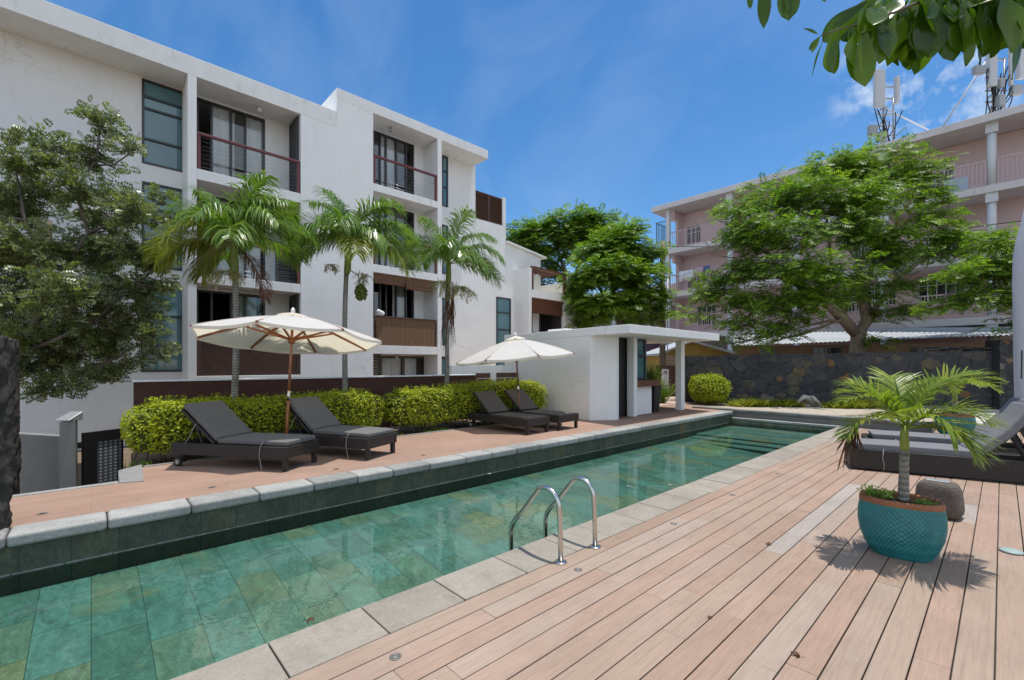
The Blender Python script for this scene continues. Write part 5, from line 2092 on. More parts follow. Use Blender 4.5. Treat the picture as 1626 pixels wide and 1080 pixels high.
hedge('hedge', 'clipped golden green hedge behind the cushioned loungers', 'hedge', -9.35, -8.42, 0.34, 4.42, 0.28, lambda y: 1.06 + 0.03 * math.sin(y * 2.1), 3, 15000, 0.052, grp='clipped hedges along the terrace')
hedge('hedge', 'clipped golden green hedge behind the bare loungers, ending at the pool house', 'hedge', -9.40, -8.48, 4.55, 9.45, 0.30, lambda y: 1.08 + 0.03 * (y - 4.5) + 0.03 * math.sin(y * 1.9), 6, 15000, 0.056, grp='clipped hedges along the terrace')
sp = onz(1122, 643, 0.2)
hedge('round_shrub', 'rounded bright golden shrub in the planter before the dark stone wall', 'shrub', sp.x - 0.80, sp.x + 0.60, sp.y - 0.68 + 0.35, sp.y + 0.68 + 0.35, 0.20, 1.27, 9, 8000, 0.066, stems=True, round_k=0.15)

# low plants on the hedge bed
mb = MB()
rng = random.Random(77)
for k in range(900):
    y = rng.uniform(0.5, 9.3)
    p = Vector((rng.uniform(-8.36, -9.2), y, 0.14))
    leafy(mb, p + UP * rng.uniform(0, 0.05), UP, rng, 0.05)
tag(mb.build('ground_litter', MT['leaf_dry']), kind='stuff')
tag(bpy.data.objects['ground_litter'], 'scatter of brown fallen leaves under the hedges', 'leaf litter')
mb = MB()
for k in range(1500):
    y = rng.uniform(0.3, 9.3)
    if noise.noise(Vector((y * 1.5, 3, 1))) < 0.0:
        continue
    p = Vector((rng.uniform(-8.37, -8.8), y, 0.13))
    leaflet(mb, p, Vector((rng.uniform(-.6, .6), rng.uniform(-.6, .6), 1)), Vector((1, 0, 0)), rng.uniform(0.06, 0.15), 0.012, 0.3)
tag(mb.build('ground_grass', MT['leaf_strap'], kind='stuff'), 'thin green grass growing in the bed under the hedges', 'grass')

# grass tufts by the stone wall
def tuft(pxa, pxb, py, w, h, label, seed):
    rng = random.Random(seed)
    a, b_ = at(pxa, py, w), at(pxb, py, w)
    a.z = b_.z = 0.19
    mb = MB()
    n = int((b_ - a).length * 1300)
    for k in range(n):
        p = a.lerp(b_, rng.random()) + Vector((rng.uniform(-.3, .3), rng.uniform(-.3, .3), 0))
        u = abs((p - a).length / max(0.01, (b_ - a).length) - 0.5) * 2
        hh = h * (1 - 0.5 * u ** 2) * rng.uniform(0.55, 1.15)
        leaflet(mb, p, Vector((rng.gauss(0, .7), rng.gauss(0, .7), 1)), Vector((1, 0.3, 0)), hh, 0.04, 0.12)
    tag(mb.build('grass_clump', MT['grass_tuft']), label, 'grass clump', 'grass clumps along the stone wall')


tuft(1168, 1222, 648, 15.9, 0.40, 'yellow green grass clump beside the round golden shrub', 1)
tuft(1234, 1268, 652, 15.9, 0.36, 'smaller yellow green grass clump left of the driftwood', 2)
tuft(1322, 1405, 660, 15.3, 0.42, 'wide yellow green grass clump right of the driftwood', 3)
dw = at(1282, 658, 15.8)
dw.z = 0.19
mb = MB()
mb.tube([dw + RT * 0.30 + UP * 0.0, dw + RT * 0.08 + UP * 0.28, dw - RT * 0.12 + UP * 0.34, dw - RT * 0.32 + UP * 0.16, dw - RT * 0.40 + UP * 0.02], [0.10, 0.11, 0.08, 0.05, 0.03], 9)
mb.tube([dw + RT * 0.05 + UP * 0.28, dw + RT * 0.10 + UP * 0.34 - FW * 0.1, dw + RT * 0.35 + UP * 0.05 - FW * 0.25], [0.07, 0.07, 0.04], 8)
tag(mb.build('driftwood', MT['driftwood']), 'bleached arched driftwood log lying between the grass clumps', 'driftwood')


# ------------------------------------------------------------------ oval teal pots with palms
def oval_pot(center, a, b_, H, rot, name, label, emboss=True):
    t_ = thing(name, label, 'plant pot', center, 0, 'teal glazed pots on the deck')
    C0 = Vector(center)
    NU, NV = 220, 64
    prof = [(0.0, 0.66), (0.06, 0.74), (0.2, 0.87), (0.4, 0.98), (0.58, 1.02), (0.75, 1.015), (0.88, 0.985), (1.0, 0.95)]

    def rad(t):
        for i in range(len(prof) - 1):
            if t <= prof[i + 1][0]:
                f = (t - prof[i][0]) / (prof[i + 1][0] - prof[i][0])
                f = f * f * (3 - 2 * f) * 0.5 + f * 0.5
                return prof[i][1] + (prof[i + 1][1] - prof[i][1]) * f
        return prof[-1][1]
    mb = MB()
    vs, fs = [], []
    ZB = H * 0.90
    cr_, sr_ = math.cos(rot), math.sin(rot)
    for j in range(NV + 1):
        t = j / NV
        r = rad(t * 0.93)
        for i in range(NU):
            th = 2 * math.pi * i / NU
            e = 0.0
            if emboss:
                s1 = math.sin(th * 26 + t * 34)
                s2 = math.sin(th * 26 - t * 34)
                e = -0.011 * (1 - min(1, abs(s1) * abs(s2) * 1.9)) * min(1, (1 - t) * 14) * min(1, t * 10)
            x = a * r * math.copysign(abs(math.cos(th)) ** 0.86, math.cos(th))
            y = b_ * r * math.copysign(abs(math.sin(th)) ** 0.86, math.sin(th))
            k = 1 + e / max(0.1, math.hypot(x, y))
            x, y = x * k, y * k
            vs.append(C0 + Vector((x * cr_ - y * sr_, x * sr_ + y * cr_, t * ZB)))
    for j in range(NV):
        for i in range(NU):
            i2 = (i + 1) % NU
            fs.append((j * NU + i, j * NU + i2, (j + 1) * NU + i2, (j + 1) * NU + i))
    mb.add(vs, fs, 0, True)
    mb.build('body', MT['teal'], t_)

    def ringv(k, z, n=96):
        o_ = []
        for i in range(n):
            th = 2 * math.pi * i / n
            x = a * k * math.copysign(abs(math.cos(th)) ** 0.86, math.cos(th))
            y = b_ * k * math.copysign(abs(math.sin(th)) ** 0.86, math.sin(th))
            o_.append(C0 + Vector((x * cr_ - y * sr_, x * sr_ + y * cr_, z)))
        return o_
    rg = [ringv(rad(0.93) - 0.004, ZB - 0.002), ringv(rad(0.93) + 0.015, ZB + 0.004), ringv(rad(0.97) + 0.01, H - 0.012), ringv(rad(1) - 0.01, H), ringv(rad(1) - 0.07, H - 0.002), ringv(rad(1) - 0.10, H - 0.015), ringv(rad(1) - 0.11, H - 0.09)]
    n = 96
    mb = MB()
    mb.add([p for q in rg for p in q], [(j * n + i, j * n + (i + 1) % n, (j + 1) * n + (i + 1) % n, (j + 1) * n + i) for j in range(len(rg) - 1) for i in range(n)], 0, True)
    mb.build('rim', MT['terracotta'], t_)
    mb = MB()
    q = ringv(rad(1) - 0.105, H - 0.06)
    c0 = C0 + UP * (H - 0.035)
    mb.add(q + [c0], [(i, (i + 1) % n, n) for i in range(n)], 0, True)
    mb.build('soil', MT['soil'], t_)
    return t_


PC = Vector((-0.60, 5.16, 0.0))
oval_pot(PC, 0.292, 0.215, 0.50, R_(8), 'plant_pot', 'oval teal glazed pot with embossed diamonds and terracotta rim in the foreground')
t_ = thing('potted_palm', 'bright yellow green young palm growing in the foreground teal pot', 'palm', (PC.x, PC.y, 0.46), 0, 'young palms in teal pots')
tb = Vector((PC.x + 0.02, PC.y, 0.44))
mb = MB()
mb.tube([tb, tb + UP * 0.1, tb + UP * 0.26 + RT * 0.004, tb + UP * 0.48 + RT * 0.008], [0.045, 0.039, 0.035, 0.031], 14)
mb.build('trunk', MT['bark_palm'], t_)
st_ = tb + UP * 0.48 + RT * 0.008
mb = MB()
mb.tube([st_ - UP * 0.02, st_ + UP * 0.06, st_ + UP * 0.14, st_ + UP * 0.20], [0.031, 0.034, 0.029, 0.018], 12)
mb.build('crownshaft', M('young_crownshaft', (0.24, 0.30, 0.06), 0.4, 0.25, 8, 0.05, 40), t_)
ctp = st_ + UP * 0.17
rng = random.Random(31)
# azimuth (47 right, 227 left, 317 towards camera), elevation, length, bend
for (azd, eld, L, bend, kind, lf) in (
        (48, 50, 1.0, 1.35, 'p', 0.27), (35, 62, 0.85, 1.3, 'p', 0.27), (25, 30, 0.7, 1.4, 'p', 0.27), (345, 12, 0.58, 1.75, 'p', 0.34), (8, 6, 0.55, 1.6, 'p', 0.32), (325, 38, 0.55, 2.1, 'p', 0.38), (232, 50, 0.72, 1.5, 'p', 0.24), (238, 26, 0.74, 1.75, 'w', 0.24),
        (205, 58, 0.68, 1.5, 'p', 0.26), (110, 62, 0.8, 1.3, 'p', 0.26), (75, 48, 0.85, 1.4, 'p', 0.26), (160, 58, 0.75, 1.4, 'p', 0.26), (262, 42, 0.5, 1.5, 'p', 0.26), (0, 40, 0.6, 1.4, 'p', 0.28)):
    mb = MB()
    pts = frond(mb, ctp, R_(azd), R_(min(78, eld + 13)), L * 0.93, bend + 0.15, lf, 34, 0.0165, 0.20, 0.28, 0.007, rng, rng.uniform(-0.3, 0.3), start=0.2)
    if kind == 'w':
        o = mb.build('frond', [MT['leaf_potpalm'], MT['leaf_potpalm']], t_)
        mb = MB()
        for k in range(34):
            p = pts[-1 - rng.randrange(0, 4)]
            leaflet(mb, p, Vector((rng.gauss(0, .28), rng.gauss(0, .28), -1)) - RT * 0.2, RT, rng.uniform(0.12, 0.33), 0.016, 0.1)
        mb.build('frond', MT['leaf_dry'], t_, label='withered brown frond tip hanging at the left')
    else:
        mb.build('frond', [MT['leaf_potpalm'], MT['leaf_potpalm']], t_)
mb = MB()
sp_ = ctp
mb.tube([sp_ - UP * 0.1, sp_ + UP * 0.1 - RT * 0.015, sp_ + UP * 0.3 - RT * 0.05, sp_ + UP * 0.46 - RT * 0.09], [0.010, 0.012, 0.010, 0.002], 6)
mb.build('spear_leaf', MT['leaf_palm'], t_)
# creeping herbs in the pot
mb = MB()
for k in range(420):
    base = PC + Vector((-0.23 + 0.18 * rng.random(), rng.uniform(-.12, .1), 0.475))
    if rng.random() < 0.3:
        base += Vector((-0.06, -0.02, 0.02))
    leafy(mb, base + UP * rng.uniform(0, 0.06), UP, rng, 0.028, 0.7)
tag(mb.build('creeping_herb', MT['leaf_strap']), 'small green herb spilling over the left end of the foreground teal pot', 'plant')
mb = MB()
for k in range(110):
    base = PC + Vector((0.10 + 0.14 * rng.random(), rng.uniform(-.1, .06), 0.47))
    leafy(mb, base + UP * rng.uniform(0, 0.04), UP, rng, 0.03, 0.7)
tag(mb.build('creeping_herb', MT['leaf_strap']), 'few green herb leaves right of the palm stem in the foreground teal pot', 'plant')

P2c = (onz(1482, 692, 0) + onz(1549, 695, 0)) / 2
oval_pot((P2c.x, P2c.y + 0.2, 0.0), 0.345, 0.235, 0.50, R_(12), 'plant_pot', 'teal pot farther back between the daybeds and the stone wall', False)
t2 = thing('potted_palm', 'farther young palm rising from the back teal pot', 'palm', (P2c.x, P2c.y + 0.2, 0.46), 0, 'young palms in teal pots')
tb = Vector((P2c.x, P2c.y + 0.2, 0.44))
mb = MB()
mb.tube([tb, tb + UP * 0.2, tb + UP * 0.36], [0.065, 0.055, 0.05], 12)
mb.build('trunk', MT['bark_palm'], t2)
mb = MB()
mb.tube([tb + UP * 0.35, tb + UP * 0.5, tb + UP * 0.7], [0.05, 0.05, 0.03], 12)
mb.build('crownshaft', MT['shaft'], t2)
for k in range(11):
    mb = MB()
    frond(mb, tb + UP * 0.68, R_(k * 33 + rng.uniform(-10, 10)), R_(rng.uniform(15, 60)), rng.uniform(0.7, 0.95), 1.4, 0.26, 22, 0.028, 0.2, 0.28, 0.008, rng)
    mb.build('frond', [MT['leaf_potpalm'], MT['leaf_potpalm']], t2)

# rock shaped garden block beside the pot
rk = thing('garden_speaker', 'rounded grey brown stone block with a label plate behind the teal pot', 'garden speaker', (-0.44, 6.78, 0))
mb = MB()
RC = Vector((-0.47, 6.80, 0))
vs, fs = [], []
NA, NB = 40, 24
for j in range(NB + 1):
    ph_ = -math.pi / 2 + math.pi * j / NB
    for i in range(NA):
        th = 2 * math.pi * i / NA
        pw = lambda q: math.copysign(abs(q) ** 0.42, q)
        x, y, z = pw(math.cos(ph_)) * pw(math.cos(th)) * 0.205, pw(math.cos(ph_)) * pw(math.sin(th)) * 0.17, pw(math.sin(ph_)) * 0.19
        tp = 1.0 - 0.18 * (z / 0.19 * 0.5 + 0.5)
        p = Vector((x * tp, y * tp, z + 0.19))
        p += p.normalized() * noise.noise(p * 14) * 0.008
        c2, s2 = math.cos(R_(-6)), math.sin(R_(-6))
        vs.append(RC + Vector((p.x * c2 - p.y * s2, p.x * s2 + p.y * c2, p.z)))
for j in range(NB):
    for i in range(NA):
        i2 = (i + 1) % NA
        fs.append((j * NA + i, j * NA + i2, (j + 1) * NA + i2, (j + 1) * NA + i))
mb.add(vs, fs, 0, True)
mb.build('body', MT['pumice'], rk)
mb = MB()
mb.box(RC.x - 0.10, RC.y - 0.07, 0.379, RC.x + 0.09, RC.y + 0.05, 0.388)
mb.build('label_plate', MT['zinc'], rk, bevel=0.003)

# ------------------------------------------------------------------ trees
def feather(mb, p, d, up, L, pairs, lf, w, rng, droop=0.5):
    """compound leaf: small leaflets both sides of a bending stalk"""
    d = d.normalized()
    side = d.cross(up)
    if side.length < 1e-3:
        side = Vector((1, 0, 0))
    side.normalize()
    q = Vector(p)
    for i in range(pairs):
        t = (i + 0.5) / pairs
        q = q + d * (L / pairs)
        d = (d - UP * droop / pairs).normalized()
        l = lf * (0.6 + 0.8 * math.sin(math.pi * (0.15 + 0.75 * t))) * rng.uniform(0.85, 1.15)
        n = side.cross(d)
        for s in (-1, 1):
            e = (side * s + d * 0.45 - UP * rng.uniform(0.0, 0.35)).normalized()
            b_ = q + e * l
            wv = (d - e * d.dot(e)).normalized() * (w / 2)
            m_ = q + e * l * 0.5 + n * 0.0
            mb.add([q, m_ - wv, b_, m_ + wv], [(0, 1, 2, 3)])
    l = lf * 0.9
    mb.add([q, q + d * l * 0.5 + side * w * 0.5, q + d * l, q + d * l * 0.5 - side * w * 0.5], [(0, 1, 2, 3)])


def wander(a, b_, rng, n=6, amp=0.12):
    L = (b_ - a).length
    off = Vector((rng.gauss(0, 1), rng.gauss(0, 1), rng.gauss(0, 1))) * L * amp
    off2 = Vector((rng.gauss(0, 1), rng.gauss(0, 1), rng.gauss(0, 1))) * L * amp * 0.5
    return [a.lerp(b_, i / n) + off * math.sin(math.pi * i / n) + off2 * math.sin(2 * math.pi * i / n) for i in range(n + 1)]


def tree(name, label, cat, base, trunk_pts, trunk_r, limbs, clumps, n_leaf, leaf, mats, seed, grp=None, twigs=6, bare=None, leaf_up=0.8, limb_r=0.07, flat=0.55, jit=0.35):
    """limbs: list of world polylines with radii; clumps: (centre, radius)"""
    rng = random.Random(seed)
    t_ = thing(name, label, cat, base, 0, grp)
    mb = MB()
    mb.tube(trunk_pts, trunk_r, 12)
    joints = [Vector(trunk_pts[-1])]
    for pts, rad in limbs:
        mb.tube(pts, rad, 8)
        joints += [Vector(p) for p in pts[1:]]
    tw = mb
    tot = sum(r ** 2 for _, r in clumps)
    lv = MB()
    L, pairs, lf, w, droop = leaf
    for c, r in clumps:
        j = min(joints, key=lambda q: (q - c).length + max(0, q.z - c.z) * 1.5)
        path = wander(j, c - UP * r * flat * 0.3, rng, 6, 0.07)
        r0 = min(limb_r, 0.02 + 0.018 * (c - j).length)
        mb.tube(path, [r0 * (1 - 0.75 * i / 6) for i in range(7)], 6)
        tips = []
        for k in range(twigs):
            d = Vector((rng.gauss(0, 1), rng.gauss(0, 1), rng.gauss(0.25, 0.6))).normalized()
            e = c + Vector((d.x * r, d.y * r, d.z * r * flat)) * rng.uniform(0.6, 1.0)
            s0 = path[rng.randrange(3, 7)]
            tp = wander(s0, e, rng, 4, 0.10)
            tw.tube(tp, [r0 * 0.28, r0 * 0.22, r0 * 0.17, r0 * 0.12, r0 * 0.06], 4, 0, False)
            tips.append(tp)
        n = int(n_leaf * r * r / tot)
        for k in range(n):
            d = Vector((rng.gauss(0, 1), rng.gauss(0, 1), rng.gauss(0, 1))).normalized()
            q = rng.random() ** 0.45
            p = c + Vector((d.x * r * q, d.y * r * q, d.z * r * flat * q + 0.0))
            bmp = noise.noise(p * (1.3 / r) + Vector((seed, 0, 0)))
            if bmp < -0.10:
                continue
            if d.z < -0.2 and rng.random() < 0.35:
                continue
            if k % 3 and tips:
                tp = rng.choice(tips)
                f = rng.uniform(1.0, 3.99)
                p = tp[int(f)].lerp(tp[int(f) + 1], f % 1) + Vector((rng.gauss(0, 1), rng.gauss(0, 1), rng.gauss(0, .6))) * r * 0.17
            out = Vector((d.x, d.y, 0.25 * d.z + rng.uniform(-0.1, 0.4)))
            up = (UP * leaf_up + Vector((rng.gauss(0, jit), rng.gauss(0, jit), 0))).normalized()
            feather(lv, p, out, up, L * rng.uniform(0.7, 1.2), pairs, lf, w, rng, droop)
    mb.build('trunk', MT[mats[0]], t_)
    lv.build('crown', MT[mats[1]], t_)
    if bare:
        for pts, r in bare:
            b_ = MB()
            b_.tube(pts, [r * (1 - 0.8 * i / (len(pts) - 1)) for i in range(len(pts))], 5, 0, False)
            for k in range(5):
                i = rng.randrange(1, len(pts))
                e = Vector(pts[i]) + Vector((rng.gauss(0, .35), rng.gauss(0, .35), rng.uniform(-.1, .5)))
                b_.tube(wander(Vector(pts[i]), e, rng, 4, 0.12), [r * .45, r * .35, r * .25, r * .15, r * .05], 4, 0, False)
            b_.build('bare_twig', MT['twig'], t_)
    return t_


def px_clumps(spec, rng):
    return [(at(px, py, w + rng.uniform(-.3, .3)), r / FPX * w) for px, py, w, r in spec]


# the tree at the left, before the apartment building
rng = random.Random(41)
LW = 9.4
cl = [(25, 260, LW, 38), (62, 225, LW - .5, 30), (100, 255, LW + .6, 32), (15, 330, LW, 42), (70, 320, LW + .8, 45), (125, 300, LW - .5, 36), (155, 185, LW, 24), (172, 215, LW + .2, 20), (150, 245, LW, 22), (205, 235, LW, 17), (185, 265, LW + .3, 15),
      (40, 400, LW - .8, 52), (105, 390, LW, 52), (165, 345, LW + .5, 34), (200, 340, LW, 30), (222, 330, LW - .3, 22), (165, 410, LW + .6, 44), (215, 395, LW, 38), (250, 410, LW, 24), (30, 470, LW, 50), (95, 470, LW - .7, 54), (160, 475, LW, 52), (215, 460, LW + .5, 40), (252, 450, LW, 22),
      (60, 540, LW - .5, 46), (120, 545, LW + .4, 50), (180, 535, LW, 46), (225, 520, LW, 32), (252, 525, LW, 18), (85, 598, LW, 26), (130, 600, LW - .3, 26), (170, 590, LW, 24), (205, 580, LW, 20), (-20, 300, LW, 45), (-25, 400, LW, 55), (-20, 500, LW, 50), (240, 480, LW, 20), (45, 580, LW, 30), (60, 618, LW - .2, 18), (112, 622, LW - .3, 16), (85, 560, LW, 30), (250, 555, LW, 16), (190, 300, LW, 16), (262, 310, LW + .3, 14), (258, 350, LW, 16), (140, 265, LW, 14)]
bp = at(16, 640, LW)
bp.z = -0.6
tp = [bp, at(18, 600, LW), at(36, 560, LW), at(62, 500, LW), at(75, 430, LW), at(78, 350, LW)]
lim = [([at(62, 500, LW), at(100, 430, LW), at(140, 370, LW), at(120, 300, LW), at(152, 255, LW), at(160, 200, LW)], [.05, .042, .036, .03, .022, .012]),
       ([at(36, 560, LW), at(90, 540, LW - .4), at(150, 510, LW - .3), at(215, 450, LW)], [.05, .04, .03, .014]),
       ([at(140, 370, LW), at(190, 350, LW), at(225, 335, LW)], [.03, .022, .012]),
       ([at(152, 262, LW), at(180, 262, LW), at(205, 245, LW), at(222, 210, LW)], [.02, .016, .012, .008]),
       ([at(75, 430, LW), at(40, 350, LW), at(25, 270, LW)], [.04, .03, .015]),
       ([at(36, 560, LW), at(80, 575, LW), at(120, 585, LW), at(165, 580, LW)], [.035, .028, .02, .01])]
tree('garden_tree', 'loose dull green tree with rusty tips in front of the building at the left', 'tree', bp, tp, [.14, .12, .10, .085, .07, .05], lim, px_clumps(cl, rng), 13500, (0.19, 5, 0.064, 0.033, 0.5), ('bark', 'leaf_left'), 41, twigs=8, leaf_up=0.35, limb_r=0.03, flat=1.0, jit=0.8)

# big flame tree behind the stone wall
rng = random.Random(52)
W0 = 19.0
cl = [(1330, 268, W0, 55), (1390, 262, W0, 50), (1440, 275, W0, 48), (1270, 300, W0 - 1, 55), (1215, 318, W0, 50), (1180, 330, W0, 36), (1330, 320, W0 - 1.5, 65), (1400, 315, W0 - 1, 55), (1465, 310, W0, 40), (1220, 365, W0 - 1, 55), (1185, 370, W0, 40), (1280, 370, W0 - 2, 62), (1350, 375, W0 - 1.5, 60), (1430, 365, W0 - 1, 48), (1480, 345, W0, 34), (1500, 375, W0, 32),
      (1200, 420, W0 - .5, 52), (1160, 440, W0, 34), (1260, 425, W0 - 2, 60), (1330, 430, W0 - 2, 55), (1410, 410, W0 - 1, 40), (1475, 400, W0, 32), (1520, 395, W0, 28), (1185, 475, W0 - 1, 44), (1140, 465, W0, 30), (1240, 480, W0 - 2, 46), (1300, 470, W0 - 2.2, 46), (1120, 470, W0, 24), (1110, 440, W0 + .5, 20), (1200, 520, W0 - 1, 34), (1165, 512, W0 - .5, 26), (1255, 512, W0 - 1.5, 30), (1380, 465, W0 - .5, 36), (1430, 455, W0, 30), (1410, 500, W0, 26), (1440, 490, W0 - .3, 26), (1530, 370, W0, 24), (1545, 392, W0, 20), (1150, 545, W0 - 1, 18), (1390, 540, W0 - .5, 18), (1215, 545, W0 - 1.5, 16), (1095, 500, W0, 18)]
bp = at(1361, 562, W0)
bp.z = -0.6
k_ = W0 / FPX
tp = [bp, at(1361, 565, W0), at(1362, 545, W0), at(1364, 522, W0)]
lim = [([at(1360, 530, W0), at(1338, 506, W0 - .2), at(1316, 486, W0 - .3), at(1282, 466, W0 - .6), at(1250, 440, W0 - 1), at(1215, 400, W0 - .8)], [.24, .21, .17, .12, .08, .04]),
       ([at(1364, 530, W0), at(1376, 508, W0), at(1366, 470, W0 + .2), at(1363, 417, W0 - .2), at(1392, 396, W0 - .4), at(1422, 376, W0 - .3), at(1452, 352, W0), at(1437, 328, W0), at(1468, 298, W0)], [.22, .20, .16, .14, .12, .10, .09, .06, .04]),
       ([at(1364, 528, W0), at(1384, 505, W0 + .3), at(1372, 470, W0 + .6), at(1383, 430, W0 + .5), at(1400, 380, W0 + .4), at(1390, 310, W0 + .3)], [.18, .15, .12, .10, .08, .04]),
       ([at(1345, 512, W0), at(1330, 470, W0 + .4), at(1320, 420, W0 + .3), at(1312, 340, W0 + .2)], [.13, .10, .08, .04]),
       ([at(1376, 508, W0), at(1420, 450, W0), at(1480, 395, W0), at(1530, 410, W0)], [.14, .1, .07, .04])]
bare = [([at(1462, 300, W0), at(1480, 270, W0), at(1505, 262, W0), at(1538, 258, W0)], .035), ([at(1470, 315, W0), at(1500, 285, W0), at(1495, 262, W0)], .03), ([at(1455, 345, W0), at(1505, 330, W0), at(1540, 320, W0)], .025), ([at(1180, 380, W0), at(1150, 352, W0), at(1120, 345, W0)], .03), ([at(1170, 410, W0), at(1130, 405, W0), at(1125, 392, W0)], .03), ([at(1165, 365, W0), at(1140, 350, W0), at(1105, 355, W0)], .02), ([at(1490, 400, W0), at(1510, 418, W0), at(1522, 412, W0), at(1560, 412, W0)], .03)]
tree('flame_tree', 'broad feathery green tree with a forked pale trunk behind the dark stone wall', 'tree', bp, tp, [.33, .30, .27, .28], lim, px_clumps(cl, rng), 9500, (0.55, 7, 0.15, 0.056, 0.9), ('bark_pale', 'leaf_flame', 'bark'), 52, 'feathery trees behind the pool house', 6, bare, 0.9, 0.06, 0.55)

# sprays of a neighbouring tree at the far right
rng = random.Random(58)
W1 = 15.5
cl = [(1585, 385, W1, 28), (1600, 410, W1, 26), (1560, 428, W1, 26), (1590, 440, W1, 30), (1530, 432, W1, 22), (1505, 438, W1, 16), (1600, 475, W1, 32), (1560, 470, W1, 28), (1525, 482, W1, 22), (1490, 490, W1, 18), (1590, 520, W1, 18), (1640, 420, W1, 50), (1650, 490, W1, 50), (1700, 380, W1, 70), (1700, 470, W1, 60)]
bp = at(1740, 640, W1)
bp.z = 0
tree('flame_tree', 'low feathery spray of a tree mostly outside the right edge, before the white columns', 'tree', bp, [bp, at(1738, 560, W1), at(1725, 480, W1)], [.22, .18, .12], [([at(1725, 500, W1), at(1680, 450, W1), at(1620, 430, W1), at(1560, 425, W1)], [.1, .07, .05, .02])], px_clumps(cl, rng), 4000, (0.50, 7, 0.13, 0.05, 0.7), ('bark', 'leaf_flame'), 58, 'feathery trees behind the pool house', 6, None, 0.9, 0.06, 0.5)

# two trees past the pool house
rng = random.Random(61)
W2 = 24.0
cl = [(985, 385, W2, 45), (945, 400, W2, 36), (1010, 400, W2, 34), (965, 430, W2 - 1, 48), (1010, 440, W2 - 1, 40), (925, 445, W2, 34), (960, 475, W2 - 1.5, 42), (1000, 480, W2 - 1, 40), (930, 490, W2, 28), (1030, 470, W2, 28), (945, 510, W2 - .5, 24), (1035, 430, W2, 22), (920, 515, W2, 18), (1020, 505, W2, 22), (1050, 495, W2, 20), (985, 365, W2 + .5, 26), (905, 470, W2, 18), (1040, 395, W2, 20)]
bp = at(984, 560, W2)
bp.z = -0.3
tree('flame_tree', 'dense feathery green tree with a curved dark trunk right behind the pool house roof', 'tree', bp, [bp, at(982, 545, W2), at(987, 520, W2), at(981, 495, W2), at(974, 475, W2)], [.30, .26, .22, .2, .16],
     [([at(981, 497, W2), at(960, 470, W2), at(940, 440, W2)], [.14, .1, .05]), ([at(981, 490, W2), at(1000, 460, W2), at(1010, 420, W2)], [.13, .1, .05]), ([at(975, 478, W2), at(970, 430, W2), at(980, 390, W2)], [.12, .09, .04])], px_clumps(cl, rng), 6000, (0.60, 7, 0.18, 0.07, 0.9), ('bark', 'leaf_flame'), 61, 'feathery trees behind the pool house', 5, None, 0.9, 0.10, 0.55)
rng = random.Random(66)
W3 = 33.0
cl = [(835, 370, W3, 28), (870, 360, W3, 32), (910, 352, W3, 36), (950, 352, W3, 28), (850, 395, W3, 34), (890, 380, W3, 36), (930, 375, W3, 36), (825, 390, W3, 22), (870, 420, W3, 20), (965, 365, W3, 18), (905, 405, W3, 22), (845, 415, W3, 20), (880, 440, W3, 16), (915, 440, W3, 18), (815, 385, W3, 14), (900, 465, W3, 26), (930, 500, W3, 30), (850, 450, W3, 26)]
bp = at(915, 570, W3)
bp.z = -0.3
tree('flame_tree', 'flat topped feathery tree against the sky, farthest back above the terrace wing', 'tree', bp, [bp, at(912, 500, W3), at(908, 450, W3)], [.36, .3, .26],
     [([at(908, 452, W3), at(897, 430, W3), at(888, 405, W3), at(880, 375, W3)], [.2, .15, .11, .05]), ([at(908, 455, W3), at(920, 420, W3), at(935, 385, W3)], [.16, .12, .05]), ([at(897, 430, W3), at(865, 405, W3), at(840, 385, W3)], [.12, .09, .04])], px_clumps(cl, rng), 5500, (0.75, 7, 0.22, 0.085, 0.8), ('bark', 'leaf_flame'), 66, 'feathery trees behind the pool house', 5, None, 0.9, 0.10, 0.5)


# overhanging branch of large leaves, close by at the top right
def big_leaf(mb, p, d, up, L, w, curl, fold, rng):
    d = d.normalized()
    side = d.cross(up)
    if side.length < 1e-3:
        side = RT.copy()
    side.normalize()
    n = 9
    rows = []
    q = Vector(p)
    for i in range(n + 1):
        t = i / n
        wd = w * 0.5 * (math.sin(math.pi * min(1, t ** 1.55)) ** 0.7 if 0 < t < 1 else 0.02)
        nn = side.cross(d).normalized()
        if nn.z < 0:
            nn = -nn
        wob = math.sin(t * 9 + L * 50) * 0.05 * w
        rows.append((q + side * wd * math.cos(fold) + nn * (wd * math.sin(fold) + wob), q, q - side * wd * math.cos(fold) + nn * (wd * math.sin(fold) - wob)))
        q = q + d * (L / n)
        d = (d - UP * curl / n).normalized()
    vs = [x for r in rows for x in r]
    fs = []
    for i in range(n):
        fs += [(i * 3, i * 3 + 1, i * 3 + 4, i * 3 + 3), (i * 3 + 1, i * 3 + 2, i * 3 + 5, i * 3 + 4)]
    mb.add(vs, fs, 0, True)


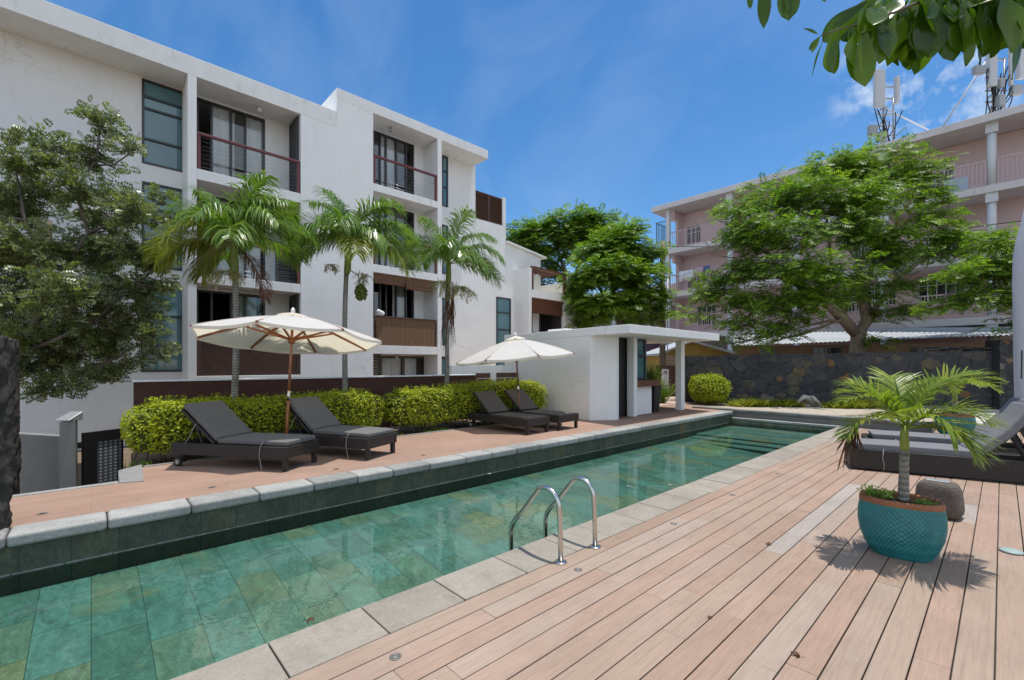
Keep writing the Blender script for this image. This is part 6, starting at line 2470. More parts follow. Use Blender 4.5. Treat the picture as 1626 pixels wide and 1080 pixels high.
rng = random.Random(91)
br = thing('overhanging_branch', 'dark leafy branch with large drooping glossy leaves at the top right corner', 'branch', at(1640, -80, 2.0))
BW = 1.9
main = [at(1303, 57, BW), at(1330, 47, BW), at(1368, 38, BW), at(1420, 20, BW), at(1500, -15, BW + .05), at(1600, -50, BW + .1), at(1760, -140, BW + .2)]
second = [at(1405, 18, BW + .1), at(1470, 10, BW + .15), at(1560, 0, BW + .2), at(1640, -20, BW + .2), at(1760, -100, BW + .2)]
third = [at(1180, -40, BW - .1), at(1230, -60, BW - .1), at(1330, -90, BW), at(1500, -120, BW + .1), at(1760, -180, BW + .2)]
tw = MB()
for pl, r in ((main, .004), (second, .004), (third, .005)):
    n = len(pl)
    tw.tube(pl, [r * (0.5 + 1.6 * i / (n - 1)) for i in range(n)], 7)
q0_ = at(1900, -220, BW + .5)
tw.tube([at(1760, -80, BW + .2), q0_, q0_ + RT * 1.4 + UP * 0.3, q0_ + RT * 3.4 + UP * 0.1 + FW * 0.3], [.02, .035, .05, .08], 8)
tw.build('twig', MT['bark'], br)
lv = MB()


def px_leaf(px, py, dx, dy, Lpx, wpx, face=0.5, curl=0.25, w=BW, tilt=0.0):
    """leaf rooted at a point, pointing (dx, dy) in the picture plane"""
    p = at(px, py, w)
    d = RT * dx - UP * dy + FW * tilt
    s = w / FPX
    up = (-FW * face + RT * rng.uniform(-.6, .6) + UP * rng.uniform(0.1, 0.6)).normalized()
    big_leaf(lv, p, d, up, Lpx * s, wpx * s, curl, rng.uniform(0.15, 0.5), rng)


for a in ((1303, 57, -1, -.55, 30, 8, .6), (1303, 57, -.75, .8, 30, 8, .6), (1303, 58, -.55, .9, 30, 7, .8), (1310, 56, -.35, 1, 68, 9, .3), (1325, 50, .1, -1, 16, 9, .4), (1318, 54, .12, 1, 64, 26, .9), (1335, 48, -.2, 1, 70, 26, .9), (1350, 46, .15, 1, 84, 24, .7), (1360, 42, -.05, 1, 66, 40, .9), (1372, 38, .02, 1, 100, 30, .9), (1385, 34, -.35, 1, 48, 18, .5), (1390, 30, .1, 1, 72, 38, 1), (1405, 26, .05, 1, 80, 40, 1),
          (1380, 30, .8, -.55, 34, 10, .5), (1400, 20, .3, -1, 30, 14, .5), (1425, 18, -.2, 1, 76, 36, .9), (1445, 14, .15, 1, 84, 44, 1), (1462, 8, 0, 1, 86, 48, 1), (1480, 5, .2, 1, 84, 40, .9), (1492, 2, -.15, 1, 90, 34, .9), (1505, 0, .1, 1, 98, 34, .9), (1522, -4, .12, 1, 110, 34, .8), (1535, -6, -.1, 1, 88, 44, 1), (1552, -10, .1, 1, 96, 50, 1), (1570, -14, .05, 1, 106, 56, 1), (1588, -18, .2, 1, 104, 52, 1), (1604, -20, 0, 1, 86, 56, 1), (1620, -25, .1, 1, 100, 60, 1), (1640, 20, -.35, 1, 112, 30, .7), (1650, -10, -.1, 1, 92, 46, .9)):
    px_leaf(*a[:6], face=a[6], w=BW + rng.uniform(-.06, .08))
for k in range(190):
    px = rng.uniform(1385, 1680)
    ymin = 34 - (px - 1400) * 0.12
    px_leaf(px, ymin - rng.uniform(0, 45), rng.uniform(-.7, .7), rng.uniform(0.3, 1), rng.uniform(55, 88), rng.uniform(28, 46), rng.uniform(.4, 1), rng.uniform(.1, .5), BW + rng.uniform(0.0, .35), rng.uniform(-.4, .4))
for a in ((1193, -30, -.05, 1, 44, 12, .6), (1215, -52, -.03, 1, 98, 20, .9), (1252, -60, .02, 1, 92, 34, 1), (1262, -50, -.15, 1, 74, 20, .7), (1308, -40, .05, 1, 43, 14, .6), (1230, -60, .4, -.6, 60, 24, .7), (1290, -75, .2, -.9, 60, 24, .7)):
    px_leaf(*a[:6], face=a[6], w=BW - .1)
lv.build('leaves', MT['leaf_big'], br)

# ------------------------------------------------------------------ things at the left edge
def rough_pillar(c, r, z0, z1, label, mat, seed, name='stone_pillar'):
    mb = MB()
    NA, NB = 48, 140
    vs, fs = [], []
    for j in range(NB + 1):
        z = z0 + (z1 - z0) * j / NB
        for i in range(NA):
            a = 2 * math.pi * i / NA
            k = r * (1 + 0.30 * noise.noise(Vector((math.cos(a) * 1.5, math.sin(a) * 1.5, z * 2.2 + seed))) + 0.22 * noise.noise(Vector((math.cos(a) * 3, math.sin(a) * 3, z * 7 + seed))) + 0.10 * noise.noise(Vector((math.cos(a) * 8, math.sin(a) * 8, z * 20 + seed))))
            vs.append((c[0] + k * math.cos(a), c[1] + k * math.sin(a), z))
    for j in range(NB):
        for i in range(NA):
            i2 = (i + 1) % NA
            fs.append((j * NA + i, j * NA + i2, (j + 1) * NA + i2, (j + 1) * NA + i))
    fs.append(tuple(NB * NA + i for i in range(NA)))
    mb.add(vs, fs, 0, True)
    return tag(mb.build(name, MT[mat]), label, 'pillar')


bs_ = bark_mat('lichened_dark_stone', (0.052, 0.048, 0.043), 0, 16)
MT['dark_stone'] = bs_
p = onz(-24, 842, TZ)
rough_pillar((p.x, p.y), 0.15, TZ, 1.90, 'rough dark stone pillar cut by the left edge, standing on the terrace coping', 'dark_stone', 3)
p = at(12, 640, 6.6)
rough_pillar((p.x, p.y), 0.115, -0.6, 2.02, 'dark weathered post just behind the rough stone pillar at the left edge', 'dark_stone', 8, 'weathered_post')

# gate post, low wall, gate
gp = at(109, 700, 6.75)
gx, gy = gp.x, gp.y
wl = thing('gate_post', 'square grey concrete gate post with a small metal lamp cap at the left', 'gate post', (gx, gy, -0.6))
z_top = 1.65 + (579 - 668) / FPX * 6.75
mb = MB()
def obox(mb, c, sx, sy, z0, z1, rot):
    cr_, sr_ = math.cos(rot), math.sin(rot)
    P = [(sx, sy), (-sx, sy), (-sx, -sy), (sx, -sy)]
    pts = [(c[0] + x * cr_ - y * sr_, c[1] + x * sr_ + y * cr_) for x, y in P]
    mb.prism(pts, z0, z1)
obox(mb, (gx, gy), 0.085, 0.085, -0.6, z_top, YAW + 0.6)
mb.build('shaft', MT['grey_render'], wl, bevel=0.008)
mb = MB()
a = Vector((gx, gy, z_top))
q0, q1 = a - RT * 0.115 - FW * 0.10, a + RT * 0.10 - FW * 0.10
q2, q3 = a + RT * 0.12 + FW * 0.10, a - RT * 0.07 + FW * 0.10
mb.add([q0 + UP * .004, q1 + UP * .004, q2 + UP * .004, q3 + UP * .004, q0 + UP * .02, q1 + UP * .02, q2 + UP * .13, q3 + UP * .13], [(3, 2, 1, 0), (4, 5, 6, 7), (0, 1, 5, 4), (1, 2, 6, 5), (2, 3, 7, 6), (3, 0, 4, 7)])
mb.build('lamp_cap', MT['zinc'], wl, bevel=0.006)
mb = MB()
a0, a1 = at(-60, 700, 7.6), at(100, 700, 6.95)
z_w = 1.65 + (579 - 692) / FPX * 7.0
nv = (a1 - a0)
nv.z = 0
nv = Vector((-nv.y, nv.x, 0)).normalized() * 0.12
mb.prism([(a0.x, a0.y), (a1.x, a1.y), ((a1 + nv).x, (a1 + nv).y), ((a0 + nv).x, (a0 + nv).y)], -0.6, z_w)
tag(mb.build('low_wall', MT['grey_render'], bevel=0.01), 'low stained grey wall left of the concrete gate post', 'wall')
ga = thing('garden_gate', 'open black framed gate with a perforated metal panel beside the hedge', 'gate', at(150, 700, 7.0) * 1.0)
g0, g1 = at(131, 700, 6.85), at(192, 700, 7.35)
z_b, z_t = -0.45, 1.65 + (579 - 687) / FPX * 6.9
mb = MB()
def gbar(u0, u1, za, zb, th=0.05):
    A, B = g0.lerp(g1, u0), g0.lerp(g1, u1)
    n = (g1 - g0)
    n.z = 0
    n = Vector((-n.y, n.x, 0)).normalized() * th / 2
    mb.prism([(A.x - n.x, A.y - n.y), (B.x - n.x, B.y - n.y), (B.x + n.x, B.y + n.y), (A.x + n.x, A.y + n.y)], za, zb)
gbar(0, 0.34, z_b, z_t)
gbar(0.34, 1.0, z_t - 0.15, z_t)
gbar(0.34, 1.0, z_b, z_b + 0.1)
gbar(1.0, 1.04, z_b, z_t)
for hz_ in (z_t - 0.18,):
    A = g0 - (g1 - g0) * 0.10
    mb.bar(Vector((A.x, A.y, hz_)), Vector((g0.x, g0.y, hz_)), 0.03, 0.09)
mb.build('frame', MT['black'], ga)


def perf_mat():
    m, nt, out = new_mat('perforated_metal')
    v = coords(nt)
    sep = nt.nodes.new('ShaderNodeSeparateXYZ')
    nt.links.new(v, sep.inputs[0])
    def cell(src, s):
        a_ = nt.nodes.new('ShaderNodeMath')
        a_.operation = 'MULTIPLY'
        a_.inputs[1].default_value = s
        nt.links.new(src, a_.inputs[0])
        f_ = nt.nodes.new('ShaderNodeMath')
        f_.operation = 'FRACT'
        nt.links.new(a_.outputs[0], f_.inputs[0])
        l_ = nt.nodes.new('ShaderNodeMath')
        l_.operation = 'LESS_THAN'
        l_.inputs[1].default_value = 0.45
        nt.links.new(f_.outputs[0], l_.inputs[0])
        return l_.outputs[0]
    mu = nt.nodes.new('ShaderNodeMath')
    mu.operation = 'MULTIPLY'
    nt.links.new(cell(sep.outputs[1], 17.0), mu.inputs[0])
    nt.links.new(cell(sep.outputs[2], 20.0), mu.inputs[1])
    col = mix(nt, mu.outputs[0], (0.10, 0.11, 0.13), (0.50, 0.52, 0.54))
    principled(nt, out, col, 0.45, 0.3)
    return m


mb = MB()
gbar(0.345, 0.995, z_b + 0.105, z_t - 0.155, 0.02)
mb.build('perforated_panel', perf_mat(), ga)

# ------------------------------------------------------------------ stone garden wall
import numpy as np


def stone_face(o, u, length, z0, ztop, n_in, seed, cell=0.40):
    """a dressed face of irregular projecting stones: grid pushed out stone by stone"""
    r = np.random.RandomState(seed)
    nx, nz = int(length / 0.022), int((ztop(0) - z0) / 0.022)
    gx_, gz_ = np.meshgrid(np.linspace(0, length, nx), np.linspace(0, 1, nz))
    hz_ = np.array([ztop(x) for x in gx_[0]]) - z0
    Z = gz_ * hz_[None, :]
    # uneven seeds: dart throwing with a size of their own
    P = []
    tries = 0
    while tries < 9000:
        tries += 1
        p = np.array([r.uniform(-.3, length + .3), r.uniform(-.3, hz_.max() + .3), r.choice([0.13, 0.18, 0.24, 0.30]) * cell / 0.30])
        if all((p[0] - q[0]) ** 2 + (1.25 * (p[1] - q[1])) ** 2 > (0.62 * (p[2] + q[2])) ** 2 * 1.0 for q in P):
            P.append(p)
    P = np.array(P)
    wx = np.array([noise.noise(Vector((a * 3.1, b * 3.1, 7.0 + seed))) + 0.5 * noise.noise(Vector((a * 9, b * 9, 3.0))) for a, b in zip(gx_.ravel(), Z.ravel())]) * 0.075
    wz = np.array([noise.noise(Vector((a * 3.1, b * 3.1, 27.0 + seed))) + 0.5 * noise.noise(Vector((a * 9, b * 9, 13.0))) for a, b in zip(gx_.ravel(), Z.ravel())]) * 0.075
    qx, qz = gx_.ravel() + wx, Z.ravel() + wz
    D = np.sqrt((qx[:, None] - P[None, :, 0]) ** 2 + (1.25 * (qz[:, None] - P[None, :, 1])) ** 2) - 0.55 * P[None, :, 2]
    idx = np.argsort(D, axis=1)[:, :2]
    f1 = np.take_along_axis(D, idx[:, :1], 1)[:, 0]
    f2 = np.take_along_axis(D, idx[:, 1:2], 1)[:, 0]
    edge = np.clip((f2 - f1) / 0.055, 0, 1)
    hue = r.uniform(0, 1, len(P))
    proud = r.uniform(0.0, 0.03, len(P))
    tiltx, tilty = r.uniform(-.12, .12, len(P)), r.uniform(-.12, .12, len(P))
    k = idx[:, 0]
    disp = (edge ** 0.5) * (0.022 + proud[k] * 0.8 + tiltx[k] * (qx - P[k, 0]) + tilty[k] * (qz - P[k, 1]))
    vs = []
    for a, b, d in zip(gx_.ravel(), Z.ravel(), disp):
        p = o + u * float(a)
        vs.append((p.x - n_in.x * float(d), p.y - n_in.y * float(d), z0 + float(b)))
    fs = [(j_ * nx + i_, j_ * nx + i_ + 1, (j_ + 1) * nx + i_ + 1, (j_ + 1) * nx + i_) for j_ in range(nz - 1) for i_ in range(nx - 1)]
    return vs, fs, hue[k], edge


def rubble_wall(name, parts, label, cat, extra):
    mb = MB()
    hu, ed = [], []
    for p in parts:
        vs, fs, h_, e_ = stone_face(*p)
        mb.add(vs, fs, 0, True)
        hu += list(h_)
        ed += list(e_)
    n0 = len(mb.v)
    extra(mb)
    n1 = len(mb.v) - n0
    hu += [0.4] * n1
    ed += [1.0] * n1
    o = mb.build(name, MT['rubble'])
    at_ = o.data.color_attributes.new('stone', 'FLOAT_COLOR', 'POINT')
    at_.data.foreach_set('color', [x for h_, e_ in zip(hu, ed) for x in (h_, e_, 0.0, 1.0)])
    return tag(o, label, cat)


wa, wb = Vector((-8.25, 16.76)), Vector((-0.26, 23.10))
wd_ = (wb - wa).normalized()
wn_ = Vector((-wd_.y, wd_.x)) * 0.42
WLEN = (wb - wa).length


def wall_top(x):
    return 1.97 + 0.16 * x / WLEN + 0.012 * math.sin(x * 5.3) + 0.01 * math.sin(x * 13.1)


def wall_core(mb):
    n = 40
    vs, fs = [], []
    for i in range(n + 1):
        q = wa.lerp(wb, i / n)
        zt_ = wall_top(WLEN * i / n) + 0.004
        a = Vector((q.x - wn_.x * 0.09, q.y - wn_.y * 0.09))
        vs += [(a.x, a.y, zt_ - 0.05), (a.x, a.y, zt_), (q.x + wn_.x, q.y + wn_.y, zt_), (q.x + wn_.x, q.y + wn_.y, -0.2)]
    for i in range(n):
        for k in range(3):
            fs.append((i * 4 + k, (i + 1) * 4 + k, (i + 1) * 4 + k + 1, i * 4 + k + 1))
    mb.add(vs, fs)
    a, b_ = wa, wa + wn_
    mb.quad((a.x, a.y, -0.2), (b_.x, b_.y, -0.2), (b_.x, b_.y, 1.96), (a.x, a.y, 1.96))


rubble_wall('stone_wall', [(wa, wd_, WLEN, 0.0, wall_top, wn_.normalized(), 5)], 'long dark rubble stone wall closing the far end of the pool garden', 'wall', wall_core)
pe = wb + wd_ * 0.3


def pillar_core(mb):
    obox(mb, (pe.x, pe.y), 0.275, 0.275, -0.2, 2.50, math.atan2(wd_.y, wd_.x))


pf = pe - wd_ * 0.28 - wn_.normalized() * 0.277
rubble_wall('stone_pillar', [(pf, wd_, 0.56, 0.0, lambda x: 2.49, wn_.normalized(), 8, 0.26)], 'square dark stone pillar at the right end of the long stone wall', 'pillar', pillar_core)
rng = random.Random(14)
mb = MB()
for k in range(16):
    q = wb - wd_ * (0.15 + rng.random() * 1.5) + Vector((wn_.x, wn_.y)) * rng.uniform(0.2, 0.8)
    zz = 2.14 + rng.choice((0.0, 0.0, 0.05, 0.09))
    obox(mb, (q.x, q.y), rng.uniform(.12, .3), rng.uniform(.1, .18), zz, zz + rng.uniform(.03, .06), rng.uniform(0, 3))
tag(mb.build('slate_stack', MT['basalt'], bevel=0.008), 'loose flat slabs piled on top of the stone wall near its pillar', 'slab pile')

# ------------------------------------------------------------------ corrugated roofed shed
sa, sb = at(1166, 548, 22.5), at(1680, 524, 18.0)
sh_t = thing('shed', 'long low shed with a corrugated metal roof behind the stone wall', 'shed', (sa.x, sa.y, -0.3))
d_ = (sb - sa)
d_.z = 0
L_ = d_.length
d_.normalize()
nrm_ = Vector((-d_.y, d_.x, 0))
if nrm_.dot(FW) < 0:
    nrm_ = -nrm_
e0, e1 = 2.62, 2.93
mb = MB()
N = int(L_ / 0.035)
vs, fs = [], []
for i in range(N + 1):
    t = i / N
    q = sa + d_ * (L_ * t)
    z = e0 + (e1 - e0) * t + 0.022 * math.sin(i * 2 * math.pi / 5)
    vs += [(q.x - nrm_.x * .35, q.y - nrm_.y * .35, z - 0.04), (q.x + nrm_.x * 3.0, q.y + nrm_.y * 3.0, z + 0.62)]
for i in range(N):
    fs.append((2 * i, 2 * i + 1, 2 * i + 3, 2 * i + 2))
mb.add(vs, fs, 0, False)
mb.build('roof', MT['tin'], sh_t)
mb = MB()
s0, s1 = sa + d_ * 0.15, sb - d_ * 0.1
mb.prism([(s0.x, s0.y), (s1.x, s1.y), ((s1 + nrm_ * .2).x, (s1 + nrm_ * .2).y), ((s0 + nrm_ * .2).x, (s0 + nrm_ * .2).y)], -0.3, 2.56)
mb.build('wall', MT['shed_brown'], sh_t)
for (pa, pb) in ((1205, 1234), (1291, 1337), (1445, 1530)):
    def onwall(px):
        r_ = ray(px, 560)
        det = r_.x * (-d_.y) - r_.y * (-d_.x)
        t = (s0.x * (-d_.y) - s0.y * (-d_.x)) / det
        return Vector((r_.x * t, r_.y * t, 0))
    A, B = onwall(pa) - nrm_ * 0.012, onwall(pb) - nrm_ * 0.012
    fr = MB()
    zc0, zc1 = 2.10, 2.42
    fr.prism([(A.x, A.y), (B.x, B.y), ((B + nrm_ * .01).x, (B + nrm_ * .01).y), ((A + nrm_ * .01).x, (A + nrm_ * .01).y)], zc0, zc1)
    wo_ = fr.build('window', MT['win_dark'], sh_t)
    br_ = MB()
    n = max(3, int((B - A).length / 0.22))
    for i in range(n + 1):
        q = A.lerp(B, i / n) - nrm_ * 0.012
        br_.bar(q + UP * zc0, q + UP * zc1, 0.03, 0.02)
    br_.build('bars', MT['shed_brown'], wo_)

# ------------------------------------------------------------------ pink apartment block
PY = 29.5
pk = thing('pink_building', 'long pale pink apartment block with open galleries and white columns', 'building', (-3, PY, -0.3))
PXL, PXR = -15.95, 14.0
BACK = 31.2
LEV = [(3.45, 3.80), (6.32, 6.66), (9.33, 9.66)]
mb = MB()
mb.box(PXL, BACK, -0.3, PXR, BACK + 8, 12.42)
mb.build('wall', MT['pink'], pk)
mb = MB()
mb.box(PXL - 0.95, PY - 0.35, 12.44, PXR + 0.5, BACK + 8.3, 12.78)
mb.build('roof', MT['pink_pale'], pk, bevel=0.01)
for z0, z1 in LEV:
    mb = MB()
    mb.box(PXL - 0.15, PY - 0.12, z0, PXR, BACK - 0.002, z1)
    mb.build('gallery_slab', MT['pink_pale'], pk, bevel=0.01)
cols_x = (-15.86, -11.69, -7.99, -4.09, -0.31, 3.6, 7.5, 11.4)
tops = [3.45, 6.32, 9.33, 12.44]
bots = [-0.3, 3.80, 6.66, 9.66]
for cx_ in cols_x:
    mb = MB()
    for z0, z1 in zip(bots, tops):
        if cx_ < -15:
            mb.box(cx_ - 0.12, PY + 0.0, z0 + 0.002, cx_ + 0.12, PY + 0.24, z1 - 0.002)
        else:
            mb.tube([(cx_, PY + 0.15, z0 + 0.001), (cx_, PY + 0.15, z1 - 0.42)], 0.155, 18)
            mb.box(cx_ - 0.2, PY - 0.05, z1 - 0.42, cx_ + 0.2, PY + 0.35, z1 - 0.002)
    mb.build('column', MT['col_white'], pk)
for cx_ in cols_x[:1] + cols_x[1::2]:
    mb = MB()
    for z0, z1 in zip(bots, tops):
        mb.box(cx_ + 0.13, PY + 0.37, z1 - 0.55, cx_ + 0.30, BACK - 0.003, z1 - 0.003)
        if cx_ < -15:
            mb.box(cx_ + 0.13, PY + 0.9, z0 + 0.003, cx_ + 0.30, BACK - 0.003, z1 - 0.551)
    mb.build('cross_beam', MT['pink'], pk)
for (z0, z1) in LEV:
    for i in range(len(cols_x) - 2):
        xa, xb = cols_x[i] + 0.2, cols_x[i + 1] - 0.2
        mb = MB()
        mb.box(xa, PY + 0.02, z1 + 1.12, xb, PY + 0.07, z1 + 1.18)
        mb.box(xa, PY + 0.02, z1 + 0.08, xb, PY + 0.07, z1 + 0.13)
        n = int((xb - xa) / 0.135)
        for k in range(n + 1):
            x = xa + (xb - xa) * k / n
            mb.box(x - 0.013, PY + 0.03, z1 + 0.131, x + 0.013, PY + 0.06, z1 + 1.119)
        mb.build('gallery_railing', MT['pink_rail'], pk)
# side balcony at the left end
mb = MB()
for z in (9.70,):
    mb.box(-16.95, PY + 0.3, z - 0.3, PXL - 0.16, BACK, z)
    for q in range(7):
        x = -16.92 + q * 0.15
        mb.box(x - 0.012, PY + 0.32, z, x + 0.012, PY + 0.35, z + 2.1)
    for q in range(9):
        y = PY + 0.4 + q * 0.16
        mb.box(-16.93, y - 0.012, z, -16.905, y + 0.012, z + 2.1)
    mb.box(-16.95, PY + 0.31, z + 2.1, PXL - 0.17, PY + 0.36, z + 2.15)
    mb.box(-16.95, PY + 0.37, z + 2.1, -16.90, BACK, z + 2.15)
mb.build('side_balcony', MT['blue_rail'], pk)
# windows and doors on the gallery walls
rng = random.Random(5)
WN = [(-15.28, 10.12, 0.98, 1.3), (-15.2, 7.05, 1.3, 1.3), (-2.9, 4.83, 1.68, 1.28), (-9.5, 10.1, 1.2, 1.3), (-6.3, 10.1, 1.2, 1.3), (-12.6, 10.0, 0.9, 2.0), (-3.0, 10.1, 1.4, 1.3), (1.4, 10.0, 0.95, 2.1), (-2.6, 7.0, 1.2, 1.3), (-5.6, 6.95, 0.95, 2.1), (1.4, 4.4, 1.5, 1.4), (-10, 4.6, 1.4, 1.3), (-6.2, 4.6, 1.4, 1.3), (-14.5, 4.4, 1.3, 1.3), (-5.0, 4.83, 1.2, 1.28), (-9.6, 7.1, 1.2, 1.3), (1.2, 7.0, .95, 2.1)]
for x, z, w_, h_ in WN:
    mb = MB()
    mb.box(x, BACK - 0.03, z, x + w_, BACK - 0.001, z + h_)
    wo_ = mb.build('window', MT['win_dark'], pk)
    mb = MB()
    n = max(3, int(w_ / 0.3))
    for k in range(n + 1):
        xx = x + w_ * k / n
        mb.box(xx - 0.02, BACK - 0.06, z, xx + 0.02, BACK - 0.032, z + h_)
    for zz in (z - 0.02, z + h_ * 0.62, z + h_ - 0.02):
        mb.box(x, BACK - 0.085, zz, x + w_, BACK - 0.061, zz + 0.04)
    mb.build('grille', MT['white_paint'], wo_)
# panels tied to the top railing
mb = MB()
mb.box(-1.85, PY - 0.02, 9.70, -1.05, PY + 0.015, 10.30)
mb.box(-2.9, PY - 0.02, 9.70, -1.92, PY + 0.015, 9.98)
mb.build('railing_panel', M('pale_blue_panel', (0.40, 0.47, 0.58), 0.7, 0.05, 3, 0), pk)

# lower wing behind the trees
lw = thing('pink_wing', 'lower pinkish wing with a gallery railing behind the dense curved tree', 'building', (-22, 33, -0.3))
mb = MB()
mb.box(-36, 34.5, -0.3, -17.2, 42, 8.2)
mb.build('wall', M('greyed_pink_render', (0.50, 0.42, 0.40), 0.8, 0.08, 1.2, 0.1, 25), lw)
mb = MB()
mb.box(-36, 33, 3.2, -17.2, 34.498, 3.55)
mb.box(-36, 32.7, 6.5, -17.2, 34.499, 6.85)
mb.build('gallery_slab', MT['pink_pale'], lw)
mb = MB()
x = -35.8
while x < -17.3:
    mb.box(x - 0.014, 33.05, 3.551, x + 0.014, 33.08, 4.6)
    x += 0.16
mb.box(-36, 33.03, 4.601, -17.2, 33.1, 4.68)
mb.build('gallery_railing', MT['pink_rail'], lw)
for x in (-33, -29.5, -26.2, -22.8, -19.5):
    mb = MB()
    mb.box(x - 0.14, 33.12, 3.552, x + 0.14, 33.4, 6.498)
    mb.box(x - 0.14, 33.12, -0.3, x + 0.14, 33.4, 3.198)
    mb.build('column', MT['col_white'], lw)
for x in (-31.5, -27.5, -24.5, -21.0):
    mb = MB()
    mb.box(x, 34.46, 4.3, x + 1.3, 34.499, 5.7)
    mb.build('window', M('pale_blue_curtained_window', (0.30, 0.38, 0.50), 0.4, 0.2, 2, 0) if x == -24.5 else MT['win_dark'], lw)

# laundry on the second gallery
def hang(xa, xb, zt, drop, mat, label, seed):
    rng = random.Random(seed)
    mb = MB()
    n = 16
    vs, fs = [], []
    for i in range(n + 1):
        x = xa + (xb - xa) * i / n
        dy = 0.04 * math.sin(i * 1.3 + seed)
        vs += [(x, PY - 0.12 + dy * .3, zt + 0.02 * math.sin(i)), (x, PY - 0.14 + dy, zt - drop * (0.9 + 0.1 * math.sin(i * .7)))]
    for i in range(n):
        fs.append((2 * i, 2 * i + 1, 2 * i + 3, 2 * i + 2))
    mb.add(vs, fs, 0, True)
    o = mb.build('laundry', MT[mat])
    m_ = o.modifiers.new('solid', 'SOLIDIFY')
    m_.thickness = 0.01
    tag(o, label, 'laundry', 'washing drying on the pink gallery')


hang(-15.0, -13.95, 7.98, 0.75, 'cloth_white', 'white sheet drying on the second gallery railing of the pink block', 1)
hang(-13.9, -13.3, 8.05, 0.5, 'cloth_pink', 'pink cloth drying beside the white sheet on the pink block', 2)
hang(-13.28, -12.85, 8.1, 0.6, 'cloth_blue', 'dark blue cloth drying at the right end of the washing', 3)

# ------------------------------------------------------------------ telecom masts on the pink roof
def mast(px, w, label, big):
    base = at(px, 200, w)
    B = Vector((base.x, base.y, 12.78))
    t_ = thing('antenna_mast', label, 'antenna mast', B, 0, 'antenna masts on the pink roof')
    s = w / FPX
    mb = MB()
    mb.tube([B, B + UP * 3.3], 0.06, 8)
    mb.tube([B + RT * 0.5, B + RT * 0.5 + UP * 2.6], 0.04, 8)
    for z in (0.6, 1.1, 1.7, 2.5, 3.1):
        mb.bar(B + UP * z - RT * 0.35, B + UP * z + RT * 0.6, 0.06, 0.06)
    for z in (0.4, 0.9, 1.3, 2.0):
        mb.bar(B + UP * z - FW * 0.14, B + UP * z + FW * 0.14, 0.16, 0.10)
    mb.build('mast_frame', MT['zinc'], t_)
    specs = ((-0.40, 1.95, 3.85, 0.50, 0.2), (0.50, 2.15, 3.5, 0.19, 0.2)) if not big else ((-0.30, 1.15, 3.9, 0.34, 0.2), (0.55, 1.2, 3.6, 0.14, 0.14), (0.98, 1.5, 3.9, 0.3, 0.2))
    for dx, z0, z1, wd, dp in specs:
        mb = MB()
        c = B + RT * dx - FW * 0.22
        mb.bar(c + UP * z0, c + UP * z1, wd, dp, 0, FW)
        mb.build('panel_antenna', MT['antenna'], t_, bevel=0.03)
    for dx, z, sx, sz in (((-0.72, 0.75, .42, .55), (-0.25, 0.45, .4, .45)) if not big else ((-0.85, 1.9, .45, .36), (0.80, 1.0, .45, .42), (0.1, 0.55, .3, .5), (0.1, 1.3, .22, .4))):
        mb = MB()
        c = B + RT * dx - FW * 0.2
        mb.bar(c + UP * (z - sz / 2), c + UP * (z + sz / 2), sx, 0.22, 0, FW)
        mb.build('radio_unit', MT['antenna_grey'], t_, bevel=0.03)
    mb = MB()
    rng = random.Random(px)
    for k in range(9 if not big else 14):
        a = B + RT * rng.uniform(-.7, .8) - FW * .25 + UP * rng.uniform(1.2, 2.1)
        e = B + RT * rng.uniform(-.4, .5) + UP * 0.05
        mid = (a + e) / 2 + RT * rng.uniform(-.4, .4) - UP * 0.25
        pts = [a * (1 - t) ** 2 + mid * 2 * t * (1 - t) + e * t * t for t in [i / 8 for i in range(9)]]
        mb.tube(pts, 0.022, 5, 0, False)
    mb.build('cables', MT['cable'], t_)
    mb = MB()
    if not big:
        mb.tube([B + UP * 2.0 + RT * .1, at(1474, 206, w)], 0.035, 8)
    else:
        mb.tube([B + UP * 2.6 - RT * .2, at(1498, 200, w * 1.03)], 0.035, 8)
    mb.build('stay', MT['white_paint'], t_)
    return t_


mast(1403, 23.3, 'rooftop antenna mast with a white panel and a stay leaning right', False)
mast(1577, 20.3, 'rooftop antenna mast with grey radio boxes partly behind the overhanging leaves', True)

# ------------------------------------------------------------------ utility pole and wires
up_ = at(1052, 560, 25.0)
zt_ = 1.65 + (579 - 383) / FPX * 25
po = thing('utility_pole', 'weathered grey utility pole rising behind the pool house roof', 'utility pole', (up_.x, up_.y, -0.3))
mb = MB()
mb.tube([(up_.x, up_.y, -0.3), (up_.x, up_.y, zt_)], [0.17, 0.14], 12)
mb.build('shaft', MT['pole'], po)
mb = MB()
q = Vector((up_.x, up_.y, 0))
mb.tube([q + RT * 0.2 - FW * .2, q + RT * 0.22 - FW * .2 + UP * 6.5], 0.03, 6)
mb.bar(q + UP * (zt_ - 0.4) - RT * 0.3, q + UP * (zt_ - 0.4) + RT * 0.3, 0.06, 0.06)
mb.build('conduit', MT['zinc'], po)


def wire(pts, r, label):
    mb = MB()
    mb.tube(pts, r, 6)
    return tag(mb.build('overhead_cable', MT['cable']), label, 'cable', 'overhead cables')


A = q + UP * (1.65 + (579 - 391) / FPX * 25)
wire([A, at(1163, 392.5, 24), at(1300, 386, 22), at(1430, 374, 20.5), at(1518, 363.5, 19.3), at(1640, 349, 17.5)], 0.018, 'dark overhead cable running right from the utility pole past the pink columns')
wire([A + UP * -1.0, at(1075, 440, 26), at(1100, 432, 27.5)], 0.012, 'thin overhead cable dropping from the pole to the pink block')
wire([A - UP * 2.0, at(1000, 440, 24.5), at(930, 447, 24)], 0.012, 'thin overhead cable running left from the pole toward the terrace wing')

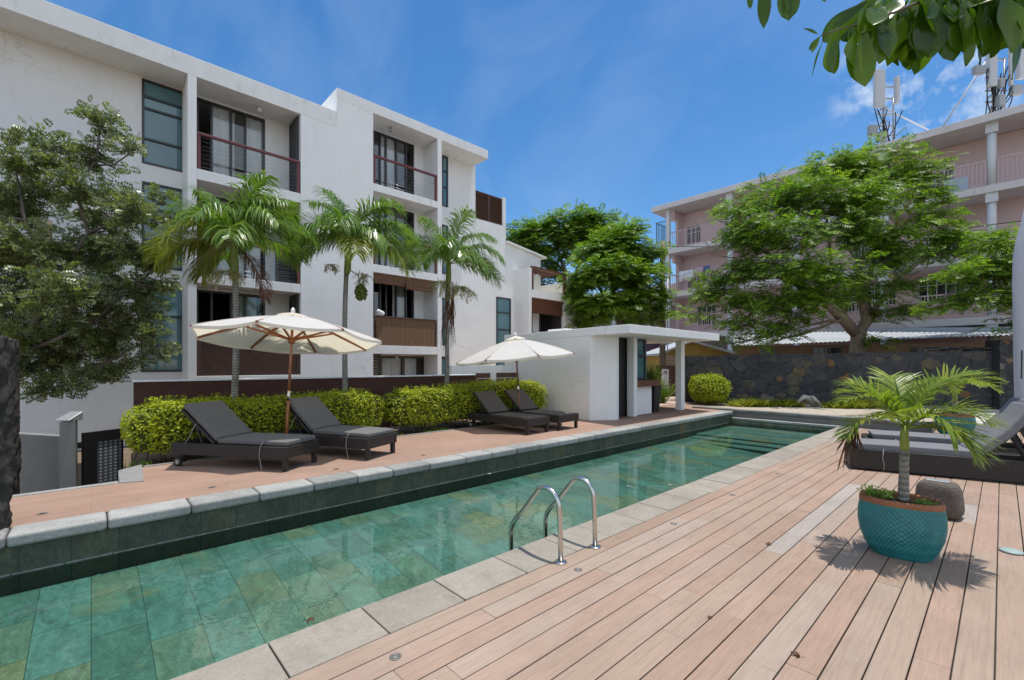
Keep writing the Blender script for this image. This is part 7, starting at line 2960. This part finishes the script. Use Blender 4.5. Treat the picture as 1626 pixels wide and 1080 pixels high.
# ------------------------------------------------------------------ small houses seen under the pool house roof
yh = thing('yellow_house', 'small ochre house with a pale gable edge behind the pool house column', 'house', at(1090, 600, 27))
def wedge(mb, pts_px, w, depth):
    P = [at(px, py, w) for px, py in pts_px]
    n = len(P)
    Q = [p + FW * depth for p in P]
    fs = [tuple(range(n)), tuple(reversed(range(n, 2 * n)))] + [(i, (i + 1) % n, n + (i + 1) % n, n + i) for i in range(n)]
    mb.add(P + Q, fs)
mb = MB()
wedge(mb, [(1050, 640), (1052, 560), (1078, 548), (1102, 543), (1162, 560), (1162, 640)], 27, 5)
mb.build('wall', MT['yellow'], yh)
mb = MB()
wedge(mb, [(1046, 561), (1100, 540), (1100, 543), (1046, 564.5)], 26.6, 6)
wedge(mb, [(1100.2, 540), (1168, 559), (1168, 562.5), (1100.2, 543)], 26.6, 6)
mb.build('roof', MT['tin'], yh)
mb = MB()
wedge(mb, [(1092, 567), (1155, 567), (1155, 571), (1092, 571)], 26.9, 0.05)
mb.build('beam', MT['timber_dark'], yh)
mb = MB()
for px in range(1054, 1076, 3):
    mb.bar(at(px, 566, 26.85), at(px, 580, 26.85), 0.05, 0.04)
for py in (566, 570, 575, 580):
    mb.bar(at(1052, py, 26.8), at(1077, py, 26.8), 0.04, 0.05)
mb.build('lattice', MT['plaster_beige'], yh)
bh = thing('blue_house', 'blue painted house wall glimpsed through the pool house opening', 'house', at(1060, 560, 31))
mb = MB()
wedge(mb, [(1032, 640), (1032, 540), (1082, 538), (1082, 640)], 31, 4)
mb.build('wall', MT['blue_wall'], bh)
mb = MB()
wedge(mb, [(1028, 596), (1028, 544), (1050, 544), (1050, 596)], 30.6, 0.3)
mb.build('annex_wall', MT['purple'], bh)
gd = thing('entrance_gate', 'dark brown double entrance gate beyond the pool house', 'gate', at(1060, 632, 20.5))
mb = MB()
wedge(mb, [(1042, 634), (1042, 580), (1061, 580), (1061, 634)], 20.6, 0.06)
wedge(mb, [(1061.6, 634), (1061.6, 580), (1088, 580), (1088, 634)], 20.6, 0.06)
mb.build('leaf', MT['timber_dark'], gd)
mb = MB()
for dy in (604, 610):
    mb.bar(at(1063, dy, 20.5), at(1067, dy - 0.4, 20.45), 0.03, 0.03)
mb.build('handle', MT['steel'], gd)
sg_ = thing('notice_board', 'white notice board with red heading standing before the brown entrance gate', 'sign', at(1056, 645, 19.0))
mb = MB()
wedge(mb, [(1051, 622), (1051, 586), (1062, 586.5), (1062, 623)], 19.0, 0.03)
mb.build('board', MT['paper_white'], sg_)
mb = MB()
for py, h_ in ((589, 1.2), (591.5, 1.2), (593.5, .6)):
    wedge(mb, [(1054, py + h_), (1054, py), (1060, py + .2), (1060, py + h_ + .2)], 18.985, 0.01)
mb.build('print', MT['ink_red'], sg_)

# planter with strap leaves at the kiosk counter
kp = Vector((-7.30, 12.62, TZ))
pp = thing('black_planter', 'tall tapered black planter beside the white bar counter', 'planter', kp)
mb = MB()
vs = []
for r, z in ((0.15, 0.0), (0.21, 0.82), (0.185, 0.82), (0.18, 0.74)):
    for sx, sy in ((-1, -1), (1, -1), (1, 1), (-1, 1)):
        vs.append(kp + Vector((sx * r, sy * r, z)))
fs = [(3, 2, 1, 0)]
for i in range(3):
    for k in range(4):
        fs.append((i * 4 + k, i * 4 + (k + 1) % 4, (i + 1) * 4 + (k + 1) % 4, (i + 1) * 4 + k))
mb.add(vs, fs)
mb.build('body', MT['planter_black'], pp, bevel=0.006)
mb = MB()
mb.box(kp.x - 0.178, kp.y - 0.178, kp.z + 0.70, kp.x + 0.178, kp.y + 0.178, kp.z + 0.76)
mb.build('soil', MT['soil'], pp)


def strap_plant(c, n, L, label, seed, spread=0.6, w=0.045):
    rng = random.Random(seed)
    mb = MB()
    for k in range(n):
        a = rng.uniform(0, 6.28)
        d = Vector((math.cos(a) * spread * rng.random(), math.sin(a) * spread * rng.random(), 1))
        b_ = Vector(c) + Vector((rng.gauss(0, .05), rng.gauss(0, .05), 0))
        leaflet(mb, b_, d, RT, L * rng.uniform(.6, 1.15), w, 0.28)
    return tag(mb.build('strap_leaved_plant', MT['leaf_strap']), label, 'plant', 'strap leaved plants at the bar')


strap_plant(kp + UP * 0.75, 130, 0.85, 'bright green strap leaved plant in the black planter', 3)
q = onz(1052, 640, TZ)
strap_plant(q, 130, 1.0, 'taller strap leaved plant growing on the ground behind the black planter', 4, 0.7)
